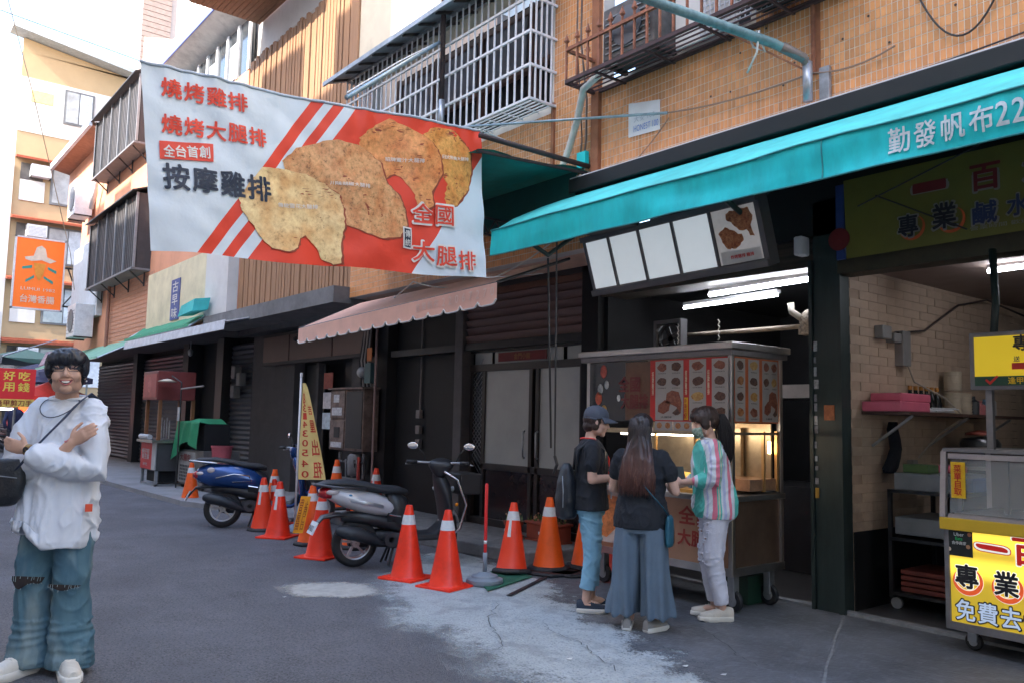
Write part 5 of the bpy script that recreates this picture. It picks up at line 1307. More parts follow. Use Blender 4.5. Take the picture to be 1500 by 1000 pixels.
part('lettering', text('Eats', plane_fn((-2.465,sy0+.003,.738),(1,0,0),(0,0,1)), h=.020, bold=.015), M('poster_green', (.01,.45,.12), rough=.5), st)
part('lettering', text('合作商家', plane_fn((-2.465,sy0+.003,.71),(1,0,0),(0,0,1)), w=.09, h=.022, bold=.02), pwh, st)
for a, b, c in ((-2.53,.665,(.6,.5,.4)),(-2.40,.77,(.4,.15,.08)),(-2.41,.69,(.4,.2,.1))): part('poster_spot', MB().add([(a+.014*math.cos(q*PI/4),sy0+.003,b+.014*math.sin(q*PI/4)) for q in range(8)], [tuple(range(8))]), M('spot_%d' % int(-a*100), c), st)
wl = M('lit_white_print', (.7,.7,.65), rough=.5, emit=.12, var=0)
rl_ = M('lit_red_print', (.55,.015,.01), rough=.5, emit=.05, var=0); bl_ = M('lit_black_print', (.01,.01,.014), rough=.5)
fs2 = lambda cx, cz, off: (lambda x, y: Vector((cx+x, sy0+.014-off, cz+y)))
def bar_blob(cx, cz, w_, h_, off, mat):
    n = 20; ps = [(cx+(w_/2)*math.copysign(abs(math.cos(2*PI*k/n))**.4, math.cos(2*PI*k/n)), sy0+.014-off, cz+(h_/2)*math.copysign(abs(math.sin(2*PI*k/n))**.7, math.sin(2*PI*k/n))-.01*math.cos(2*PI*k/n)) for k in range(n)]
    part('lettering', MB().add(ps, [tuple(range(n))]), mat, st)
bar_blob(-2.27,.70,.225,.062,.003,rl_); bar_blob(-2.27,.70,.215,.052,.004,wl); bar_blob(-2.27,.702,.19,.032,.006,rl_)
for s, x, z, w_, h_ in (('百',-2.05,.70,.2,.17),):
    part('lettering', text(s, fs2(x,z,.003), w=w_*1.1, h=h_*1.1, bold=.08), wl, st); part('lettering', text(s, fs2(x,z,.006), w=w_, h=h_, bold=.05), rl_, st)
for x, z in ((-2.425,.495),(-2.19,.485)):
    n = 24
    for r0, dr, of, mt in ((.072,.034,.002,wl),(.076,.026,.004,M('lit_orange_print', (.75,.10,.02), rough=.5, emit=.08, var=0))):
        vs = []
        for i in range(n+1):
            a = -PI*1.15+1.5*PI*i/n; q = math.sin(PI*i/n)
            vs += [(x+r0*math.cos(a),sy0+.014-of,z-.01+r0*math.sin(a)),(x+(r0+dr*q+.003)*math.cos(a),sy0+.014-of,z-.01+(r0+dr*q+.003)*math.sin(a))]
        part('ring_brush', MB().add(vs, [(2*i,2*i+1,2*i+3,2*i+2) for i in range(n)]), mt, st)
for s, x, z in (('專',-2.425,.50),('業',-2.19,.49)):
    part('lettering', text(s, fs2(x,z,.006), w=.155, h=.165, bold=.10), wl, st)
    part('lettering', text(s, fs2(x,z,.009), w=.145, h=.155, bold=.055), bl_, st)
for i, s in enumerate('免費去骨'):
    x = -2.44+.135*i
    part('lettering', text(s, fs2(x,.285,.003), w=.135, h=.15, bold=.10), bl_, st)
    part('lettering', text(s, fs2(x,.285,.006), w=.118, h=.132, bold=.03), M('lit_blue_white', (.45,.55,.7), rough=.5, emit=.08, var=0), st)
for x, y in ((-2.45,5.9),(-2.45,6.4)): caster(x, y, .055, st, .035)
# stall's overhead sign
ss = thing('stall_sign', 'small lit yellow sign on a pole above the glass case stall', 'sign', (-2,5.85,1.3))
part('board', MB().box(-2.37,-1.5,5.76,5.82,1.71,2.08), M('sign_grey_frame', (.16,.15,.16), rough=.5), ss, bevel=.004)
part('face', MB().box(-2.335,-1.5,5.75,5.762,1.79,2.05), M('stall_sign_yellow', (.80,.56,.02), rough=.5, emit=.06, var=0), ss)
part('green_strip', MB().box(-2.335,-1.5,5.748,5.76,1.735,1.795), M('stall_sign_green', (.01,.06,.03), rough=.5), ss)
part('lettering', text('✓', plane_fn((-2.23,5.745,1.77),(1,0,0),(0,0,1)), h=.06, bold=.05), M('label_red', (.55,.02,.01)), ss)
part('lettering', text('逢甲', plane_fn((-2.09,5.745,1.765),(1,0,0),(0,0,1)), h=.045, bold=.04), M('label_yellow', (.8,.48,.01)), ss)
part('lettering', text('專', plane_fn((-2.05,5.742,2.0),(1,0,0),(0,0,1)), h=.10, bold=.05), bl_, ss)
part('lettering', text('送', plane_fn((-2.08,5.745,1.90),(1,0,0),(0,0,1)), h=.035, bold=.03), nv, ss)
part('red_label', MB().box(-2.11,-1.9,5.743,5.749,1.835,1.875), M('label_red', (.55,.02,.01)), ss)
part('pole', MB().box(-2.31,-2.27,5.84,5.88,1.32,1.75), gr_, ss)
part('hanger', MB().tube([(-2.28,5.95,2.66),(-2.27,5.95,2.3),(-2.25,5.85,2.08)], .025), M('green_black_pipe', (.012,.022,.02), rough=.5), ss, smooth=True)

# right shop odds and ends
sf = thing('wall_shelf', 'dark wall shelf carried by brackets on the beige tiles', 'shelf', (-3.4,7.5,1.5))
part('board', MB().box(-3.5,-3.1,6.45,8.7,1.555,1.58), M('shelf_board', (.07,.035,.025), rough=.5), sf)
for y in (6.6,7.6,8.5): part('bracket', MB().bar((-3.49,y,1.3),(-3.15,y,1.55),.02), steel, sf)
pinkp = M('pink_plastic', (.62,.13,.20), rough=.45, var=.1)
solo('pink_basket', MB().box(-3.48,-3.16,6.42,6.92,1.58,1.66), pinkp, 'lower long pink tray at the near end of the wall shelf', 'tray', 'pink trays on the shelf', bevel=.01)
solo('pink_basket', MB().box(-3.46,-3.2,6.52,7.02,1.662,1.73), pinkp, 'upper pink tray lying on the other pink tray', 'tray', 'pink trays on the shelf', bevel=.01)
solo('chopstick_bundle', (lambda m: [m.tube([(-3.3+random.uniform(-.12,.12),7.05+random.uniform(0,.1),1.59+.006*(i%6)),(-3.25+random.uniform(-.12,.12),7.35+random.uniform(-.05,.1),1.595+.006*(i%6))], .005, 5) for i in range(26)] and m)(MB()), M('white_wrapper', (.6,.6,.62), rough=.5, var=.2), 'loose pile of white wrapped chopsticks beside the pink trays', 'chopsticks')
for i in range(6):
    y = 7.12+.1*i
    t = thing('sauce_bottle', 'dark sauce bottle with orange cap, %s from the pink trays' % ('first','second','third','fourth','fifth','sixth')[i], 'bottle', (-3.42,y,1.58), 0, 'dark sauce bottles on the shelf')
    part('bottle_body', MB().lathe([(.002,0),(.035,0),(.037,.02),(.037,.14),(.015,.18),(.015,.2)],12), M('soy_bottle', (.012,.01,.01), rough=.2), t, w=False, smooth=40)
    part('cap', MB().lathe([(.018,0),(.018,.035),(.002,.035)],10,(0,0,.2)), M('orange_cap', (.5,.2,.03), rough=.5), t, w=False)
cupm = M('cream_paper_cup', (.50,.42,.32), rough=.6, var=.08)
for lb, y, z, h in (('tall stack of cream paper cups, the upper roll',7.85,1.80,.17),('cream paper cups in a lower wide stack under the roll',7.85,1.58,.2),('shorter stack of cream cups beside the tall one',8.05,1.58,.2)):
    m = MB(); 
    for k in range(8): m.lathe([(.07,h*k/8),(.078,h*(k+.9)/8),(.07,h*(k+1)/8)],16,(-3.38,y,z))
    solo('paper_cups', m, cupm, lb, 'paper cups', 'paper cup stacks on the shelf', smooth=40)
for i, (y, c, h, l) in enumerate(((8.22,(.05,.055,.06),.18,'dark grey tumbler stack'),(8.36,(.4,.12,.12),.14,'dull red bottle'),(8.48,(.12,.2,.28),.16,'blue grey bottle'),(8.6,(.4,.42,.42),.2,'clear pale bottle'))):
    solo('shelf_bottle', MB().lathe([(.002,0),(.05,0),(.052,h*.7),(.02,h*.85),(.02,h),(.002,h)],12,(-3.36,y,1.58)), M('shelf_bottle_%d' % i, c, rough=.3), l+' at the far end of the wall shelf', 'bottle', smooth=40)
sb = thing('socket_boxes', 'two small grey socket boxes and a breaker box on the beige wall', 'socket', (-3.5,6.8,2.2))
for y0, y1, z0, z1 in ((6.68,6.83,2.19,2.30),(6.87,7.0,2.17,2.25),(7.02,7.16,1.98,2.28)): part('box', MB().box(-3.5,-3.42,y0,y1,z0,z1), M('socket_grey', (.25,.24,.23), rough=.45), sb, bevel=.008)
solo('cable', MB().tube([(-3.46,7.0,2.26),(-3.46,7.5,2.32),(-3.46,8.2,2.62),(-3.4,8.7,2.72),(-3.3,9.5,2.6)], .01, 6), M('brown_cable2', (.06,.04,.035), rough=.7), 'dark cable running from the socket boxes up to the ceiling', 'cable', smooth=True)
solo('cable', MB().tube([(-3.43,7.1,2.0),(-3.42,7.2,1.85),(-3.3,7.5,1.72),(-3.2,7.65,1.55),(-3.3,7.4,1.42),(-3.4,7.2,1.2)], .008, 6), M('beige_cable', (.35,.3,.25), rough=.6), 'beige cable dangling in front of the shelf bottles', 'cable', smooth=True)
solo('power_strip', MB().box(-3.48,-3.42,7.15,7.24,.93,1.18), M('socket_grey', (.25,.24,.23)), 'grey power strip hanging on the wall under the shelf', 'power strip', bevel=.01)
solo('black_cloth', (lambda m: m.loft([[(-3.42+.04*math.cos(a),6.75+dy+w_*math.sin(a)*1.2,z) for a in [k*PI/5 for k in range(10)]] for z, dy, w_ in ((1.5,.06,.02),(1.44,.05,.05),(1.36,.08,.06),(1.28,.1,.06),(1.2,.06,.08),(1.12,0,.1),(1.08,-.02,.05))]))(MB()), M('black_cloth', (.006,.007,.012), rough=.9, bump=.5), 'limp black cloth hung on a hook under the shelf', 'cloth', smooth=True)
rk = thing('kitchen_trolley', 'dark steel trolley on casters beside the beige wall', 'trolley', (-3.15,7,0))
m = MB()
for x in (-3.4,-2.85):
    for y in (6.65,7.4): m.box(x,x+.03,y,y+.03,.1,.95)
for z in (.12,.55,.93): m.box(-3.4,-2.82,6.65,7.43,z,z+.025)
part('frame', m, M('dark_trolley_steel', (.05,.05,.052), rough=.4, metal=.5), rk)
for x in (-3.36,-2.85):
    for y in (6.7,7.38): part('caster_wheel', MB().lathe([(.002,-.015),(.045,-.015),(.045,.015),(.002,.015)],14,(x,y,.055),'Y'), M('pale_caster', (.3,.3,.3), rough=.5), rk)
solo('steel_food_box', MB().box(-3.36,-2.9,6.68,7.3,.955,1.09), M('dull_white_box', (.22,.24,.26), rough=.4), 'pale steel food box, upper one on the dark trolley', 'box', 'steel boxes on the trolley', bevel=.01)
solo('steel_food_box', MB().box(-3.36,-2.9,6.68,7.3,.60,.74), M('dull_white_box', (.22,.24,.26)), 'pale steel food box on the middle shelf of the dark trolley', 'box', 'steel boxes on the trolley', bevel=.01)
solo('blue_label_carton', MB().box(-2.9,-2.84,6.9,7.3,.96,1.06), M('blue_carton', (.03,.1,.3), rough=.5, var=.4, scale=20), 'blue labelled carton next to the pale steel food box', 'carton')
for i in range(4): solo('red_tray', MB().box(-3.34,-2.95,6.72,7.2,.3+.045*i-.15,.335+.045*i-.15), M('dull_red_tray', (.22,.05,.035), rough=.5, var=.3), 'dull red tray, %s of the pile on the lowest trolley shelf' % ('bottom','second','third','top')[i], 'tray', 'red trays on the trolley', bevel=.006)
solo('teal_basin', MB().lathe([(.12,0),(.2,.18),(.21,.18),(.2,.17)],18,(-2.75,7.55,.8)), M('teal_plastic', (.01,.16,.17), rough=.4), 'teal plastic basin behind the stall', 'basin', smooth=40)
solo('green_sponge_tub', MB().box(-3.3,-3.1,6.72,6.9,1.095,1.16), M('green_sponge', (.08,.14,.05), rough=.8), 'green sponge block on the upper steel box', 'sponge')
solo('pink_cloth', MB().box(-3.25,-3.0,6.98,7.2,1.095,1.15), pinkp, 'folded pink cloth on the upper steel box beside the sponge', 'cloth', bevel=.01)
cb = thing('back_counter', 'dark counter at the back of the right hand shop', 'counter', (-3,8.2,0))
part('top', MB().box(-3.45,-2.5,7.7,8.7,1.1,1.13), stainless, cb); part('body', MB().box(-3.4,-2.55,7.75,8.65,0,1.1), dark, cb)
solo('stew_pot', MB().lathe([(.002,0),(.16,0),(.165,.2),(.14,.24),(.02,.26)],18,(-3.2,7.95,1.13)), M('dull_pot', (.08,.08,.085), rough=.3, metal=.7), 'dull steel stew pot on the back counter', 'pot', smooth=35)
solo('pot_lid', MB().lathe([(.002,.03),(.12,.0),(.12,.02),(.002,.05)],18,(-3.2,7.95,1.4)), M('dull_red_tray', (.22,.05,.035)), 'dull red lid on the stew pot', 'lid', smooth=True)
for i, (x, y, c, l) in enumerate(((-2.95,8.0,(.12,.2,.04),'green vegetable bunch'),(-2.62,7.8,(.35,.2,.05),'yellow onion bag'))):
    solo('vegetables', MB().ell((x,y,1.2),(.07,.07,.1),10).ell((x+.06,y,1.17),(.05,.05,.05),10), M('veg_%d' % i, c, rough=.7, var=.4, scale=20), l+' on the back counter behind the stall', 'vegetables', smooth=True)

# ------------------------------------------------------------------ cones
ored = M('cone_red', (.86,.035,.010), rough=.38, var=.1, scale=3, stain=.4, sscale=5)
oorg = M('cone_orange', (.88,.11,.008), rough=.45, var=.1, scale=3, stain=.4, sscale=5)
refl = M('cone_reflective_band', (.62,.63,.64), rough=.4, var=.1, scale=30, stain=.2, sscale=9)
def cone_proto(name, label, base_black, tape, big=1., mat=None):
    t = thing(name, label, 'traffic cone')
    h = .655*big; r0, r1 = .145*big, .033*big
    c = mat or (oorg if base_black else ored)
    zz = .035
    def rr(z): return r0+(r1-r0)*(z-zz)/(h-zz)
    part('body', MB().lathe([(r0+.01,zz-.006),(r0,zz+.01)]+[(rr(z),z) for z in (.2,.4,.55)]+[(r1,h-.02),(r1*.86,h),(r1*.7,h-.004),(r1*.6,h-.1)],32), c, t, w=False, smooth=50)
    a, b = h*.74, h*.87
    part('reflective_band', MB().lathe([(rr(a)+.002,a),(rr(b)+.002,b)],32), refl, t, w=False, smooth=True) if True else 0
    s = .19*big
    if base_black:
        part('base', MB().lathe([(.05,0),(s,0),(s+.012,.012),(s+.004,.035),(r0+.015,.045),(r0,.04)],8), M('cone_rubber_base', (.025,.026,.03), rough=.7, var=.3), t, w=False, bevel=.008)
    else:
        part('base', MB().box(-s,s,-s,s,0,.022).lathe([(r0+.02,.02),(r0+.012,.036)],24), c, t, w=False, bevel=.006)
    if tape:
        vs = []
        for k in range(5):
            for z in (.42*h/.655,.60*h/.655-.1): vs.append(((rr(z)+.0025)*math.cos(-.25+k*.12), (rr(z)+.0025)*math.sin(-.25+k*.12), z))
        vs = [((rr(z)+.0025)*math.cos(-.2+k*.1), (rr(z)+.0025)*math.sin(-.2+k*.1), z) for k in range(5) for z in (.33*h/.655,.5*h/.655)]
        part('white_tape', MB().add(vs, [(2*i,2*i+2,2*i+3,2*i+1) for i in range(4)]), refl, t, w=False)
    return t
GC = 'traffic cones along the parking row'
cr = cone_proto('traffic_cone', 'glossy red cone in front of the white scooter footboard, the farther of the red pair', False, False)
cr.location = (-6.56,4.08,0); cr.rotation_euler = (0,0,.35); cr['group'] = GC
dup(cr, (-6.05,4.16,0), .3, 'glossy red cone nearest the camera, left of the grey weighted post', GC)
cb_ = cone_proto('traffic_cone', 'big orange cone with black rubber base beside the woman in the cap', True, False, 1.05)
cb_.location = (-6.12,5.40,.02); cb_['group'] = GC; cb_.rotation_euler = (0,0,.2)
ct1 = cone_proto('traffic_cone', 'leaning red orange cone with vertical white tape near the flower pots', True, True, 1., M('cone_red_orange', (.85,.05,.012), rough=.4, var=.06))
ct1.location = (-6.22,5.02,.01); ct1.rotation_euler = (R(2),R(-7),-1.1); ct1['group'] = GC
ct2 = dup(ct1, (-10.2,4.2,0), -1.0, 'orange cone with white side tape in front of the blue scooter wheel', GC); ct2.rotation_euler = (0,R(2),-1.0)
o3 = cone_proto('traffic_cone', 'red cone with taped band right of the orange one beside the flag pole', False, True); o3.location = (-9.55,4.12,0); o3['group'] = GC; o3.rotation_euler = (0,0,-.9)
dup(cb_, (-13.93,4.48,0), .4, 'lone orange cone farthest left, by the rear of the blue scooter', GC).scale = (.94,.94,.94)
dup(cb_, (-8.82,4.2,0), .6, 'orange cone carrying the yellow notice card', GC).scale = (.96,.96,.96)
dup(cb_, (-8.35,4.52,0), .1, 'orange cone half hidden behind the white scooter tail', GC).scale = (1.02,1.02,1.02)
dup(cr, (-8.0,3.92,0), .5, 'red cone squeezed behind the rear wheel of the white scooter', GC)
dup(cb_, (-11.3,5.75,.08), .2, 'tall orange cone standing under the meter cabinet', GC).scale = (1.0,1.0,1.05)
dup(ct1, (-10.3,5.85,.08), -.9, 'orange cone with side tape behind the scooter saddle', GC).rotation_euler = (0,0,-1.1)
dup(cb_, (-5.98,5.78,.02), .5, 'orange cone directly behind the big one beside the woman in the cap', GC).scale = (1.05,1.05,1.03)
bk2 = cone_proto('traffic_cone', 'plain dark red cone behind the backpack', False, False, 1.08, M('cone_deep_red', (.55,.03,.012), rough=.45)); bk2.location = (-5.72,5.95,.02); bk2['group'] = GC
dup(cb_, (-11.2,4.75,0), .2, 'small orange cone tip showing behind the blue scooter saddle', GC)
x = dup(cr, (-10.55,4.55,0), .2, 'tilted red cone between the blue scooter and the taped orange cone', GC); x.rotation_euler = (R(6),R(-4),.2); x.scale = (.9,.9,.93)
# black rubber slabs stacked under the big cone
for i in range(2): solo('rubber_slab', MB().lathe([(.05,0),(.27-.02*i,0),(.28-.02*i,.015),(.26-.02*i,.03),(.05,.03)],8,(-6.02,5.38,.008-.0+.0*i)).xf(Matrix.Translation((.12*i,.12*i,-.0)),0), black, 'black rubber cone base slab, %s, under the big orange cones' % ('front one','rear one')[i], 'rubber base', 'spare rubber cone bases')
yc = thing('notice_card', 'yellow card with dark orange characters leaning on an orange cone', 'notice', (-8.62,4.05,.15))
cfn = lambda x, y, off=0.: Vector((-8.68,4.02,.36)) + Vector((.55,.80,.0)).normalized()*(x+y*.22) + Vector((-.12,.02,.98)).normalized()*(y) + Vector((.8,-.6,0))*(.02+off)
part('card', MB().add([cfn(-.055,-.20),cfn(.055,-.20),cfn(.055,.20),cfn(-.055,.20)], [(0,1,2,3)]), M('card_amber', (.85,.36,.01), rough=.5), yc)
part('lettering', text('田\n日\n民\n田', lambda x, y: cfn(-.028+x,y,.003), w=.036, h=.33, bold=.03), M('card_red', (.3,.03,.01), rough=.5), yc)
part('lettering', text('止\n尺\n匚\n口', lambda x, y: cfn(.026+x,y-.01,.003), w=.036, h=.31, bold=.03), MATS['card_red'], yc)
# weighted post
wp = thing('weighted_post', 'thin red marker post standing in a round grey weighted base', 'post', (-5.95,4.5,.008))
part('base', MB().lathe([(.02,0),(.155,0),(.165,.015),(.16,.045),(.12,.06),(.115,.075),(.07,.085),(.055,.1),(.02,.105)],28), M('grey_plastic_base', (.22,.26,.30), rough=.45, var=.15, scale=8, stain=.2), wp, w=False, smooth=45)
part('sleeve', MB().tube([(0,0,.1),(0,0,.27)], .02, 12), MATS['grey_plastic_base'], wp, w=False, smooth=True)
part('pole', MB().tube([(0,0,.25),(0,0,.86)], .0145, 12, True), M('post_red', (.72,.03,.03), rough=.4), wp, w=False, smooth=True)
part('white_ring', MB().tube([(0,0,.345),(0,0,.375)], .0152, 12), whitemetal, wp, w=False, smooth=True)
solo('parasol_foot', MB().lathe([(.02,0),(.155,0),(.165,.015),(.16,.045),(.12,.06),(.07,.085),(.02,.1)],24,(-9.95,4.55,.0)), MATS['grey_plastic_base'], 'empty pale grey weighted base between the flag pole and blue scooter', 'post base', smooth=45)

# flag on its pole
fl = thing('feather_flag', 'narrow yellow advertising flag with red mirrored digits on a white pole', 'flag', (-9.75,4.45,0))
part('pole', MB().tube([(-9.75,4.42,0),(-9.75,4.42,1.93)], .013, 10), whitemetal, fl, smooth=True)
part('pole_tip', MB().tube([(-9.75,4.42,1.93),(-9.75,4.42,1.98)], .018, 10), whitemetal, fl)
part('foot', MB().lathe([(.02,0),(.16,0),(.16,.04),(.02,.06)],20,(-9.75,4.42,0)), MATS['grey_plastic_base'], fl, smooth=45)
def flp(x, z, off=0.): # x 0..1 across, z 0 bottom..1 top
    wd = .03+.22*(1-z)**.8
    return Vector((-9.73,4.43,.66)) + Vector((.62,.78,0)).normalized()*(x*wd*1.35) + Vector((0,0,z*1.19)) + Vector((.78,-.62,0))*(.02*math.sin(x*4+z*6)+off)
m = MB(); m.add([flp(i/8,j/24) for i in range(9) for j in range(25)], [(i*25+j,(i+1)*25+j,(i+1)*25+j+1,i*25+j+1) for i in range(8) for j in range(24)])
part('cloth', m, M('flag_yellow', (.75,.58,.22), rough=.7, var=.1, scale=6), fl, smooth=True)
fr_ = M('flag_red_print', (.58,.05,.03), rough=.7)
zs = [.055,.165,.275,.375,.475,.57,.655,.735,.80,.86]
for z, c in zip(zs, '0450341390'):
    wd = .02+.20*(1-z)**.8
    part('lettering', text(c, lambda x, y, z=z: flp(.27-x, z+y, .004), w=.28, h=.07, bold=.03), fr_, fl)
for z, c, h in ((.10,'租',.17),(.33,'出',.17),(.55,'屋',.13),(.72,'吉',.1)):
    part('lettering', text(c, lambda x, y, z=z: flp(.75-x, z+y, .004), w=.34, h=h, bold=.03), fr_, fl)

# ------------------------------------------------------------------ flower pots
terra = M('terracotta', (.28,.055,.03), rough=.6, var=.2, scale=5)
leafm = M('succulent_leaf', (.10,.16,.05), rough=.5, var=.4, scale=20)
def pot(name, label, x, y, box=False):
    t = thing(name, label, 'plant pot', (x,y,.13), 0, 'terracotta plant pots on the step')
    if box:
        part('pot', MB().box(-.26,.26,-.10,.10,.02,.19).box(-.28,.28,-.12,.12,.18,.21), terra, t, w=False, bevel=.01)
        part('pot_foot', MB().box(-.27,.27,-.11,.11,0,.02), terra, t, w=False)
        pts = [(random.uniform(-.24,.24), random.uniform(-.08,.08)) for _ in range(60)]
    else:
        part('pot', MB().lathe([(.02,.02),(.075,.02),(.1,.15),(.11,.15),(.115,.19),(.10,.19),(.095,.16)],20), terra, t, w=False, smooth=40)
        part('saucer', MB().lathe([(.02,0),(.11,0),(.125,.03),(.1,.03)],20), terra, t, w=False, smooth=40)
        pts = [(random.uniform(-.08,.08), random.uniform(-.08,.08)) for _ in range(32)]
    m = MB(); fl_ = MB()
    for px_, py_ in pts:
        a = random.uniform(0,6.28); h = random.uniform(.04,.11); s = random.uniform(.006,.012)
        b = Vector((px_,py_,.18)); tp = b+Vector((math.cos(a)*h*.5, math.sin(a)*h*.5, h)); q = Vector((-math.sin(a),math.cos(a),0))*s
        m.add([b-q*.5, b+q*.5, (b+tp)/2+q, tp, (b+tp)/2-q], [(0,1,2,3,4)])
        if random.random() < .3: fl_.ell(tp, (.012,.012,.01), 6)
    part('leaves', m, leafm, t, w=False)
    part('flowers', fl_, M('tiny_flowers', (.5,.25,.15), rough=.6, var=.4), t, w=False)
    part('paper_tag', MB().box(-.03,.01,-.122 if box else -.112,-.118 if box else -.108,.08,.11), whitemetal, t, w=False)
pot('flower_pot', 'round terracotta pot with succulents left of the leaning cone', -7.35, 5.95)
pot('flower_pot', 'long terracotta trough with small flowers behind the leaning cone', -6.95, 6.12, True)

# ------------------------------------------------------------------ scooters
tyre_m = M('tyre_rubber', (.018,.018,.02), rough=.75, var=.2, scale=20)
rim_m = M('alloy_rim', (.30,.30,.32), rough=.35, metal=.7, var=.1)
bp = M('scooter_black_plastic', (.022,.024,.028), rough=.38, var=.15)
def rrect(x, y, z, hw, hh, p=2.6, n=18):
    out = []
    for k in range(n):
        a = 2*PI*k/n; c, s = math.cos(a), math.sin(a)
        out.append((x, y+hw*math.copysign(abs(c)**(2/p), c), z+hh*math.copysign(abs(s)**(2/p), s)))
    return out
def sections(S, p=2.6): # (x, y, z, hw, hh)
    return MB().loft([rrect(*s, p=p) for s in S])
def scooter(name, label, body, body2, loc, rz, kind):
    t = thing(name, label, 'scooter', loc, rz)
    R0 = .235
    st_ = R(50) if kind == 'white' else R(12)
    RS = Matrix.Translation((.93,0,0)) @ Matrix.Rotation(st_,4,'Z') @ Matrix.Rotation(R(0),4,'X') @ Matrix.Translation((-.93,0,0))
    steer = lambda mb: mb.xf(RS)
    def wheel(x):
        sx_ = steer if x > .5 else (lambda q: q)
        o = part('wheel', MB().lathe([(R0-.075,-.042),(R0-.045,-.05),(R0-.012,-.038),(R0,-.012),(R0,.012),(R0-.012,.038),(R0-.045,.05),(R0-.075,.042)],32,(x,0,R0),'Y',True).xf(RS if x > .5 else Matrix()), tyre_m, t, w=False, smooth=50)
        m = MB().lathe([(R0-.09,-.035),(R0-.072,-.04),(R0-.072,.04),(R0-.09,.035)],28,(x,0,R0),'Y',True); m.lathe([(.004,-.05),(.04,-.05),(.04,.05),(.004,.05)],16,(x,0,R0),'Y')
        for k in range(5):
            a = k*2*PI/5+.3; m.bar((x+.03*math.cos(a),0,R0+.03*math.sin(a)),(x+(R0-.08)*math.cos(a+.15),0,R0+(R0-.08)*math.sin(a+.15)),.03,.022)
        part('rim', sx_(m), rim_m, o, w=False, smooth=35)
    wheel(0); wheel(1.20)
    # engine, belt case
    part('engine_case', sections([(-.05,.06,.25,.04,.05),(.02,.06,.26,.055,.085),(.2,.05,.27,.06,.09),(.38,.02,.27,.09,.1),(.50,.0,.27,.09,.08),(.55,0,.27,.05,.04)]), M('engine_metal', (.05,.05,.055), rough=.5, metal=.5, var=.3), t, w=False, smooth=40)
    m = MB()
    for k in range(7): m.lathe([(.03,-.004),(.075,-.004),(.075,.004),(.03,.004)],14,(.33,-.10-.012*k,.27),'Y')
    part('cooling_cover', m, M('engine_metal2', (.035,.035,.04), rough=.6), t, w=False)
    part('exhaust', MB().tube([(.52,-.10,.20),(.36,-.13,.20),(.22,-.145,.24),(.16,-.15,.27),(-.02,-.155,.34),(-.17,-.16,.37),(-.20,-.16,.375)], [.016,.018,.025,.055,.068,.066,.05], 16, True), M('exhaust_black', (.03,.035,.042), rough=.45, metal=.3), t, w=False, smooth=True)
    part('shock_absorber', MB().tube([(-.02,.1,.26),(-.05,.1,.58)], .022), M('shock_red', (.35,.03,.02), rough=.5), t, w=False)
    # body
    if kind == 'white':
        B1 = [(-.36,0,.745,.03,.015),(-.30,0,.735,.10,.055),(-.18,0,.705,.135,.095),(0,0,.66,.150,.115),(.18,0,.62,.150,.12),(.32,0,.585,.135,.10),(.42,0,.56,.10,.05)]
    else:
        B1 = [(-.36,0,.665,.04,.03),(-.31,0,.665,.12,.10),(-.18,0,.66,.165,.15),(0,0,.655,.19,.165),(.2,0,.635,.185,.165),(.36,0,.60,.165,.14),(.47,0,.57,.13,.10)]
    part('side_cowl', sections(B1, 2.3), body, t, w=False, smooth=True)
    part('tail_light', sections([(-.385,0,B1[1][2]-.0,.05,.035),(-.34,0,B1[1][2],.10,.055),(-.28,0,B1[1][2],.115,.06)]), M('tail_red', (.35,.01,.02), rough=.15, coat=.5), t, w=False, smooth=True)
    for s in (-1, 1): part('indicator', MB().ell((-.27,s*.105,B1[1][2]+.015),(.07,.035,.028),12), M('indicator_lens', (.55,.5,.5), rough=.15), t, w=False, smooth=True)
    z0 = .80 if kind == 'white' else .82
    part('seat', sections([(-.40,0,z0+.015,.07,.012),(-.32,0,z0+.03,.115,.03),(-.12,0,z0+.03,.135,.042),(.08,0,z0+.0,.14,.045),(.22,0,z0-.035,.135,.045),(.42,0,z0-.05,.12,.045),(.52,0,z0-.07,.09,.03)], 2.4), M('seat_vinyl', (.022,.025,.03), rough=.55, bump=.2, bscale=300), t, w=False, smooth=True)
    part('under_seat', sections([(.30,0,.56,.12,.20),(.42,0,.55,.125,.19),(.52,0,.52,.11,.16),(.55,0,.5,.08,.12)]), bp, t, w=False, smooth=True)
    part('inner_frame', sections([(-.15,0,.50,.06,.05),(.1,0,.48,.09,.07),(.35,0,.42,.11,.08),(.5,0,.36,.11,.06)]), bp, t, w=False, smooth=True)
    part('grab_rail', MB().tube([(.05,.15,z0-.02),(-.25,.14,z0+.0),(-.43,.07,z0+.02),(-.43,-.07,z0+.02),(-.25,-.14,z0+.0),(.05,-.15,z0-.02)], .014), M('rail_grey', (.10,.10,.11), rough=.35, metal=.6) if kind == 'white' else M('chrome', (.6,.6,.62), rough=.15, metal=1), t, w=False, smooth=True)
    # rear fender and plate
    part('rear_fender', sections([(-.02,0,.50,.06,.02),(-.2,0,.52,.07,.025),(-.34,0,.50,.07,.02),(-.42,0,.40,.05,.015)]), bp, t, w=False, smooth=True)
    pl = MB().cbox((-.43,0,.40),(.012,.20,.13),ry=R(25)); part('licence_plate', pl, M('plate_white', (.62,.66,.70), rough=.4), t, w=False)
    fnq = lambda x, y: Vector((-.44,0,.40)) + Vector((0,-1,0))*x + Vector((.42,0,.9)).normalized()*y + Vector((-.006,0,0))
    part('lettering', text('NPV-8312' if kind == 'white' else 'MQE-5706', fnq, w=.17, h=.06, bold=.02), M('plate_ink', (.03,.03,.035)), t, w=False)
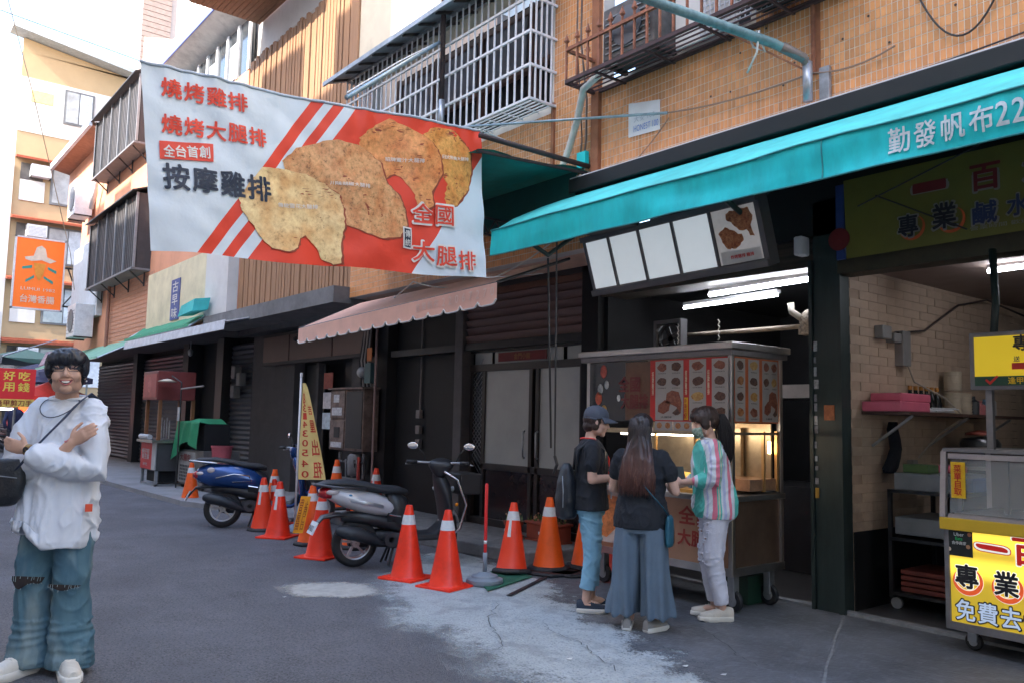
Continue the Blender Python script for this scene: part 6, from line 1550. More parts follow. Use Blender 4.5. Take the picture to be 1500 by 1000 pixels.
    # floorboard, legshield
    part('floorboard', sections([(.48,0,.32,.14,.06),(.62,0,.28,.15,.045),(.82,0,.28,.15,.045),(.93,0,.34,.14,.08)], 3), bp, t, w=False, smooth=True)
    part('floor_panel', sections([(.46,0,.30,.155,.035),(.64,0,.265,.165,.03),(.85,0,.265,.165,.03),(.98,0,.36,.12,.05)], 3), body2, t, w=False, smooth=True)
    shc = M('legshield_grey', (.06,.065,.075), rough=.45) if kind == 'white' else body
    hz = .80
    L = []
    for z, x, hw, hx in ((.30,.93,.13,.05),(.42,.965,.16,.05),(.55,.955,.175,.055),(.68,.93,.17,.07),(.80,.90,.13,.085),(.90,.87,.075,.07),(.94,.86,.05,.05)):
        L.append([(x+hx*math.cos(a)*(1.35 if math.cos(a) > 0 else .6), hw*math.sin(a), z) for a in [2*PI*k/20 for k in range(20)]])
    part('leg_shield', MB().loft(L), shc if kind != 'white' else bp, t, w=False, smooth=True)
    part('front_fender', steer(MB().loft([[(1.20+(R0+.035+dz)*math.cos(a), yy, R0+(R0+.035+dz)*math.sin(a)) for yy, dz in ((-.07,-.05),(-.055,0),(0,.015),(.055,0),(.07,-.05),(.05,-.06),(0,-.0),(-.05,-.06))] for a in [R(30+k*14) for k in range(9)]])), body, t, w=False, smooth=True)
    m = MB()
    for s in (-1, 1): m.tube([(1.20,s*.065,R0),(1.10,s*.065,.45)], .018)
    m.tube([(1.12,0,.42),(.93,0,.92)], .03)
    part('fork', steer(m), M('fork_grey', (.12,.12,.13), rough=.4, metal=.6), t, w=False, smooth=True)
    # handlebar
    part('handlebar_cowl', steer(MB().loft([[(.88+dx+hx*math.cos(a), hw*math.sin(a), z+.02*math.cos(a)) for a in [2*PI*k/16 for k in range(16)]] for z, dx, hx, hw in ((.88,0,.05,.05),(.94,.0,.075,.10),(1.0,.0,.085,.14),(1.04,-.01,.07,.13),(1.06,-.02,.03,.07))])), bp if kind == 'white' else body, t, w=False, smooth=True)
    part('handlebar', steer(MB().tube([(.76,-.33,1.035),(.84,-.2,1.03),(.87,0,1.02),(.84,.2,1.03),(.76,.33,1.035)], .014)), steel, t, w=False, smooth=True)
    for s in (-1, 1):
        part('grip', steer(MB().tube([(.75,s*.34,1.035),(.80,s*.24,1.032)], .021, 12)), black, t, w=False, smooth=True)
        part('brake_lever', steer(MB().tube([(.86,s*.2,1.03),(.86,s*.27,1.02),(.80,s*.37,1.01)], .008)), steel, t, w=False, smooth=True)
        part('mirror_stem', steer(MB().tube([(.86,s*.17,1.04),(.88,s*.20,1.12),(.86,s*.27,1.19)], .007)), black, t, w=False, smooth=True)
        mr = part('mirror', steer(MB().ell((.865,s*.31,1.20),(.016,.068,.042),18)), black, t, w=False, smooth=True)
        part('mirror_glass', steer(MB().ell((.850,s*.31,1.20),(.006,.060,.036),18)), M('mirror_glass', (.9,.9,.92), rough=.03, metal=1, var=0), mr, w=False, smooth=True)
    part('headlight', steer(MB().ell((.955,0,.985),(.03,.07,.04),16)), M('headlight_glass', (.6,.62,.65), rough=.08), t, w=False, smooth=True)
    part('cockpit_lamp', steer(MB().ell((1.02,-.10,.75),(.035,.035,.03),12).ell((1.02,.10,.75),(.035,.035,.03),12)), MATS['headlight_glass'], t, w=False, smooth=True)
    if kind == 'white':
        part('crash_bar', MB().tube([(.90,-.13,.94),(1.02,-.20,.86),(1.12,-.22,.60),(1.06,-.2,.36),(.95,-.16,.26)], .016).tube([(.90,.13,.94),(1.02,.20,.86),(1.12,.22,.60),(1.06,.2,.36),(.95,.16,.26)], .016), M('chrome', (.6,.6,.62), rough=.15, metal=1), t, w=False, smooth=True)
        part('front_basket', MB().box(1.06,1.30,-.19,.19,.70,.92), M('basket_black', (.02,.02,.023), rough=.5), t, w=False, bevel=.015)
        part('silver_trim', sections([(-.10,-.147,.665,.006,.012),(.06,-.155,.64,.006,.02),(.24,-.15,.60,.006,.016)]), M('silver_trim', (.5,.52,.56), rough=.3, metal=.6), t, w=False, smooth=True)
        part('logo', MB().ell((-.10,-.142,.72),(.018,.004,.009),10), M('logo_blue', (.02,.18,.4), rough=.4), t, w=False)
        part('indicator', MB().ell((1.04,-.15,.60),(.02,.012,.02),10), M('amber_lens', (.8,.25,.01), rough=.2), t, w=False)
    else:
        part('chrome_trim', MB().tube([(-.1,-.185,.62),(.12,-.192,.67),(.3,-.18,.65),(.34,-.172,.58),(.1,-.185,.57)], .008), M('chrome', (.6,.6,.62), rough=.15, metal=1), t, w=False, smooth=True)
        part('side_reflector', MB().ell((-.16,-.158,.72),(.05,.02,.035),12), MATS['indicator_lens'], t, w=False, smooth=True)
        part('windshield', MB().loft([[(.97+dx, .16*math.cos(a)*w_, z) for a in [PI*k/8 for k in range(9)]]+[(.975+dx, .16*math.cos(a)*w_, z) for a in [PI*(8-k)/8 for k in range(9)]] for z, dx, w_ in ((1.02,0,.9),(1.12,-.03,1.),(1.22,-.07,.8),(1.27,-.1,.4))]), M('smoked_shield', (.1,.1,.12), rough=.1, alpha=.5, var=0), t, w=False)
    part('side_stand', MB().tube([(.42,.1,.2),(.40,.2,.01)], .012), blackmetal, t, w=False)
    part('centre_stand', MB().tube([(.38,-.08,.18),(.32,-.12,.01)], .013).tube([(.38,.08,.18),(.32,.12,.01)], .013), blackmetal, t, w=False)
    part('kick_start', MB().tube([(.3,-.16,.52),(.42,-.17,.5)], .010), M('chrome', (.6,.6,.62)), t, w=False)
    return t
scooter('scooter', 'black scooter with silver white side cowl parked behind the red cones', M('pearl_white', (.50,.50,.53), rough=.12, var=.03, coat=.6), bp, (-7.33,3.95,0), R(79), 'white').scale = (.97,.97,.97)
scooter('scooter', 'blue retro scooter with chrome trim parked beside the yellow flag', M('metallic_blue', (.012,.06,.22), rough=.22, metal=.4, var=.1, coat=.6), M('blue_floor', (.012,.05,.2), rough=.3), (-10.7,3.86,0), R(68), 'blue').rotation_euler = (-R(5),0,R(68))

# ------------------------------------------------------------------ left stalls
dr = M('dull_red_sheet', (.17,.03,.028), rough=.5, var=.15)
fs1 = thing('snack_stall', 'tall dark red snack stall with glass cabinet on the left pavement', 'food stall', (-16.7,4.9,.08))
part('top_box', MB().box(-17.15,-16.2,4.5,5.2,1.68,2.22), dr, fs1, bevel=.01)
part('top_face', MB().box(-17.1,-16.25,4.49,4.50,1.73,2.17), M('faded_red_face', (.30,.05,.045), rough=.5, var=.2), fs1)
part('round_emblem', MB().add([(-16.68+.13*math.cos(q*PI/10),4.485,1.97+.15*math.sin(q*PI/10)) for q in range(20)], [tuple(range(20))]), M('faded_pink_emblem', (.40,.12,.11), rough=.6, var=.4, scale=20), fs1)
for x, y in ((-17.1,4.55),(-16.28,4.55),(-17.1,5.15),(-16.28,5.15)): part('post', MB().box(x,x+.06,y,y+.06,.9,1.7), M('varnished_post', (.20,.08,.03), rough=.5), fs1)
part('counter', MB().box(-17.2,-16.15,4.45,5.25,.88,.93), stainless, fs1)
part('counter_body', MB().box(-17.15,-16.2,4.55,5.2,.36,.88), M('dark_counter', (.05,.05,.052), rough=.5), fs1)
part('red_front', MB().box(-17.15,-16.42,4.53,4.55,.38,.88), M('sign_bright_red', (.50,.03,.03), rough=.5), fs1)
part('white_edge', MB().box(-16.42,-16.2,4.53,4.56,.38,.88), M('dull_white', (.4,.4,.4), rough=.5), fs1)
part('lettering', text('蚵仔煎\n臭豆腐', plane_fn((-16.8,4.525,.66),(1,0,0),(0,0,1)), w=.5, h=.2, bold=.03), M('dull_white', (.4,.4,.4)), fs1)
part('lettering', text('好吃', plane_fn((-16.8,4.525,.47),(1,0,0),(0,0,1)), w=.3, h=.06, bold=.03), M('dull_white', (.4,.4,.4)), fs1)
part('leg_frame', MB().box(-17.15,-17.1,4.55,4.6,.08,.36).box(-16.25,-16.2,4.55,4.6,.08,.36).box(-17.15,-16.2,4.55,4.6,.08,.12).box(-16.25,-16.2,4.55,5.2,.08,.12), steel, fs1)
part('under_shelf', MB().box(-17.1,-16.3,4.65,5.2,.14,.35), dark, fs1)
m = MB()
for i in range(5): m.tube([(-17.0+.16*i,4.8,.95),(-17.0+.16*i,4.8,1.3+.05*(i%2))], .012)
part('utensil', m, steel, fs1)
part('rolled_sheet', MB().tube([(-17.1,4.5,.98),(-16.5,4.5,.98)], .05, 12), M('dull_white', (.4,.4,.4)), fs1)
g = thing('covered_cart', 'steel cart half covered by a green sheet on the left pavement', 'food cart', (-15.4,5.2,.08))
part('body', MB().box(-16.1,-14.8,4.95,5.6,.14,.78), M('stained_steel', (.16,.155,.15), rough=.45, metal=.5, var=.3, scale=4), g)
part('front_sheet', MB().box(-16.1,-15.2,4.93,4.95,.18,.74), M('pale_menu_sheet', (.26,.26,.25), rough=.6, var=.2, scale=8), g)
part('lettering', text('大腸包', plane_fn((-15.7,4.925,.64),(1,0,0),(0,0,1)), w=.6, h=.13, bold=.03), M('dull_red', (.16,.015,.015)), g)
m = MB()
for k in range(5):
    for i in range(9): m.box(-16.0+i*.09,-15.95+i*.09,4.926,4.93,.22+k*.06,.26+k*.06)
part('printed_grid', m, dgrey, g)
gm = M('green_sheet', (.02,.22,.10), rough=.7, var=.2, scale=4)
m = MB(); vs = []; nx, nz = 30, 14
for i in range(nx+1):
    for j in range(nz+1):
        x = -16.15+1.2*i/nx; s = j/nz
        y = 5.5-.6*min(1, s*1.6)*.95 if s < .62 else 4.92
        zz = 1.30-.05*math.sin(x*7) if s < .2 else 1.30-(s-.2)/.8*(.62+.12*math.sin(x*5+1)-.25*(i/nx))
        y = 5.45-.55*min(1,s/.2)
        vs.append((x, y-.03*math.sin(x*16+s*2)*min(1,s*2)-.08*s*(1-i/nx), zz))
m.add(vs, [(i*(nz+1)+j,(i+1)*(nz+1)+j,(i+1)*(nz+1)+j+1,i*(nz+1)+j+1) for i in range(nx) for j in range(nz)])
part('green_sheet', m, gm, g, smooth=True)
part('upper_frame', MB().box(-16.05,-14.95,5.0,5.45,.78,1.25), dark, g)
for x in (-16.0,-14.9): part('wheel', MB().lathe([(.002,-.02),(.06,-.02),(.06,.02),(.002,.02)],14,(x,5.0,.14),'Y'), black, g)
solo('pink_bucket', MB().lathe([(.12,0),(.15,.02),(.18,.3),(.19,.3),(.19,.33),(.16,.33)],18,(-14.75,5.25,.55)), M('dull_pink_plastic', (.38,.08,.10), rough=.5), 'dull pink bucket on the box right of the green sheet', 'bucket', smooth=40)
solo('grey_bin', MB().box(-15.0,-14.5,5.0,5.6,.08,.55), M('dark_bin', (.06,.06,.065), rough=.5, var=.2), 'dark grey bin under the pink bucket', 'bin', bevel=.02)
lp = thing('stand_lamp', 'thin black stand with an angled disc lamp beside the covered cart', 'lamp', (-15.6,4.7,.08))
part('pole', MB().tube([(-15.6,4.75,.1),(-15.6,4.75,2.0),(-15.85,4.65,2.12)], .014), blackmetal, lp)
part('cross_arm', MB().tube([(-15.6,4.75,1.88),(-15.0,4.95,1.93)], .016), MATS['pale_conduit'], lp)
part('lamp_head', MB().lathe([(.002,.05),(.06,.04),(.17,0),(.15,-.01),(.002,-.005)],18,(-15.95,4.6,2.02)), M('lamp_cream', (.55,.48,.38), rough=.5), lp, smooth=True)
part('label', MB().box(-15.66,-15.54,4.72,4.73,1.3,1.55), M('dull_white', (.4,.4,.4)), lp)

# ------------------------------------------------------------------ far market on the left
ms = thing('red_sign', 'red and yellow street sign with large yellow characters left of the man', 'sign', (-24,3.2,1.4))
fz = lambda x, y, off=0: Vector((-24+off, 3.28+x, 1.98+y))
part('board', MB().box(-24.06,-24.0,2.8,3.70,1.50,2.46), M('sign_bright_red2', (.60,.02,.025), rough=.5, emit=.03, var=.05), ms)
part('yellow_strip', MB().box(-23.999,-23.99,2.8,3.70,1.50,1.70), M('sign_bright_yellow', (.85,.6,.12), rough=.5), ms)
ye2 = M('sign_yellow_print', (.85,.68,.10), rough=.5)
for s, x, z in (('好',-.16,.30),('吃',.17,.30),('用',-.16,.02),('錢',.17,.02)): part('lettering', text(s, lambda a, b: fz(x+a, z+b, .004), w=.26, h=.23, bold=.04), ye2, ms)
part('lettering', text('逢甲剪刀手', lambda a, b: fz(.0+a-.02, -.38+b, .014), w=.8, h=.15, bold=.04), M('sign_brown_red', (.3,.05,.02)), ms)
part('pole', MB().tube([(-24.1,3.3,0),(-24.1,3.3,1.6)], .03), steel, ms)
def stall(label, x, y, w_, roof, z):
    t = thing('market_stall', label, 'market stall', (x,y,0))
    m = MB()
    for a in (-1,1):
        for b in (-1,1): m.bar((x+a*w_*.9,y+b*w_*.9,0),(x+a*w_*.9,y+b*w_*.9,z),.05)
    part('frame', m, steel, t)
    m = MB(); c = [(x-w_,y-w_,z),(x+w_,y-w_,z),(x+w_,y+w_,z),(x-w_,y+w_,z)]
    m.add(c+[(x,y,z+.5)]+[(p[0],p[1],z-.18) for p in c], [(0,1,4),(1,2,4),(2,3,4),(3,0,4),(0,5,6,1),(1,6,7,2),(2,7,8,3),(3,8,5,0)])
    part('canopy', m, roof, t)
    part('table', MB().box(x-w_*.8,x+w_*.8,y-w_*.7,y+w_*.7,.7,.78).box(x-w_*.75,x+w_*.75,y-w_*.65,y+w_*.65,.1,.7), M('stall_table', (.08,.05,.05), rough=.7, var=.4), t)
    return t
stall('far market stall with a bright red canopy behind the man', -29, 4.9, 1.0, M('canopy_red', (.62,.03,.015), rough=.6), 1.85)
stall('far market stall with a navy canopy behind the man', -33, 5.1, 1.5, M('canopy_navy', (.03,.035,.09), rough=.6), 2.55)
stall('far market stall with a dark canopy at the end of the street', -38, 4.2, 1.7, M('canopy_dark', (.03,.03,.035), rough=.6), 3.1)
stall('far market stall with a dusky green canopy under the yellow block', -42, 6.0, 1.7, M('canopy_green', (.06,.13,.11), rough=.6), 3.6)
slope_awning('market_awning', 'dark navy awning with striped edge hanging over the far market', -36, -30, 5.0, 2.7, 6.4, 3.3, M('canopy_navy', (.03,.035,.09)), .2)
slope_awning('market_awning', 'grey market awning below the white cloth banner at the far left', -40, -35, 4.3, 3.4, 6.0, 4.1, M('canopy_grey', (.15,.16,.18), rough=.6), .3)
solo('cloth_banner', MB().add([(-30.5,4.75,2.85),(-30.5,6.0,2.95),(-30.3,6.1,3.55),(-30.5,4.95,3.32)], [(0,1,2,3)]), M('pale_print_cloth', (.62,.52,.58), rough=.7, var=.45, scale=5), 'pale pink printed cloth banner hanging above the far market', 'banner')
for i, (x, y, z, l) in enumerate(((-26.5,3.78,1.5,'glowing red paper lantern by the red sign, the nearer one'),(-28.5,4.55,1.3,'glowing red paper lantern half behind the man, the farther one'))):
    t = thing('red_lantern', l, 'lantern', (x,y,z-.2), 0, 'red lanterns at the market')
    part('globe', MB().ell((x,y,z),(.19,.19,.17),16), M('lantern_red', (1,.06,.015), emit=1.1, var=0), t, smooth=True)
    part('cap', MB().lathe([(.002,.19),(.07,.18),(.07,.16)],12,(x,y,z)), M('dull_gold', (.3,.16,.05)), t)
for i, (x, y, z) in enumerate(((-31,4.9,2.0),(-34,5.4,2.75),(-36,4.6,2.9),(-27.6,3.7,1.42))):
    solo('market_lamp', MB().box(x-.04,x+.04,y-.3,y+.3,z,z+.05), M('market_lamp', (.95,.95,1), emit=6, var=0), 'white strip lamp under the far market canopies, %s from the camera' % ('second','third','farthest','nearest')[i], 'lamp', 'strip lamps at the market')
random.seed(12)
for i in range(7):
    x, y = -26-2.1*i, 3.6+.3*(i%3)
    s = [ 'navy','maroon','grey','black','white','olive','brown'][i]; c = [(.03,.04,.1),(.15,.02,.03),(.2,.2,.2),(.02,.02,.02),(.5,.5,.5),(.1,.1,.05),(.12,.07,.04)][i]
    mt = M('far_top_%d' % i, c, rough=.8)
    t = thing('person', 'distant blurred market visitor in a %s top behind the smiling man' % s, 'person', (x,y,0))
    mb = MB(); mb.ell((x,y,1.58),(.085,.095,.115),10).tube([(x,y,1.4),(x,y,1.52)], .05)
    mb.mi = 0
    part('head', mb, M('far_skin', (.40,.24,.17), rough=.6), t, smooth=True)
    part('hair', MB().ell((x-.01,y,1.63),(.095,.105,.10),10), M('far_hair', (.015,.012,.012), rough=.7), t, smooth=True)
    part('torso', MB().loft([[(x+.13*w_*math.cos(a),y+.2*w_*math.sin(a),z) for a in [k*PI/6 for k in range(12)]] for z, w_ in ((.85,.95),(1.05,.85),(1.3,1.05),(1.42,.75),(1.46,.3))]).tube([(x+.02,y+.2,1.38),(x+.03,y+.26,1.1),(x+.15,y+.24,.95)], .045).tube([(x+.02,y-.2,1.38),(x+.03,y-.26,1.1),(x+.15,y-.24,.95)], .045), mt, t, smooth=True)
    part('trousers', MB().tube([(x,y+.09,.9),(x+.04,y+.1,.5),(x,y+.1,.08)], [.1,.08,.06]).tube([(x,y-.09,.9),(x-.04,y-.1,.5),(x-.08,y-.1,.08)], [.1,.08,.06]), M('far_trousers', (.04,.045,.06), rough=.8), t, smooth=True)
    part('shoe', MB().ell((x+.04,y+.1,.04),(.12,.045,.04),8).ell((x-.04,y-.1,.04),(.12,.045,.04),8), black, t, smooth=True)
for i in range(3):
    x = -25-1.4*i; y = 2.9+.15*i
    t = thing('parked_scooter', 'dark parked scooter far off by the red sign, %s of three' % ('nearest','middle','farthest')[i], 'scooter', (x,y,0), R(60), 'scooters parked at the market')
    part('body', sections([(-.35,0,.7,.08,.04),(0,0,.65,.15,.13),(.4,0,.5,.12,.1),(.6,0,.3,.14,.05),(.9,0,.32,.14,.08),(1.0,0,.7,.15,.1),(.9,0,.95,.08,.04)]), bp, t, w=False, smooth=True)
    for xx in (0,1.2): part('wheel', MB().lathe([(.1,-.04),(.235,-.03),(.235,.03),(.1,.04)],16,(xx,0,.235),'Y'), tyre_m, t, w=False)
    part('handlebar', MB().tube([(.8,-.3,1.0),(.88,0,1.0),(.8,.3,1.0)], .015), steel, t, w=False)
    part('seat', sections([(-.35,0,.8,.1,.03),(.1,0,.78,.13,.04),(.45,0,.74,.1,.03)]), black, t, w=False, smooth=True)
# orange vertical sign (its figure left out but for the plain hat)
og = thing('orange_vertical_sign', 'orange upright sign with a white hat emblem on a black bracket', 'sign', (-31,5.2,5))
part('panel', MB().box(-31.1,-31.0,3.95,5.35,4.75,7.05), M('sign_orange_panel', (.85,.17,.015), rough=.5, var=.04, emit=.05), og)
part('frame', MB().box(-31.12,-30.98,3.90,3.95,4.70,7.1).box(-31.12,-30.98,5.35,5.40,4.70,7.1).box(-31.12,-30.98,3.9,5.4,7.05,7.1).box(-31.12,-30.98,3.9,5.4,4.70,4.75), whitemetal, og)
ofn = lambda x, z: Vector((-30.985, 4.65+x, 6.0+z))
part('hat', MB().add([ofn(x,z) for x, z in ((-.45,.42),(-.2,.48),(-.12,.78),(.02,.85),(.14,.75),(.2,.48),(.48,.38),(.3,.28),(.05,.36),(-.25,.30),(-.42,.34))], [tuple(range(11))]), M('hat_white', (.7,.62,.5), rough=.5), og)
part('emblem', MB().add([ofn(x,z) for x, z in ((-.18,.25),(.18,.25),(.12,-.1),(0,-.35),(-.12,-.1))], [tuple(range(5))]), M('emblem_ochre', (.75,.30,.03), rough=.5), og)
for a in ((-.5,.05,-.22,.12),(.24,.12,.5,.0),(-.38,-.38,-.14,-.2),(.14,-.2,.42,-.36)):
    part('leaf_stroke', MB().add([ofn(a[0],a[1]-.04),ofn(a[2],a[3]-.05),ofn(a[2],a[3]+.05),ofn(a[0],a[1]+.04)], [(0,1,2,3)]), M('leaf_teal', (.03,.3,.25), rough=.5), og)
part('lettering', text('台灣香腸', lambda a, b: ofn(a,-.95+b), w=1.0, h=.26, bold=.03), M('hat_white', (.7,.62,.5)), og)
part('lettering', text('LUMUI 1982', lambda a, b: ofn(a,-.62+b), w=1.0, h=.1, bold=.01), M('hat_white', (.7,.62,.5)), og)
part('bracket', MB().bar((-31.05,5.4,6.2),(-31.05,6.4,6.2),.06).bar((-31.05,5.4,4.9),(-31.05,6.4,4.9),.06).bar((-31.05,5.5,6.2),(-31.05,6.0,4.9),.04).bar((-31.05,5.4,4.9),(-31.05,6.3,6.2),.04), blackmetal, og)
solo('overhead_cable', MB().tube([(-20,1.2,12.8),(-24,3.2,9.4),(-28,5.0,6.2),(-30,5.6,5.0)], .011, 6), M('beige_overhead', (.35,.3,.22), rough=.6), 'slanting beige overhead cable crossing in front of the yellow block', 'cable')
solo('overhead_cable', MB().tube([(-18,.2,15.0),(-20,1.2,12.8)], .02, 6), M('blue_overhead', (.05,.45,.6), rough=.5), 'short bright blue end of the cable at the top left', 'cable')
random.seed(5)
for i in range(5):
    x, y = random.uniform(-6.5,-2.2), random.uniform(1.6,4.2)
    solo('litter_scrap', MB().add([(x,y,.012),(x+.03,y+.01,.014),(x+.025,y+.03,.02),(x-.005,y+.025,.012)], [(0,1,2,3)]), M('paper_scrap', (.6,.6,.58), rough=.8), 'tiny pale scrap of litter on the road, %s' % ('by the light patch','near the man','near the kerb edge','in the open asphalt','toward the shops')[i], 'litter', 'litter on the road')

# buildings across the street, behind the camera: they shade the lane
for i, (a, b, h, c) in enumerate(((-75,-46,14,M('pale_grey_facade', (.50,.50,.50), rough=.8)),(-46,-20,13.5,cream),(-20,-2,14,M('pale_grey_facade', (.45,.44,.43), rough=.8)),(-2,14,13.5,M('pale_grey_facade', (.45,.44,.43))),(14,45,15,cream))):
    t = thing('opposite_building', 'plain apartment building across the lane, %s' % ('at the far market end','facing the orange rendered building','facing the scooters and the pink awning','facing the yellow stall','beyond the right hand end of the shops')[i], 'building', ((a+b)/2,-9,0))
    part('wall', MB().box(a,b-.1,-16,-4.0,0,h), c, t)
    m = MB()
    for k in range(int((b-a)/3)):
        for f in range(4): m.box(a+.6+k*3,a+2.4+k*3,-3.98,-3.96,3.8+f*3.2,5.5+f*3.2)
    part('windows', m, winglass, t)
part_ = None
t = thing('side_building', 'plain building farther along the row to the right', 'building', (20,8,0))
part('wall', MB().box(6.3,40,5.6,14,0,14), cream, t)
# ------------------------------------------------------------------ people
skin = M('skin', (.56,.33,.235), rough=.5, var=.08, scale=8)
skin2 = M('fair_skin', (.60,.37,.28), rough=.5, var=.08, scale=8)
def V(*a): return Vector(a)
def hand(mb, wr, d, pn, side, k=1., curl=.5):
    """palm with four fingers and a thumb; d along the hand, pn the palm side, side the thumb side"""
    d = V(*d).normalized(); pn = V(*pn); pn = (pn - d*pn.dot(d)).normalized(); sd = V(*side); sd = (sd-d*sd.dot(d)-pn*sd.dot(pn)).normalized()
    wr = V(*wr)
    rings = []
    for t, w, h in ((-.01,.024,.019),(.02,.03,.017),(.05,.038,.015),(.085,.039,.013),(.092,.03,.009)):
        c = wr + d*t*k
        rings.append([c + sd*math.cos(a)*w*k + pn*math.sin(a)*h*k for a in [2*PI*i/12 for i in range(12)]])
    mb.loft(rings)
    for i, (off, ln) in enumerate(((.028,.068),(.010,.077),(-.009,.072),(-.027,.056))):
        p = wr + d*.082*k + sd*off*k; q = d.copy(); pts = [p - d*.02*k, p]
        ang = 0
        for j, f in enumerate((.45,.32,.23)):
            ang += curl*(.5+.35*j)
            q = (d*math.cos(ang) + pn*math.sin(ang))
            p = p + q*ln*f*k; pts.append(p)
        mb.tube(pts, [.009*k,.0088*k,.0085*k,.008*k,.0068*k], 8, True)
    p = wr + d*.02*k + sd*.026*k
    q1 = (d*.6+sd*.75+pn*.25).normalized(); q2 = (d*.9+sd*.25+pn*.3).normalized()
    mb.tube([p, p+q1*.035*k, p+q1*.035*k+q2*.028*k, p+q1*.035*k+q2*.05*k], [.014*k,.011*k,.0095*k,.008*k], 8, True)

def head(mb, Mh, k=1.):
    s = len(mb.v)
    mb.ell((0,-.012,.025),(.075,.095,.092),18); mb.ell((0,.022,-.03),(.064,.070,.082),18); mb.ell((0,.064,-.096),(.028,.026,.024),12)
    for q in (-1, 1):
        mb.ell((q*.039,.012,-.068),(.027,.043,.036),12); mb.ell((q*.038,.062,-.030),(.027,.026,.030),12)
        mb.ell((q*.030,.074,.022),(.026,.014,.010),10); mb.ell((q*.013,.098,-.036),(.011,.010,.008),8)
        mb.ell((q*.078,-.008,-.012),(.008,.018,.028),10, Matrix.Rotation(q*.25,3,'Z'))
    mb.tube([(0,.086,.012),(0,.100,-.015),(0,.108,-.032)], [.008,.010,.0135], 10, True)
    mb.ell((0,.086,-.058),(.024,.012,.0065),10); mb.ell((0,.084,-.070),(.020,.011,.007),10)
    for i in range(s, len(mb.v)): mb.v[i] = tuple(Mh @ (Vector(mb.v[i])*k))
def hm(pos, yaw=0, pitch=0, roll=0):
    return Matrix.Translation(pos) @ Matrix.Rotation(yaw,4,'Z') @ Matrix.Rotation(pitch,4,'X') @ Matrix.Rotation(roll,4,'Y')
def T(mb, Mh, k=1.):
    for i in range(len(mb.v)): mb.v[i] = tuple(Mh @ (Vector(mb.v[i])*k))
    return mb
def torso(mb, k=1., w=1., grow=0., z0=.86, z1=1.42, female=False, lean=0.):
    prof = [(.80,.145,.105,0),(.88,.165,.118,0),(.95,.160,.112,0),(1.05,.138,.098,.005),(1.13,.140,.098,.01),(1.22,.160,.108,.012),(1.30,.172,.108,.008),(1.36,.165,.092,.0),(1.40,.125,.070,-.005),(1.435,.075,.055,-.005)]
    if female: prof = [(z, a*(1.04 if z < 1 else .9), b*(1.05 if z < 1 else (1.12 if 1.15 < z < 1.3 else .95)), y+(.012 if 1.15 < z < 1.3 else 0)) for z, a, b, y in prof]
    rings = []
    for z, a, b, y in prof:
        if not (z0-.001 <= z <= z1+.02): continue
        rings.append([((a*w+grow)*math.cos(t)*k, ((b*w+grow)*math.sin(t)+y+lean*(z-.9))*k, z*k) for t in [2*PI*i/24 for i in range(24)]])
    return mb.loft(rings)
def shoe(t, ax, ay, yaw, k, mat, sole_m, name='shoe', ln=.27):
    m4 = Matrix.Translation((ax,ay,0)) @ Matrix.Rotation(yaw,4,'Z')
    S = []
    out = [(-.075,.030),(-.05,.042),(.0,.042),(.06,.047),(.12,.050),(.16,.044),(.19,.028),(.195,.0)]
    ring = [(x,-y) for x, y in out] + [(x,y) for x, y in out[::-1]][1:]
    kk = ln/.27*k
    rings = []
    for z, g, lift in ((.0,.94,0),(.012,1.04,0),(.034,1.03,0),(.04,.98,0)):
        rings.append([tuple(m4 @ Vector((-y*g*kk, (x*g if True else x)*kk, z*kk+ (.012*kk if x > .17 and z < .01 else 0)))) for x, y in ring])
    so_ = part(name, None or MB().loft(rings), sole_m, t, w=False, smooth=50)
    mb = MB()
    prof = [(-.078,.030,.075,.045),(-.05,.038,.085,.05),(-.01,.040,.085,.05),(.03,.041,.075,.046),(.08,.044,.060,.038),(.13,.044,.048,.030),(.17,.034,.040,.022),(.19,.018,.034,.012)]
    rr = []
    for x, hw, top, _ in prof:
        rr.append([tuple(m4 @ (Vector((hw*1.0*math.copysign(abs(math.cos(a))**.8, math.cos(a)), x, .028 + (top-.0)*max(0, math.sin(a))**.75 if math.sin(a) > 0 else .022))*kk)) for a in [2*PI*i/16 for i in range(16)]])
    mb.loft(rr)
    part('shoe_upper', mb, mat, so_, w=False, smooth=60)
    lc = MB()
    for q in range(4):
        x = .055+.022*q
        lc.tube([tuple(m4 @ (Vector((-.022,x,.100-.012*q))*kk)), tuple(m4 @ (Vector((.022,x,.100-.012*q))*kk))], .003*k, 5)
    part('lace', lc, sole_m, so_, w=False)
    return so_
def strands(Mh, k, starts, length, mat_, n, rad, seed, gravity, parent, name='hair_strands', spread=.02, mb=None):
    pass

def hair_cap(Mh, k, bits, mat, parent, vox=.007, amp=.004, fr=(60,60,14), seed=2.):
    mb = MB()
    for c, r in bits: mb.ell(c, r, 18)
    T(mb, Mh, k)
    return organic('hair', mb, mat, parent, vox, 2, wrinkle(amp, fr, seed))
def crown_strands(Mh, k, n, r, lens, mat, parent, seed, crown=(0,-.03,.115), rad=.0022, zstop=None):
    rnd = random.Random(seed); mb = MB()
    for i in range(n):
        a = rnd.uniform(0, 2*PI); L = lens(a)*rnd.uniform(.8,1.08)
        P = []
        for j in range(7):
            s = j/6*L
            ph = PI/2 - s/ .1 * .95
            x = (r[0]+rnd.uniform(-.001,.003))*math.cos(max(ph,-.5))*math.cos(a); y = (r[1])*math.cos(max(ph,-.5))*math.sin(a)-.012; z = r[2]*math.sin(max(ph,-.45))+.04
            P.append((x+rnd.uniform(-.002,.002), y, z))
        mb.tube(P, [rad*1.3]*5+[rad,rad*.3], 4)
    T(mb, Mh, k)
    return part('hair_strands', mb, mat, parent, w=False, smooth=True)

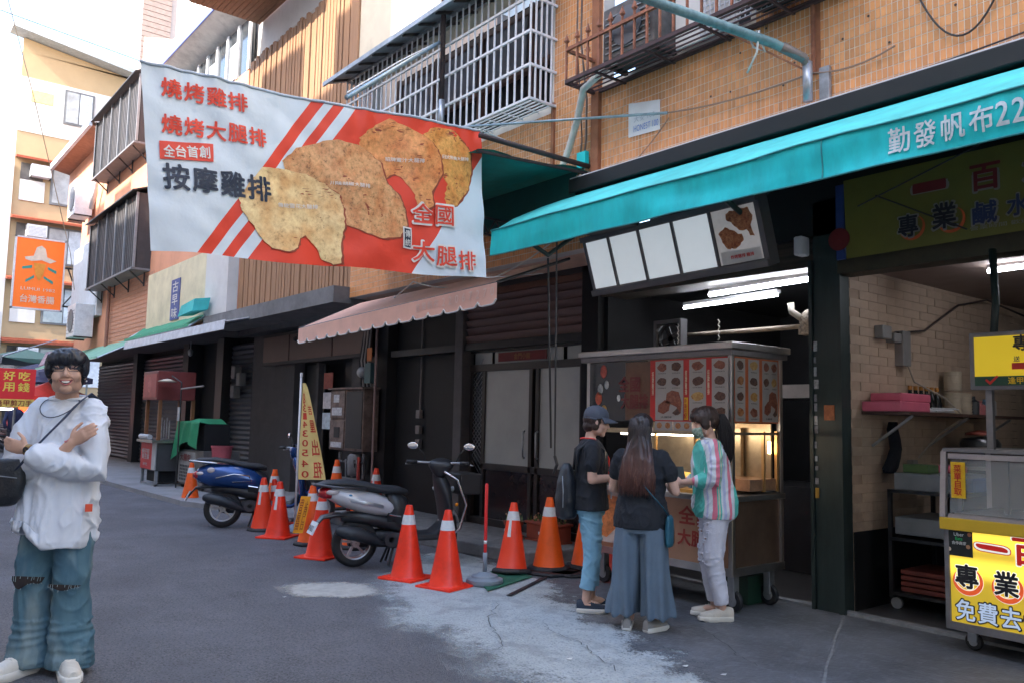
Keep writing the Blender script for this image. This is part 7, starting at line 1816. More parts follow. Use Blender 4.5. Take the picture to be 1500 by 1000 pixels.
hairblack = M('black_hair', (.014,.016,.024), rough=.36, var=.4, scale=60, stretch=(1,1,.15))

def folds(amp, seed=0., fr=(6,6,4.5)):
    """cloth creases: narrow ridges wandering over broad swells"""
    def f(co, n):
        out = co.copy()
        for i in range(len(co)):
            p = co[i]
            w = noise.noise(Vector((p[0]*3+seed, p[1]*3, p[2]*3)))
            q = Vector((p[0]*fr[0]+w*1.2+seed, p[1]*fr[1]-w, (p[2]+.5*p[0])*fr[2]+w*1.5))
            r1 = 1-abs(noise.noise(q))*3.2
            r2 = 1-abs(noise.noise(q*2.3+Vector((5,1,2))))*3.2
            a = amp*(max(0, r1)**2 - .35) + amp*.45*(max(0, r2)**2 - .3) + amp*.5*w
            out[i] = p + n[i]*a*(1-abs(n[i][2])**2)
        return out
    return f
# ---- man ----
K = 1.79/1.705
man = thing('person', 'smiling man with glasses and folded arms in a loose white shirt and ripped wide jeans', 'person', (-5.285,.985,0), math.atan2(-.66,.75)-PI/2)
hp = V(-.035,.085,1.580)*K
MH = hm(hp, R(27), R(9), R(3)) @ Matrix.Diagonal((1.05,1.0,1.0,1.0))
Sl, Sr = V(-.155,0,1.375)*K, V(.155,0,1.375)*K
El, Er = V(-.205,.085,1.09)*K, V(.205,.085,1.10)*K
Wl, Wr = V(.07,.215,1.175)*K, V(-.02,.17,1.125)*K
mb = MB()
torso(mb, K, 1.02)
mb.tube([V(0,-.005,1.39)*K, V(-.01,.03,1.47)*K, hp+V(0,-.015,-.03)], [.062*K,.058*K,.058*K], 14, True)
head(mb, MH, K*1.04)
for S, E, W_ in ((Sl,El,Wl),(Sr,Er,Wr)):
    mb.tube([S*1, S.lerp(E,.5), E], [.052*K,.047*K,.040*K], 12, True); mb.tube([E, E.lerp(W_,.35), W_], [.041*K,.040*K,.027*K], 12, True)
hand(mb, Wl, V(.95,-.05,.22), V(0,-1,.1), V(0,.1,1), K, .3)
hand(mb, V(-.14,.175,1.215)*K, V(-.72,.12,.45), V(0,-1,0), V(.3,0,1), K, .25)
mb.tube([Wr, V(-.09,.175,1.16)*K, V(-.145,.175,1.22)*K], [.028*K,.03*K,.026*K], 12, True)
for s in (-1,1): mb.tube([V(s*.085,0,.88)*K, V(s*.10,.02,.48)*K, V(s*.105,-.02,.08)*K], [.085*K,.055*K,.038*K], 14, True)
organic('body', mb, skin, man, .0065, 3)
# face details
def H(x, y, z): return tuple(MH @ (Vector((x,y,z))*K*1.04))
fdark = M('face_dark', (.07,.025,.022), rough=.6); lipm = M('lips', (.45,.12,.11), rough=.45)
for s in (-1, 1):
    part('eye', MB().tube([H(s*.016,.0865,.002),H(s*.030,.0880,.006),H(s*.045,.0795,.001)], [.002*K,.0036*K,.002*K], 6), fdark, man, w=False, smooth=True)
    part('eyebrow', MB().tube([H(s*.014,.090,.027),H(s*.032,.090,.033),H(s*.050,.078,.026)], [.003*K,.004*K,.002*K], 6), hairblack, man, w=False, smooth=True)
    part('cheek_fold', MB().tube([H(s*.020,.091,-.036),H(s*.034,.086,-.050),H(s*.037,.079,-.064)], [.0012*K,.0018*K,.001*K], 5), M('fold_skin', (.34,.17,.12), rough=.6), man, w=False, smooth=True)
cur = lambda w_, z0, dz, y: [H(w_*t, y-abs(t)**2*.014, z0+dz*t*t) for t in (-1,-.7,-.35,0,.35,.7,1)]
up_l, lo_l = cur(.030,-.060,.009,.097), cur(.030,-.080,.028,.094)
m = MB(); m.add(up_l+lo_l, [(i,i+1,i+8,i+7) for i in range(6)])
part('mouth', m, fdark, man, w=False)
tl, tb = cur(.023,-.0605,.006,.0985), cur(.023,-.071,.012,.0985)
part('teeth', MB().add(tl+tb, [(i,i+1,i+8,i+7) for i in range(6)]), M('teeth', (.72,.69,.62), rough=.3), man, w=False)
part('lip', MB().tube(up_l, [.001,.002,.0028,.003,.0028,.002,.001], 6), lipm, man, w=False, smooth=True)
part('lip', MB().tube(lo_l, [.001,.003,.0042,.0048,.0042,.003,.001], 6), lipm, man, w=False, smooth=True)
gl_ = man_gl = part('glasses', MB(), blackmetal, man, w=False) if False else None
m = MB()
for s in (-1, 1):
    P = [H(s*.032+.026*math.copysign(abs(math.cos(a))**.6, math.cos(a)), .1005-abs(s*.032+.026*math.cos(a))**2*3.2, .004+.0165*math.copysign(abs(math.sin(a))**.7, math.sin(a))) for a in [2*PI*i/20 for i in range(21)]]
    m.tube(P, .0016, 5); m.tube([H(s*.058,.089,.010),H(s*.074,.05,.010),H(s*.079,.0,.004)], .0018, 5)
m.tube([H(-.007,.1005,.008),H(0,.102,.010),H(.007,.1005,.008)], .0016, 5)
gl_ = part('glasses', m, M('glasses_frame', (.015,.012,.012), rough=.3), man, w=False, smooth=True)
for s in (-1, 1):
    part('lens', MB().add([H(s*.032+.025*math.copysign(abs(math.cos(a))**.6, math.cos(a)), .0995-abs(s*.032+.026*math.cos(a))**2*3.2, .004+.0155*math.sin(a)) for a in [2*PI*i/16 for i in range(16)]], [tuple(range(16))]), M('lens_clear', (.9,.9,.95), rough=.02, alpha=.035, var=0), gl_, w=False)
part('earring', MB().ell(H(-.085,.0,-.045),(.005,.005,.005),8), M('pearl', (.8,.8,.8), rough=.1), man, w=False, smooth=True)
hair_cap(MH, K*1.04, [((0,-.018,.045),(.089,.110,.080)),((0,-.050,.0),(.083,.072,.086)),((.0,.052,.060),(.084,.062,.050)),((.075,.008,.025),(.017,.056,.052)),((-.075,.008,.025),(.017,.056,.052)),((-.035,.074,.054),(.044,.030,.028)),((.038,.074,.054),(.042,.030,.027)),((.0,.078,.055),(.04,.025,.022))], hairblack, man, .006, .009, (48,48,12))
rnd = random.Random(4); m = MB()
for i in range(420):
    a = rnd.uniform(0, 2*PI); front = math.sin(a) > .2
    L = rnd.uniform(.82,1.06)*(1.40 if front else 1.8)
    P = []
    for j in range(8):
        ph = PI/2 - L*j/7
        if j == 0: tw = rnd.uniform(-.35,.35); pf = rnd.uniform(-.02,.07)
        aa = a+tw*j/7; pu = 1+pf*math.sin(PI*j/9)
        P.append((.091*math.cos(ph)*math.cos(aa)*pu, .111*math.cos(ph)*math.sin(aa)*pu-.018, .080*math.sin(ph)*pu+.048 - (.008 if j == 7 else 0)))
    m.tube(P, [.0015,.0034,.0036,.0036,.0036,.0034,.003,.0008], 4)
part('hair_strands', T(m, MH, K*1.04), hairblack, man, w=False, smooth=True)
# shirt
shirt = M('white_cotton_shirt', (.62,.66,.73), rough=.85, var=.05, scale=6, bump=.05, bscale=200)
mb = MB()
rings = []
for z, a, b, y in ((.665,.205,.165,.02),(.70,.22,.18,.02),(.80,.22,.175,.015),(.92,.205,.16,.01),(1.05,.195,.145,.01),(1.18,.195,.142,.01),(1.28,.202,.140,.006),(1.36,.20,.120,.0),(1.405,.155,.095,-.004),(1.44,.09,.072,-.004)):
    rings.append([(a*(.86 if z > 1.0 else .93)*math.cos(t)*K, (b*math.sin(t)+y)*K, z*K) for t in [2*PI*i/28 for i in range(28)]])
mb.loft(rings)
mb.tube([Sl+V(.02,0,.0), Sl.lerp(El,.5)+V(-.01,0,-.01), El+V(-.01,-.01,-.03), El.lerp(Wl,.35)+V(0,.015,-.025), El.lerp(Wl,.74)+V(0,.01,-.015)], [.078*K,.080*K,.084*K,.080*K,.078*K], 18, True)
mb.tube([Sr+V(-.02,0,0), Sr.lerp(Er,.5)+V(.01,0,-.01), Er+V(.01,-.01,-.03), Er.lerp(Wr,.30)+V(0,.0,-.02), Er.lerp(Wr,.48)+V(0,.0,-.02)], [.078*K,.080*K,.082*K,.078*K,.075*K], 18, True)
def hemcut(co, n):
    out = folds(.016, 1.3)(co, n)
    # deeper folds hanging from the elbows
    for i in range(len(out)):
        p = out[i]
        if p[2] < 1.12*K:
            f = min(1, (1.12*K-p[2])/.25)
            q = noise.noise(Vector((math.atan2(p[1],p[0])*2.6+p[2]*1.5, 3.1, p[2]*.8)))
            out[i] = p + n[i]*(.022*q*f)
            if p[2] < .74*K and p[0] > -.02: out[i][2] += .07*K*max(0, min(1, (p[0]+.02)/.10))
    return out
organic('shirt', mb, shirt, man, .008, 3, hemcut)
part('collar', MB().tube([( .094*K*math.cos(t), (.071*math.sin(t)-.002)*K, (1.447+ -.012*math.sin(t))*K) for t in [2*PI*i/24 for i in range(25)]], .010*K, 8), shirt, man, w=False, smooth=True)
part('red_tag', MB().cbox((-.215*K,.105*K,.875*K),(.035,.02,.04),rz=.6), M('tag_red', (.70,.08,.03), rough=.6), man, w=False)
part('sleeve_tag', MB().tube([V(-.155,.188,1.232)*K, V(-.115,.197,1.218)*K], .006, 6), M('pink_edge', (.55,.2,.2), rough=.6), man, w=False)
part('necklace', MB().tube([V(.098*math.sin(t), .055+.085*math.cos(t)*(1 if math.cos(t)>0 else .6), 1.405-.052*math.cos(t)-.012*math.cos(2*t))*K+V(0,.012,0) for t in [2*PI*i/30 for i in range(31)]], .003, 6), M('dark_chain', (.06,.07,.09), rough=.3, metal=.8), man, w=False, smooth=True)
part('watch', MB().tube([Wl+V(-.024,.002,-.006)*K, Wl+V(.0,.0,.0)*K], .0315*K, 16), M('gold_strap', (.25,.15,.05), rough=.3, metal=.8), man, w=False, smooth=40)
part('watch_face', MB().lathe([(.002,.034),(.016,.034),(.016,.026)],14,tuple(Wl+V(-.012,.0,0)),'Y'), black, man, w=False)
# jeans
def jeans_mat():
    m = M('faded_blue_jeans', (.035,.10,.16), rough=.8, var=.25, scale=3, col2=(.10,.20,.25), bump=.3, bscale=180, stretch=(2,2,1))
    t = m.node_tree; N, Kk = t.nodes, t.links; p = N['Principled BSDF']; src = p.inputs['Base Color'].links[0].from_socket
    tc = N.new('ShaderNodeTexCoord'); mpn = N.new('ShaderNodeMapping'); mpn.inputs['Scale'].default_value = (5,5,1.6)
    n = N.new('ShaderNodeTexNoise'); n.inputs['Scale'].default_value = 1.3; n.inputs['Detail'].default_value = 3
    Kk.new(tc.outputs['Object'], mpn.inputs[0]); Kk.new(mpn.outputs[0], n.inputs['Vector'])
    mr = N.new('ShaderNodeMapRange'); mr.inputs[1].default_value = .46; mr.inputs[2].default_value = .62; mr.inputs[4].default_value = .8; Kk.new(n.outputs[0], mr.inputs[0])
    mx = N.new('ShaderNodeMix'); mx.data_type = 'RGBA'; Kk.new(mr.outputs[0], mx.inputs[0]); Kk.new(src, mx.inputs[6]); mx.inputs[7].default_value = (.22,.29,.30,1)
    Kk.new(mx.outputs[2], p.inputs['Base Color']); return m
jm = jeans_mat()
mb = MB()
mb.loft([[(a*math.cos(t)*K,(b*math.sin(t))*K,z*K) for t in [2*PI*i/24 for i in range(24)]] for z, a, b in ((.78,.165,.12),(.86,.165,.12),(.93,.15,.11))])
for s in (-1, 1):
    mb.tube([V(s*.085,0,.86)*K, V(s*.095,.012,.68)*K, V(s*.10,.03,.50)*K, V(s*.102,.022,.44)*K, V(s*.106,.0,.28)*K, V(s*.108,-.008,.13)*K, V(s*.108,.0,.035)*K], [.090*K,.098*K,.092*K,.088*K,.094*K,.108*K,.116*K], 22)
def denim(co, n):
    out = folds(.012, 5., (5,5,4))(co, n)
    for i in range(len(out)):   # cloth stacks up above the shoes
        p = out[i]
        if p[2] < .30: out[i] = p + n[i]*(.020*(.5-abs(noise.noise(Vector((p[0]*4+p[1]*3, 2, p[2]*20)))))*(1 if p[2] > .06 else .3))
    return out
organic('jeans', mb, jm, man, .008, 2, denim)
for s in (-1, 1):
    m = MB(); rnd = random.Random(s); q = MB(); kc = V(s*.10,.030,.49+.018*s)*K
    ang = [PI*.14+PI*.72*i/14 for i in range(15)]
    r = .098*K
    top = [kc+V(r*math.cos(a), r*math.sin(a)*1.0+.004, .012*math.sin((a-PI*.14)/.72)) for a in ang]
    bot = [kc+V(r*math.cos(a), r*math.sin(a)*1.0+.004, (-.030-.014*s)*max(0,math.sin((a-PI*.14)/.72))**.5*(1+.35*math.sin(a*5+s))) for a in ang]
    q.add(top+bot, [(i,i+1,i+16,i+15) for i in range(14)])
    part('knee_rip', q, M('dark_knee', (.03,.022,.02), rough=.9), man, w=False)
    for i in range(1, 14):
        for _ in range(1):
            if rnd.random() < .25: continue
            t_ = top[i]+V(rnd.uniform(-.006,.006),.004,0); m.tube([t_, t_+V(rnd.uniform(-.004,.004),.005,-rnd.uniform(.006,.03))], .0016, 4)
            b_ = bot[i]+V(0,.004,0); m.tube([b_, b_+V(rnd.uniform(-.008,.008),.006,rnd.uniform(-.008,.01))], .0022, 4)
    part('frayed_edge', m, M('frayed_thread', (.22,.28,.29), rough=.9), man, w=False)
shoe_w = M('off_white_shoe', (.62,.60,.55), rough=.6, var=.1, scale=10, bump=.2, bscale=60); sole_w = M('white_sole', (.68,.67,.63), rough=.5, var=.08)
shoe(man, -.115*K, .03*K, R(38), K, shoe_w, sole_w, ln=.30); shoe(man, .12*K, .04*K, R(-14), K, shoe_w, sole_w, ln=.30)
# bag
bagm = M('black_bag', (.012,.015,.02), rough=.45, var=.3, bump=.2, bscale=100)
bag = thing('shoulder_bag', 'black crescent shoulder bag hanging at the side of the smiling man', 'bag', tuple(man.location), man.rotation_euler.z)
mb = MB(); mb.loft([[(V(.205,.175,1.0)*K + V(.115*math.cos(a)*w_, .05*d_*math.sin(a), z*.78+.03)) for a in [2*PI*i/20 for i in range(20)]] for z, w_, d_ in ((-.20,.35,.4),(-.185,.62,.8),(-.13,.9,1.),(-.04,1.,1.),(.05,.98,.9),(.11,.9,.6),(.125,.8,.3))])
organic('pouch', mb, bagm, bag, .008, 3, wrinkle(.004, (8,8,5), 2))
part('zip', MB().tube([V(.205,.235,1.03)*K+V(-.11,0,.0), V(.205,.24,1.04)*K, V(.205,.235,1.03)*K+V(.11,0,0)], .003, 5), steel, bag, w=False)
P = [V(-.125,-.07,1.44)*K, V(-.125,.01,1.47)*K, V(-.112,.105,1.41)*K, V(-.08,.168,1.33)*K, V(-.02,.195,1.25)*K, V(.04,.215,1.17)*K, V(.11,.225,1.07)*K]
m = MB(); m.add([q for p in P for q in (p+V(-.014,.006,.01), p+V(.014,.008,-.008))], [(2*i,2*i+1,2*i+3,2*i+2) for i in range(len(P)-1)])
so2 = part('strap', m, M('navy_strap', (.025,.04,.08), rough=.6), bag, w=False, smooth=True)
sm = so2.modifiers.new('thick', 'SOLIDIFY'); sm.thickness = .004

# ---- women ----
def woman(name_label, loc, yaw, h, HM, arms, k_torso=1., lean=0.):
    k = h/1.705
    t = thing('person', name_label, 'person', loc, yaw)
    mb = MB(); torso(mb, k, k_torso, female=True, lean=lean)
    hpz = HM.translation
    mb.tube([V(0,-.005+lean*.48,1.39)*k, V(0,.0+lean*.55,1.46)*k, hpz+V(0,-.012,-.02)], [.052*k,.046*k,.046*k], 12, True)
    head(mb, HM, k*1.02)
    for S, E, W_, hd, pn, sd, cu in arms:
        mb.tube([S*k, S.lerp(E,.5)*k, E*k], [.050*k,.045*k,.038*k], 12, True); mb.tube([E*k, E.lerp(W_,.35)*k, W_*k], [.039*k,.037*k,.024*k], 12, True)
        hand(mb, W_*k, hd, pn, sd, k*.92, cu)
    return t, mb, k
def legs(mb, k, J, r=(.085,.055,.036)):
    for P in J: mb.tube([V(*p)*k for p in P], [x*k for x in r], 14, True)
blk = M('black_tshirt', (.013,.016,.022), rough=.85, var=.2, scale=5, bump=.2, bscale=150)

# left woman with the cap; facing image right
yl_ = math.atan2(.80,.60)-PI/2
HL = hm(V(0,.055,1.50)*(1.56/1.705), 0, R(-8), 0); HL.translation = V(0,.05,1.585)*(1.55/1.705)
armsL = [(V(.17,.0,1.37),V(.205,-.01,1.10),V(.10,.225,1.12),V(-.35,.9,.05),V(-1,0,-.2),V(0,0,1),.6),
         (V(-.17,.0,1.37),V(-.205,.02,1.10),V(-.09,.24,1.10),V(.3,.9,.05),V(1,0,-.2),V(0,0,1),.6)]
wl_, mb, k = woman('woman in a grey cap, black T-shirt and light blue jeans facing right by the cones', (-4.70,4.56,.008), yl_, 1.555, HL, armsL, 1.08)
legs(mb, k, [[(.085,0,.88),(.085,.02,.48),(.085,-.035,.08)],[(-.085,0,.88),(-.085,.035,.48),(-.085,.03,.08)]])
mb.ell(V(.085,-.0,.06)*k, (.04,.09,.035), 10); mb.ell(V(-.085,.065,.06)*k, (.04,.09,.035), 10)
organic('body', mb, skin2, wl_, .0065, 3)
def tee(t, k, arms, mat, w_=1.1, sl=.62, z0=.80, lean=0., seed=1., hemw=1.0, voxel=.008, amp=.008, cuff=.066):
    mb = MB(); rings = []
    for z, a, b, y in ((.79,.178,.135,0),(.84,.185,.14,0),(.92,.18,.135,0),(1.03,.165,.122,.0),(1.13,.165,.122,.01),(1.22,.17,.125,.015),(1.30,.175,.118,.01),(1.365,.168,.10,0),(1.405,.13,.08,-.004),(1.432,.08,.06,-.004)):
        if z < z0-.011: continue
        f = w_*(hemw if z < 1.0 else 1)
        rings.append([((a*f)*math.cos(u)*k, ((b*f)*math.sin(u)+y+lean*(z-.9))*k, z*k) for u in [2*PI*i/24 for i in range(24)]])
    mb.loft(rings)
    for S, E, *_ in arms:
        mb.tube([S*k+V(-.012*math.copysign(1,S.x),0,-.004), S.lerp(E,.3)*k, S.lerp(E,sl)*k], [.070*k,.070*k,cuff*k], 16, True)
    return organic('shirt', mb, mat, t, voxel, 3, folds(amp*1.3, seed, (8,8,6)))
tee(wl_, k, armsL, blk, 1.14, .60, .82, seed=3)
lj = M('light_blue_jeans', (.26,.50,.66), rough=.75, var=.12, scale=5, bump=.3, bscale=200, stretch=(1,1,2), col2=(.20,.42,.58))
mb = MB(); mb.loft([[(a*math.cos(u)*k,b*math.sin(u)*k,z*k) for u in [2*PI*i/24 for i in range(24)]] for z, a, b in ((.80,.165,.125),(.88,.175,.13),(.98,.155,.115))])
mb.tube([V(.085,0,.86)*k,V(.087,.02,.48)*k,V(.086,-.022,.19)*k], [.100*k,.076*k,.066*k], 18); mb.tube([V(-.085,0,.86)*k,V(-.087,.035,.48)*k,V(-.086,.036,.19)*k], [.100*k,.076*k,.066*k], 18)
organic('jeans', mb, lj, wl_, .008, 2, folds(.008, 2., (7,7,12)))
sneak = M('navy_sneaker', (.02,.035,.06), rough=.7, var=.2, bump=.2, bscale=200)
shoe(wl_, .085*k, -.035*k, R(-8), k, sneak, sole_w, ln=.26); shoe(wl_, -.085*k, .03*k, R(6), k, sneak, sole_w, ln=.26)
brn = M('dark_brown_hair', (.035,.018,.014), rough=.45, var=.4, scale=60, stretch=(1,1,.15))
kh = k*1.02
hair_cap(HL, kh, [((0,-.028,.012),(.084,.088,.078)),((0,-.058,-.045),(.070,.050,.052)),((.062,-.015,-.035),(.022,.035,.042)),((-.062,-.015,-.035),(.022,.035,.042))], brn, wl_, .007, .004)
capm = M('grey_cap', (.065,.075,.10), rough=.75, var=.12, bump=.3, bscale=200)
mb = MB(); mb.loft([[(a*math.cos(u), b*math.sin(u)-.008, z) for u in [2*PI*i/28 for i in range(28)]] for z, a, b in ((.028,.090,.108),(.05,.091,.110),(.085,.084,.101),(.112,.066,.080),(.130,.036,.044),(.136,.008,.01))])
cp = part('cap', T(mb, HL, kh), capm, wl_, w=False, smooth=50)
vs = []
for i in range(13):
    a = PI*(.10+.80*i/12)
    for j in range(5):
        r = j/4; vs.append(tuple(HL @ (Vector(((.089+.0*r)*math.cos(a)*(1+.05*r), .100*math.sin(a)+r*.085*math.sin(a)-.004, .040-.022*r-.03*r*(math.cos(a)**2)))*kh)))
brim = part('brim', MB().add(vs, [(i*5+j,(i+1)*5+j,(i+1)*5+j+1,i*5+j+1) for i in range(12) for j in range(4)]), capm, cp, w=False, smooth=True)
q = brim.modifiers.new('thick', 'SOLIDIFY'); q.thickness = .005
part('cap_button', MB().ell(tuple(HL @ (Vector((0,-.008,.138))*kh)),(.008,.008,.005),8), capm, cp, w=False)
part('cap_strap', MB().tube([tuple(HL @ (Vector((.085*math.cos(a),.100*math.sin(a)-.01,.02))*kh)) for a in [PI+PI*i/12 for i in range(13)]], .008, 6), capm, cp, w=False)
def simple_face(t, HM, kk, mask=None):
    def h(x, y, z): return tuple(HM @ (Vector((x,y,z))*kk))
    for s in (-1, 1):
        part('eye', MB().tube([h(s*.018,.0835,.005),h(s*.030,.085,.007),h(s*.044,.077,.003)], [.0015,.0028,.0014], 6), fdark, t, w=False)
        part('eyebrow', MB().tube([h(s*.014,.090,.025),h(s*.032,.090,.030),h(s*.050,.078,.024)], [.002,.003,.0015], 6), brn, t, w=False)
    part('lips', MB().tube([h(-.02,.094,-.062),h(0,.1,-.062),h(.02,.094,-.062)], [.002,.004,.002], 6), lipm, t, w=False, smooth=True)
simple_face(wl_, HL, kh)
lan = M('red_lanyard', (.75,.04,.03), rough=.6)
part('lanyard', MB().tube([V(.075,-.05,1.44)*k, V(.08,.02,1.435)*k, V(.065,.09,1.38)*k, V(.04,.155,1.27)*k, V(.02,.16,1.12)*k, V(.0,.17,1.02)*k], .006, 6).tube([V(-.075,-.05,1.44)*k, V(-.08,.02,1.435)*k, V(-.06,.10,1.37)*k, V(-.03,.155,1.25)*k, V(.0,.17,1.02)*k], .006, 6).tube([V(.075,-.05,1.44)*k, V(0,-.085,1.435)*k, V(-.075,-.05,1.44)*k], .006, 6), lan, wl_, w=False, smooth=True)
part('card_holder', MB().cbox(V(0,.18,.98)*k,(.06,.006,.09)), whitemetal, wl_, w=False)
part('bracelet', MB().tube([V(.112,.19,1.118)*k, V(.108,.20,1.119)*k], .027*k, 12), M('gold_strap', (.25,.15,.05)), wl_, w=False)
bp_ = thing('backpack', 'black backpack worn low on the back of the woman in the cap', 'bag', tuple(wl_.location), yl_)
mb = MB(); mb.loft([[(V(.0,-.20,1.0)*k+V(.12*w_*math.cos(a), .075*d_*math.sin(a), z)) for a in [2*PI*i/20 for i in range(20)]] for z, w_, d_ in ((-.22,.7,.7),(-.20,.95,1.),(-.08,1.08,1.15),(.06,1.,.95),(.16,.8,.6),(.20,.5,.3))])
organic('pack', mb, bagm, bp_, .008, 3, wrinkle(.005, (8,8,6), 4))
for s in (-1, 1): part('strap', MB().tube([V(s*.10,-.13,1.16)*k, V(s*.115,-.115,1.34)*k, V(s*.12,-.02,1.425)*k, V(s*.125,.10,1.34)*k, V(s*.15,.10,1.16)*k, V(s*.14,-.1,.95)*k], .012, 8), bagm, bp_, w=False, smooth=True)
part('zip', MB().tube([V(.10,-.245,1.12)*k, V(.135,-.24,.98)*k, V(.12,-.24,.86)*k], .004, 5), steel, bp_, w=False)

# middle woman seen from the back
ym = math.atan2(.78,-.42)-PI/2
HMm = hm(V(0,.02,1.590)*(1.505/1.705), R(6), R(-3), 0)
armsM = [(V(.175,.0,1.36),V(.27,.03,1.09),V(.16,.24,1.12),V(-.5,.8,.05),V(0,0,-1),V(-1,0,0),.6),
         (V(-.175,.0,1.36),V(-.255,.05,1.09),V(-.12,.25,1.10),V(.5,.8,.1),V(0,0,-1),V(1,0,0),.6)]
wm, mb, k = woman('woman seen from behind with long brown hair, black top and wide grey trousers', (-4.08,4.47,.008), ym, 1.505, HMm, armsM, 1.16)
legs(mb, k, [[(.09,0,.88),(.09,.0,.48),(.09,-.0,.08)],[(-.09,0,.88),(-.09,.0,.48),(-.09,.0,.08)]])
organic('body', mb, skin2, wm, .007, 3)
tee(wm, k, armsM, blk, 1.16, .50, .80, seed=7, hemw=1.08, cuff=.072)
gt = M('blue_grey_trousers', (.105,.15,.20), rough=.8, var=.1, scale=6, bump=.25, bscale=220)
mb = MB()
mb.loft([[(a*math.cos(u)*k,b*math.sin(u)*k,z*k) for u in [2*PI*i/24 for i in range(24)]] for z, a, b in ((.76,.20,.15),(.88,.195,.145),(.98,.17,.125))])
for s in (-1, 1):
    rings = []
    for z, cx, a, b in ((.86,.09,.105,.13),(.70,.105,.108,.14),(.50,.118,.112,.14),(.30,.132,.120,.15),(.115,.146,.130,.158)):
        rings.append([((s*cx+a*math.cos(u)*(1+.05*math.sin(7*u+s)*(1-z)))*k, (b*math.sin(u)*(1+.07*math.sin(6*u)*(1-z)))*k, z*k) for u in [2*PI*i/40 for i in range(40)]])
    mb.loft(rings)
def pleat(co, n):
    out = wrinkle(.004, (8,8,2), 9.)(co, n)
    for i in range(len(out)):
        p = out[i]; f = max(0, min(1, (.85-p[2])/.7))
        out[i] = p + n[i]*(.014*f*math.sin(p[0]*75+2*math.sin(p[2]*3)) )
    return out
organic('trousers', mb, gt, wm, .008, 2, pleat)
gsh = M('grey_sneaker', (.25,.24,.23), rough=.7, var=.2)
shoe(wm, .10*k, -.05*k, R(-28), k, gsh, sole_w, ln=.25); shoe(wm, -.10*k, -.045*k, R(12), k, gsh, sole_w, ln=.25)
def long_hair_mat():
    m = M('long_brown_hair', (.02,.012,.012), rough=.38, var=.35, scale=50, stretch=(1,1,.1))
    t = m.node_tree; N, Kk = t.nodes, t.links; p = N['Principled BSDF']; src = p.inputs['Base Color'].links[0].from_socket
    tc = N.new('ShaderNodeTexCoord'); sp = N.new('ShaderNodeSeparateXYZ'); Kk.new(tc.outputs['Object'], sp.inputs[0])
    n = N.new('ShaderNodeTexNoise'); n.inputs['Scale'].default_value = 40; mp = N.new('ShaderNodeMapping'); mp.inputs['Scale'].default_value = (1,1,.06); Kk.new(tc.outputs['Object'], mp.inputs[0]); Kk.new(mp.outputs[0], n.inputs['Vector'])
    a = N.new('ShaderNodeMath'); a.operation = 'MULTIPLY_ADD'; Kk.new(n.outputs[0], a.inputs[0]); a.inputs[1].default_value = .35; Kk.new(sp.outputs[2], a.inputs[2])
    mr = N.new('ShaderNodeMapRange'); mr.inputs[1].default_value = 1.52; mr.inputs[2].default_value = 1.22; Kk.new(a.outputs[0], mr.inputs[0])
    mx = N.new('ShaderNodeMix'); mx.data_type = 'RGBA'; Kk.new(mr.outputs[0], mx.inputs[0]); Kk.new(src, mx.inputs[6]); mx.inputs[7].default_value = (.105,.042,.032,1)
    Kk.new(mx.outputs[2], p.inputs['Base Color']); return m
lh = long_hair_mat()
mb = MB(); mb.ell((0,-.02,.035),(.086,.104,.082),18); mb.ell((0,-.05,-.02),(.082,.07,.09),16); T(mb, HMm, k)
mb.loft([[V(.0+a*math.cos(u), y+b*math.sin(u), z)*k for u in [2*PI*i/24 for i in range(24)]] for z, a, b, y in ((1.62,.075,.06,-.04),(1.52,.085,.06,-.06),(1.42,.10,.055,-.095),(1.32,.125,.045,-.13),(1.22,.14,.038,-.145),(1.14,.135,.028,-.15),(1.10,.10,.015,-.15))])
organic('hair', mb, lh, wm, .007, 2, wrinkle(.006, (38,38,3), 6.))
rnd = random.Random(8); m = MB()
for i in range(420):
    a = rnd.uniform(-1,1); b0 = rnd.uniform(0,1); zt = rnd.uniform(1.04,1.17)
    x1 = a*.145+rnd.uniform(-.012,.012)
    P = [V(a*.03,-.03,1.70), V(a*.075,-.085,1.655), V(a*.092,-.115*(1-.25*a*a),1.57), V(a*.10,-.118*(1-.3*a*a),1.46), V(a*.118,-.155*(1-.2*a*a),1.36), V(a*.138,-.182*(1-.15*a*a),1.25), V(x1,-.182*(1-.15*a*a)+rnd.uniform(-.01,.01),zt+.05), V(x1+rnd.uniform(-.01,.01),-.178*(1-.15*a*a),zt)]
    P = [V(p.x+rnd.uniform(-.003,.003),p.y+rnd.uniform(-.004,.003),p.z)*k for p in P]
    m.tube(P, [.0012,.0028,.003,.003,.003,.0028,.0022,.0006], 4)
part('hair_strands', m, lh, wm, w=False, smooth=True)
tb = M('teal_blue_leather', (.015,.10,.15), rough=.5, var=.15)
hb = thing('crossbody_bag', 'small teal blue crossbody bag on the right hip of the long haired woman', 'bag', tuple(wm.location), ym)
mb = MB(); mb.loft([[V(.235+.028*d_*math.cos(a), -.03+.075*w_*math.sin(a), z)*k for a in [2*PI*i/16 for i in range(16)]] for z, w_, d_ in ((.66,.7,.6),(.68,1.,1.),(.78,1.05,1.2),(.88,.9,1.),(.91,.7,.4))])
organic('pouch', mb, tb, hb, .007, 2)
P = [V(.235,-.05,.90)*k, V(.20,-.135,.98)*k, V(.12,-.182,1.08)*k, V(.03,-.172,1.18)*k, V(-.08,-.12,1.36)*k, V(-.11,.0,1.435)*k]
m = MB(); m.add([q for p in P for q in (p+V(-.009,-.006,.006), p+V(.009,-.006,-.006))], [(2*i,2*i+1,2*i+3,2*i+2) for i in range(len(P)-1)])
s_ = part('strap', m, tb, hb, w=False, smooth=True); q = s_.modifiers.new('thick','SOLIDIFY'); q.thickness = .004

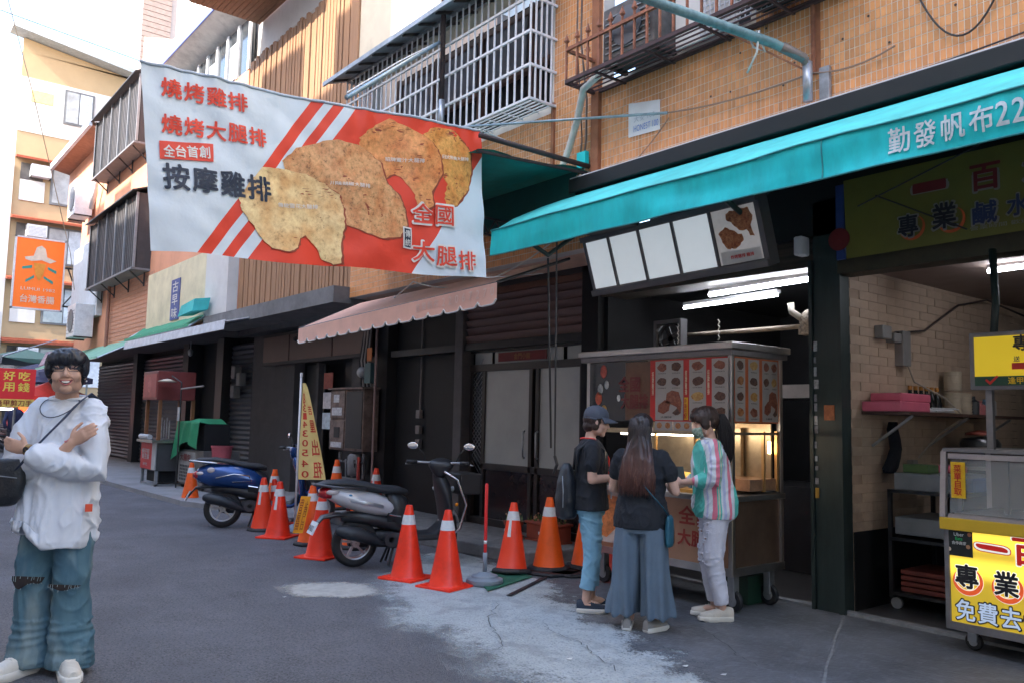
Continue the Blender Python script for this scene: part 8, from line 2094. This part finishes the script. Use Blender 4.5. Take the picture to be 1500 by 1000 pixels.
# right woman, facing image left
yr_ = math.atan2(-.72,-.60)-PI/2
HR = hm(V(0,.075,1.570)*(1.585/1.705), R(8), R(-16), 0)
armsR = [(V(.165,.03,1.36),V(.19,.06,1.10),V(.08,.27,1.04),V(-.3,.9,-.1),V(-1,0,-.2),V(0,0,1),.7),
         (V(-.165,.03,1.36),V(-.20,.05,1.11),V(-.08,.27,1.08),V(.25,.9,-.1),V(1,0,-.3),V(0,0,1),.7)]
wr_, mb, k = woman('woman in a pink and green striped shirt and ripped white jeans facing the cart', (-3.98,5.16,.008), yr_, 1.585, HR, armsR, 1.0, .06)
legs(mb, k, [[(.075,-.01,.88),(.075,.03,.48),(.075,-.03,.08)],[(-.075,-.01,.88),(-.075,.02,.48),(-.075,-.05,.08)]])
mb.ell(V(.075,.0,.06)*k, (.035,.09,.032), 10); mb.ell(V(-.075,-.02,.06)*k, (.035,.09,.032), 10)
organic('body', mb, skin2, wr_, .0065, 3)
def stripe_mat():
    m = M('pastel_striped_cotton', (.6,.65,.75), rough=.8, var=.04, scale=6, bump=.2, bscale=160)
    t = m.node_tree; N, Kk = t.nodes, t.links; p = N['Principled BSDF']
    tc = N.new('ShaderNodeTexCoord'); sp = N.new('ShaderNodeSeparateXYZ'); Kk.new(tc.outputs['Object'], sp.inputs[0])
    n = N.new('ShaderNodeTexNoise'); n.inputs['Scale'].default_value = 4; Kk.new(tc.outputs['Object'], n.inputs['Vector'])
    a = N.new('ShaderNodeMath'); a.operation = 'MULTIPLY_ADD'; Kk.new(n.outputs[0], a.inputs[0]); a.inputs[1].default_value = .05; Kk.new(sp.outputs[1], a.inputs[2])
    b = N.new('ShaderNodeMath'); b.operation = 'MULTIPLY_ADD'; Kk.new(a.outputs[0], b.inputs[0]); b.inputs[1].default_value = 3.6; b.inputs[2].default_value = .55
    f = N.new('ShaderNodeMath'); f.operation = 'FRACT'; Kk.new(b.outputs[0], f.inputs[0])
    r = N.new('ShaderNodeValToRGB'); r.color_ramp.interpolation = 'CONSTANT'; cr_ = r.color_ramp
    W4, G4, P4, L4, Y4 = (.66,.70,.76,1), (.10,.52,.45,1), (.72,.20,.28,1), (.46,.50,.70,1), (.62,.60,.42,1)
    cr_.elements[0].color = G4; cr_.elements[0].position = 0; cr_.elements[1].position = .2; cr_.elements[1].color = W4
    for pos, c in ((.30,P4),(.38,W4),(.46,L4),(.53,W4),(.58,G4),(.615,Y4),(.65,G4),(.68,P4),(.80,W4),(.90,L4),(.94,W4)):
        e = cr_.elements.new(pos); e.color = c
    Kk.new(f.outputs[0], r.inputs[0]); Kk.new(r.outputs[0], p.inputs['Base Color']); return m
sm_ = stripe_mat()
mb = MB(); rings = []
for z, a, b, y in ((.80,.19,.155,-.01),(.85,.205,.175,-.01),(.95,.205,.175,-.015),(1.05,.195,.165,-.01),(1.15,.19,.155,.0),(1.25,.188,.145,.005),(1.33,.182,.125,.01),(1.385,.155,.10,.012),(1.425,.09,.07,.015)):
    rings.append([(a*math.cos(u)*k,(b*math.sin(u)+y+.06*(z-.9))*k,z*k) for u in [2*PI*i/24 for i in range(24)]])
mb.loft(rings)
for S, E, W_, *_r in armsR: mb.tube([S*k+V(-.012*math.copysign(1,S.x),0,-.004), S.lerp(E,.5)*k, E*k, E.lerp(W_,.42)*k], [.078*k,.082*k,.078*k,.062*k], 16, True)
organic('shirt', mb, sm_, wr_, .008, 3, folds(.015, 11., (6,6,5)))
part('collar', MB().tube([(.075*k*math.cos(u),(.062*math.sin(u)+.04)*k,(1.425+.012*math.sin(u))*k) for u in [2*PI*i/20 for i in range(21)]], .010, 8), M('white_collar', (.66,.66,.7), rough=.8), wr_, w=False, smooth=True)
wj = M('white_jeans', (.60,.61,.69), rough=.8, var=.08, scale=6, bump=.3, bscale=180)
mb = MB(); mb.loft([[(a*math.cos(u)*k,(b*math.sin(u)-.01)*k,z*k) for u in [2*PI*i/24 for i in range(24)]] for z, a, b in ((.78,.165,.135),(.87,.17,.145),(.97,.15,.12))])
mb.tube([V(.075,-.01,.86)*k,V(.078,.03,.48)*k,V(.077,-.02,.13)*k], [.105*k,.080*k,.060*k], 18); mb.tube([V(-.075,-.01,.86)*k,V(-.078,.02,.48)*k,V(-.077,-.045,.13)*k], [.105*k,.080*k,.060*k], 18)
organic('jeans', mb, wj, wr_, .008, 2, folds(.005, 4., (7,7,11)))
rnd = random.Random(5); m = MB(); m2 = MB()
for s, by in ((-1,.02),(1,.03)):
    for i in range(18):
        z = rnd.uniform(.45,.78); a = PI/2+rnd.uniform(-.7,.7); r = (.078+(z-.48)*.06)*k
        x, y = s*.077*k+r*math.cos(a)*1.04, (by-(z-.48)*.08)*k+r*math.sin(a)*1.04
        m.tube([(x-.03,y-.005,z*k),(x,y+.006,(z-.004)*k),(x+.03,y-.004,(z+.003)*k)], .0028, 4)
        if i % 6 == 0: m2.ell((x*.985,y*.97,(z-.012)*k),(.024,.006,.007),8)
part('frayed_thread', m, M('white_thread', (.72,.73,.8), rough=.9), wr_, w=False); part('torn_gap', m2, M('torn_shadow_skin', (.32,.2,.17), rough=.7), wr_, w=False)
cs_ = M('cream_sneaker', (.55,.50,.42), rough=.65, var=.15, bump=.2, bscale=80); so_c = M('cream_sole', (.60,.57,.50), rough=.6)
shoe(wr_, .078*k, -.03*k, R(-8), k, cs_, so_c, ln=.27); shoe(wr_, -.078*k, -.055*k, R(5), k, cs_, so_c, ln=.27)
kk = k*1.02
hair_cap(HR, kk, [((0,-.018,.038),(.086,.108,.084)),((0,-.055,.0),(.078,.066,.075)),((.074,.022,.005),(.014,.042,.065)),((-.074,.022,.005),(.014,.042,.065)),((0,.055,.058),(.074,.045,.036)),((.045,.068,.040),(.030,.022,.030)),((-.045,.068,.040),(.030,.022,.030))], brn, wr_, .007, .004)
m = MB(); rnd = random.Random(9)
base = HR @ (Vector((0,-.115,.01))*kk)
for i in range(260):
    o_ = V(rnd.uniform(-1,1),rnd.uniform(-1,1),0)
    P = [HR @ (Vector((rnd.uniform(-.03,.03),-.08,.03))*kk)]
    for z, sp in ((.02,.014),(-.03,.038),(-.12,.055),(-.22,.058),(-.30,.040),(-.345,.02)):
        P.append(base + V(o_.x*sp, o_.y*sp-.035-abs(z)*.12, z))
    m.tube(P, [.003,.004,.004,.004,.004,.003,.001], 4)
part('ponytail', m, M('near_black_hair', (.012,.009,.01), rough=.5), wr_, w=False, smooth=True)
part('hair_tie', MB().tube([base+V(0,.0,.01), base+V(0,-.02,-.005)], .02, 12), black, wr_, w=False, smooth=True)
simple_face(wr_, HR, kk)
def hR(x, y, z): return tuple(HR @ (Vector((x,y,z))*kk))
mb = MB(); vs = []
for i in range(9):
    a = PI*(.12+.76*i/8)
    for z, r in ((-.028,1.0),(-.05,1.06),(-.085,1.05),(-.112,.86)):
        vs.append(hR(.070*r*math.cos(a), .030+.082*r*math.sin(a), z))
mk = part('face_mask', MB().add(vs, [(i*4+j,(i+1)*4+j,(i+1)*4+j+1,i*4+j+1) for i in range(8) for j in range(3)]), M('printed_mask', (.45,.52,.46), rough=.8, var=.5, scale=60, col2=(.06,.16,.09)), wr_, w=False, smooth=True)
q = mk.modifiers.new('thick','SOLIDIFY'); q.thickness = .003
part('mask_loop', MB().tube([hR(.066,.045,-.03),hR(.078,.0,-.01),hR(.064,.04,-.09)], .0015, 4).tube([hR(-.066,.045,-.03),hR(-.080,.0,-.01),hR(-.064,.04,-.09)], .0015, 4), whitemetal, wr_, w=False)
solo('phone', MB().box(-.035,.035,-.004,.004,0,.14).xf(Matrix.Translation((-4.15,4.99,1.02)) @ Matrix.Rotation(.9,4,'Z') @ Matrix.Rotation(-.8,4,'X')), M('phone_dark', (.05,.06,.06), rough=.2), 'dark phone held by the woman in the striped shirt', 'phone', bevel=.003)
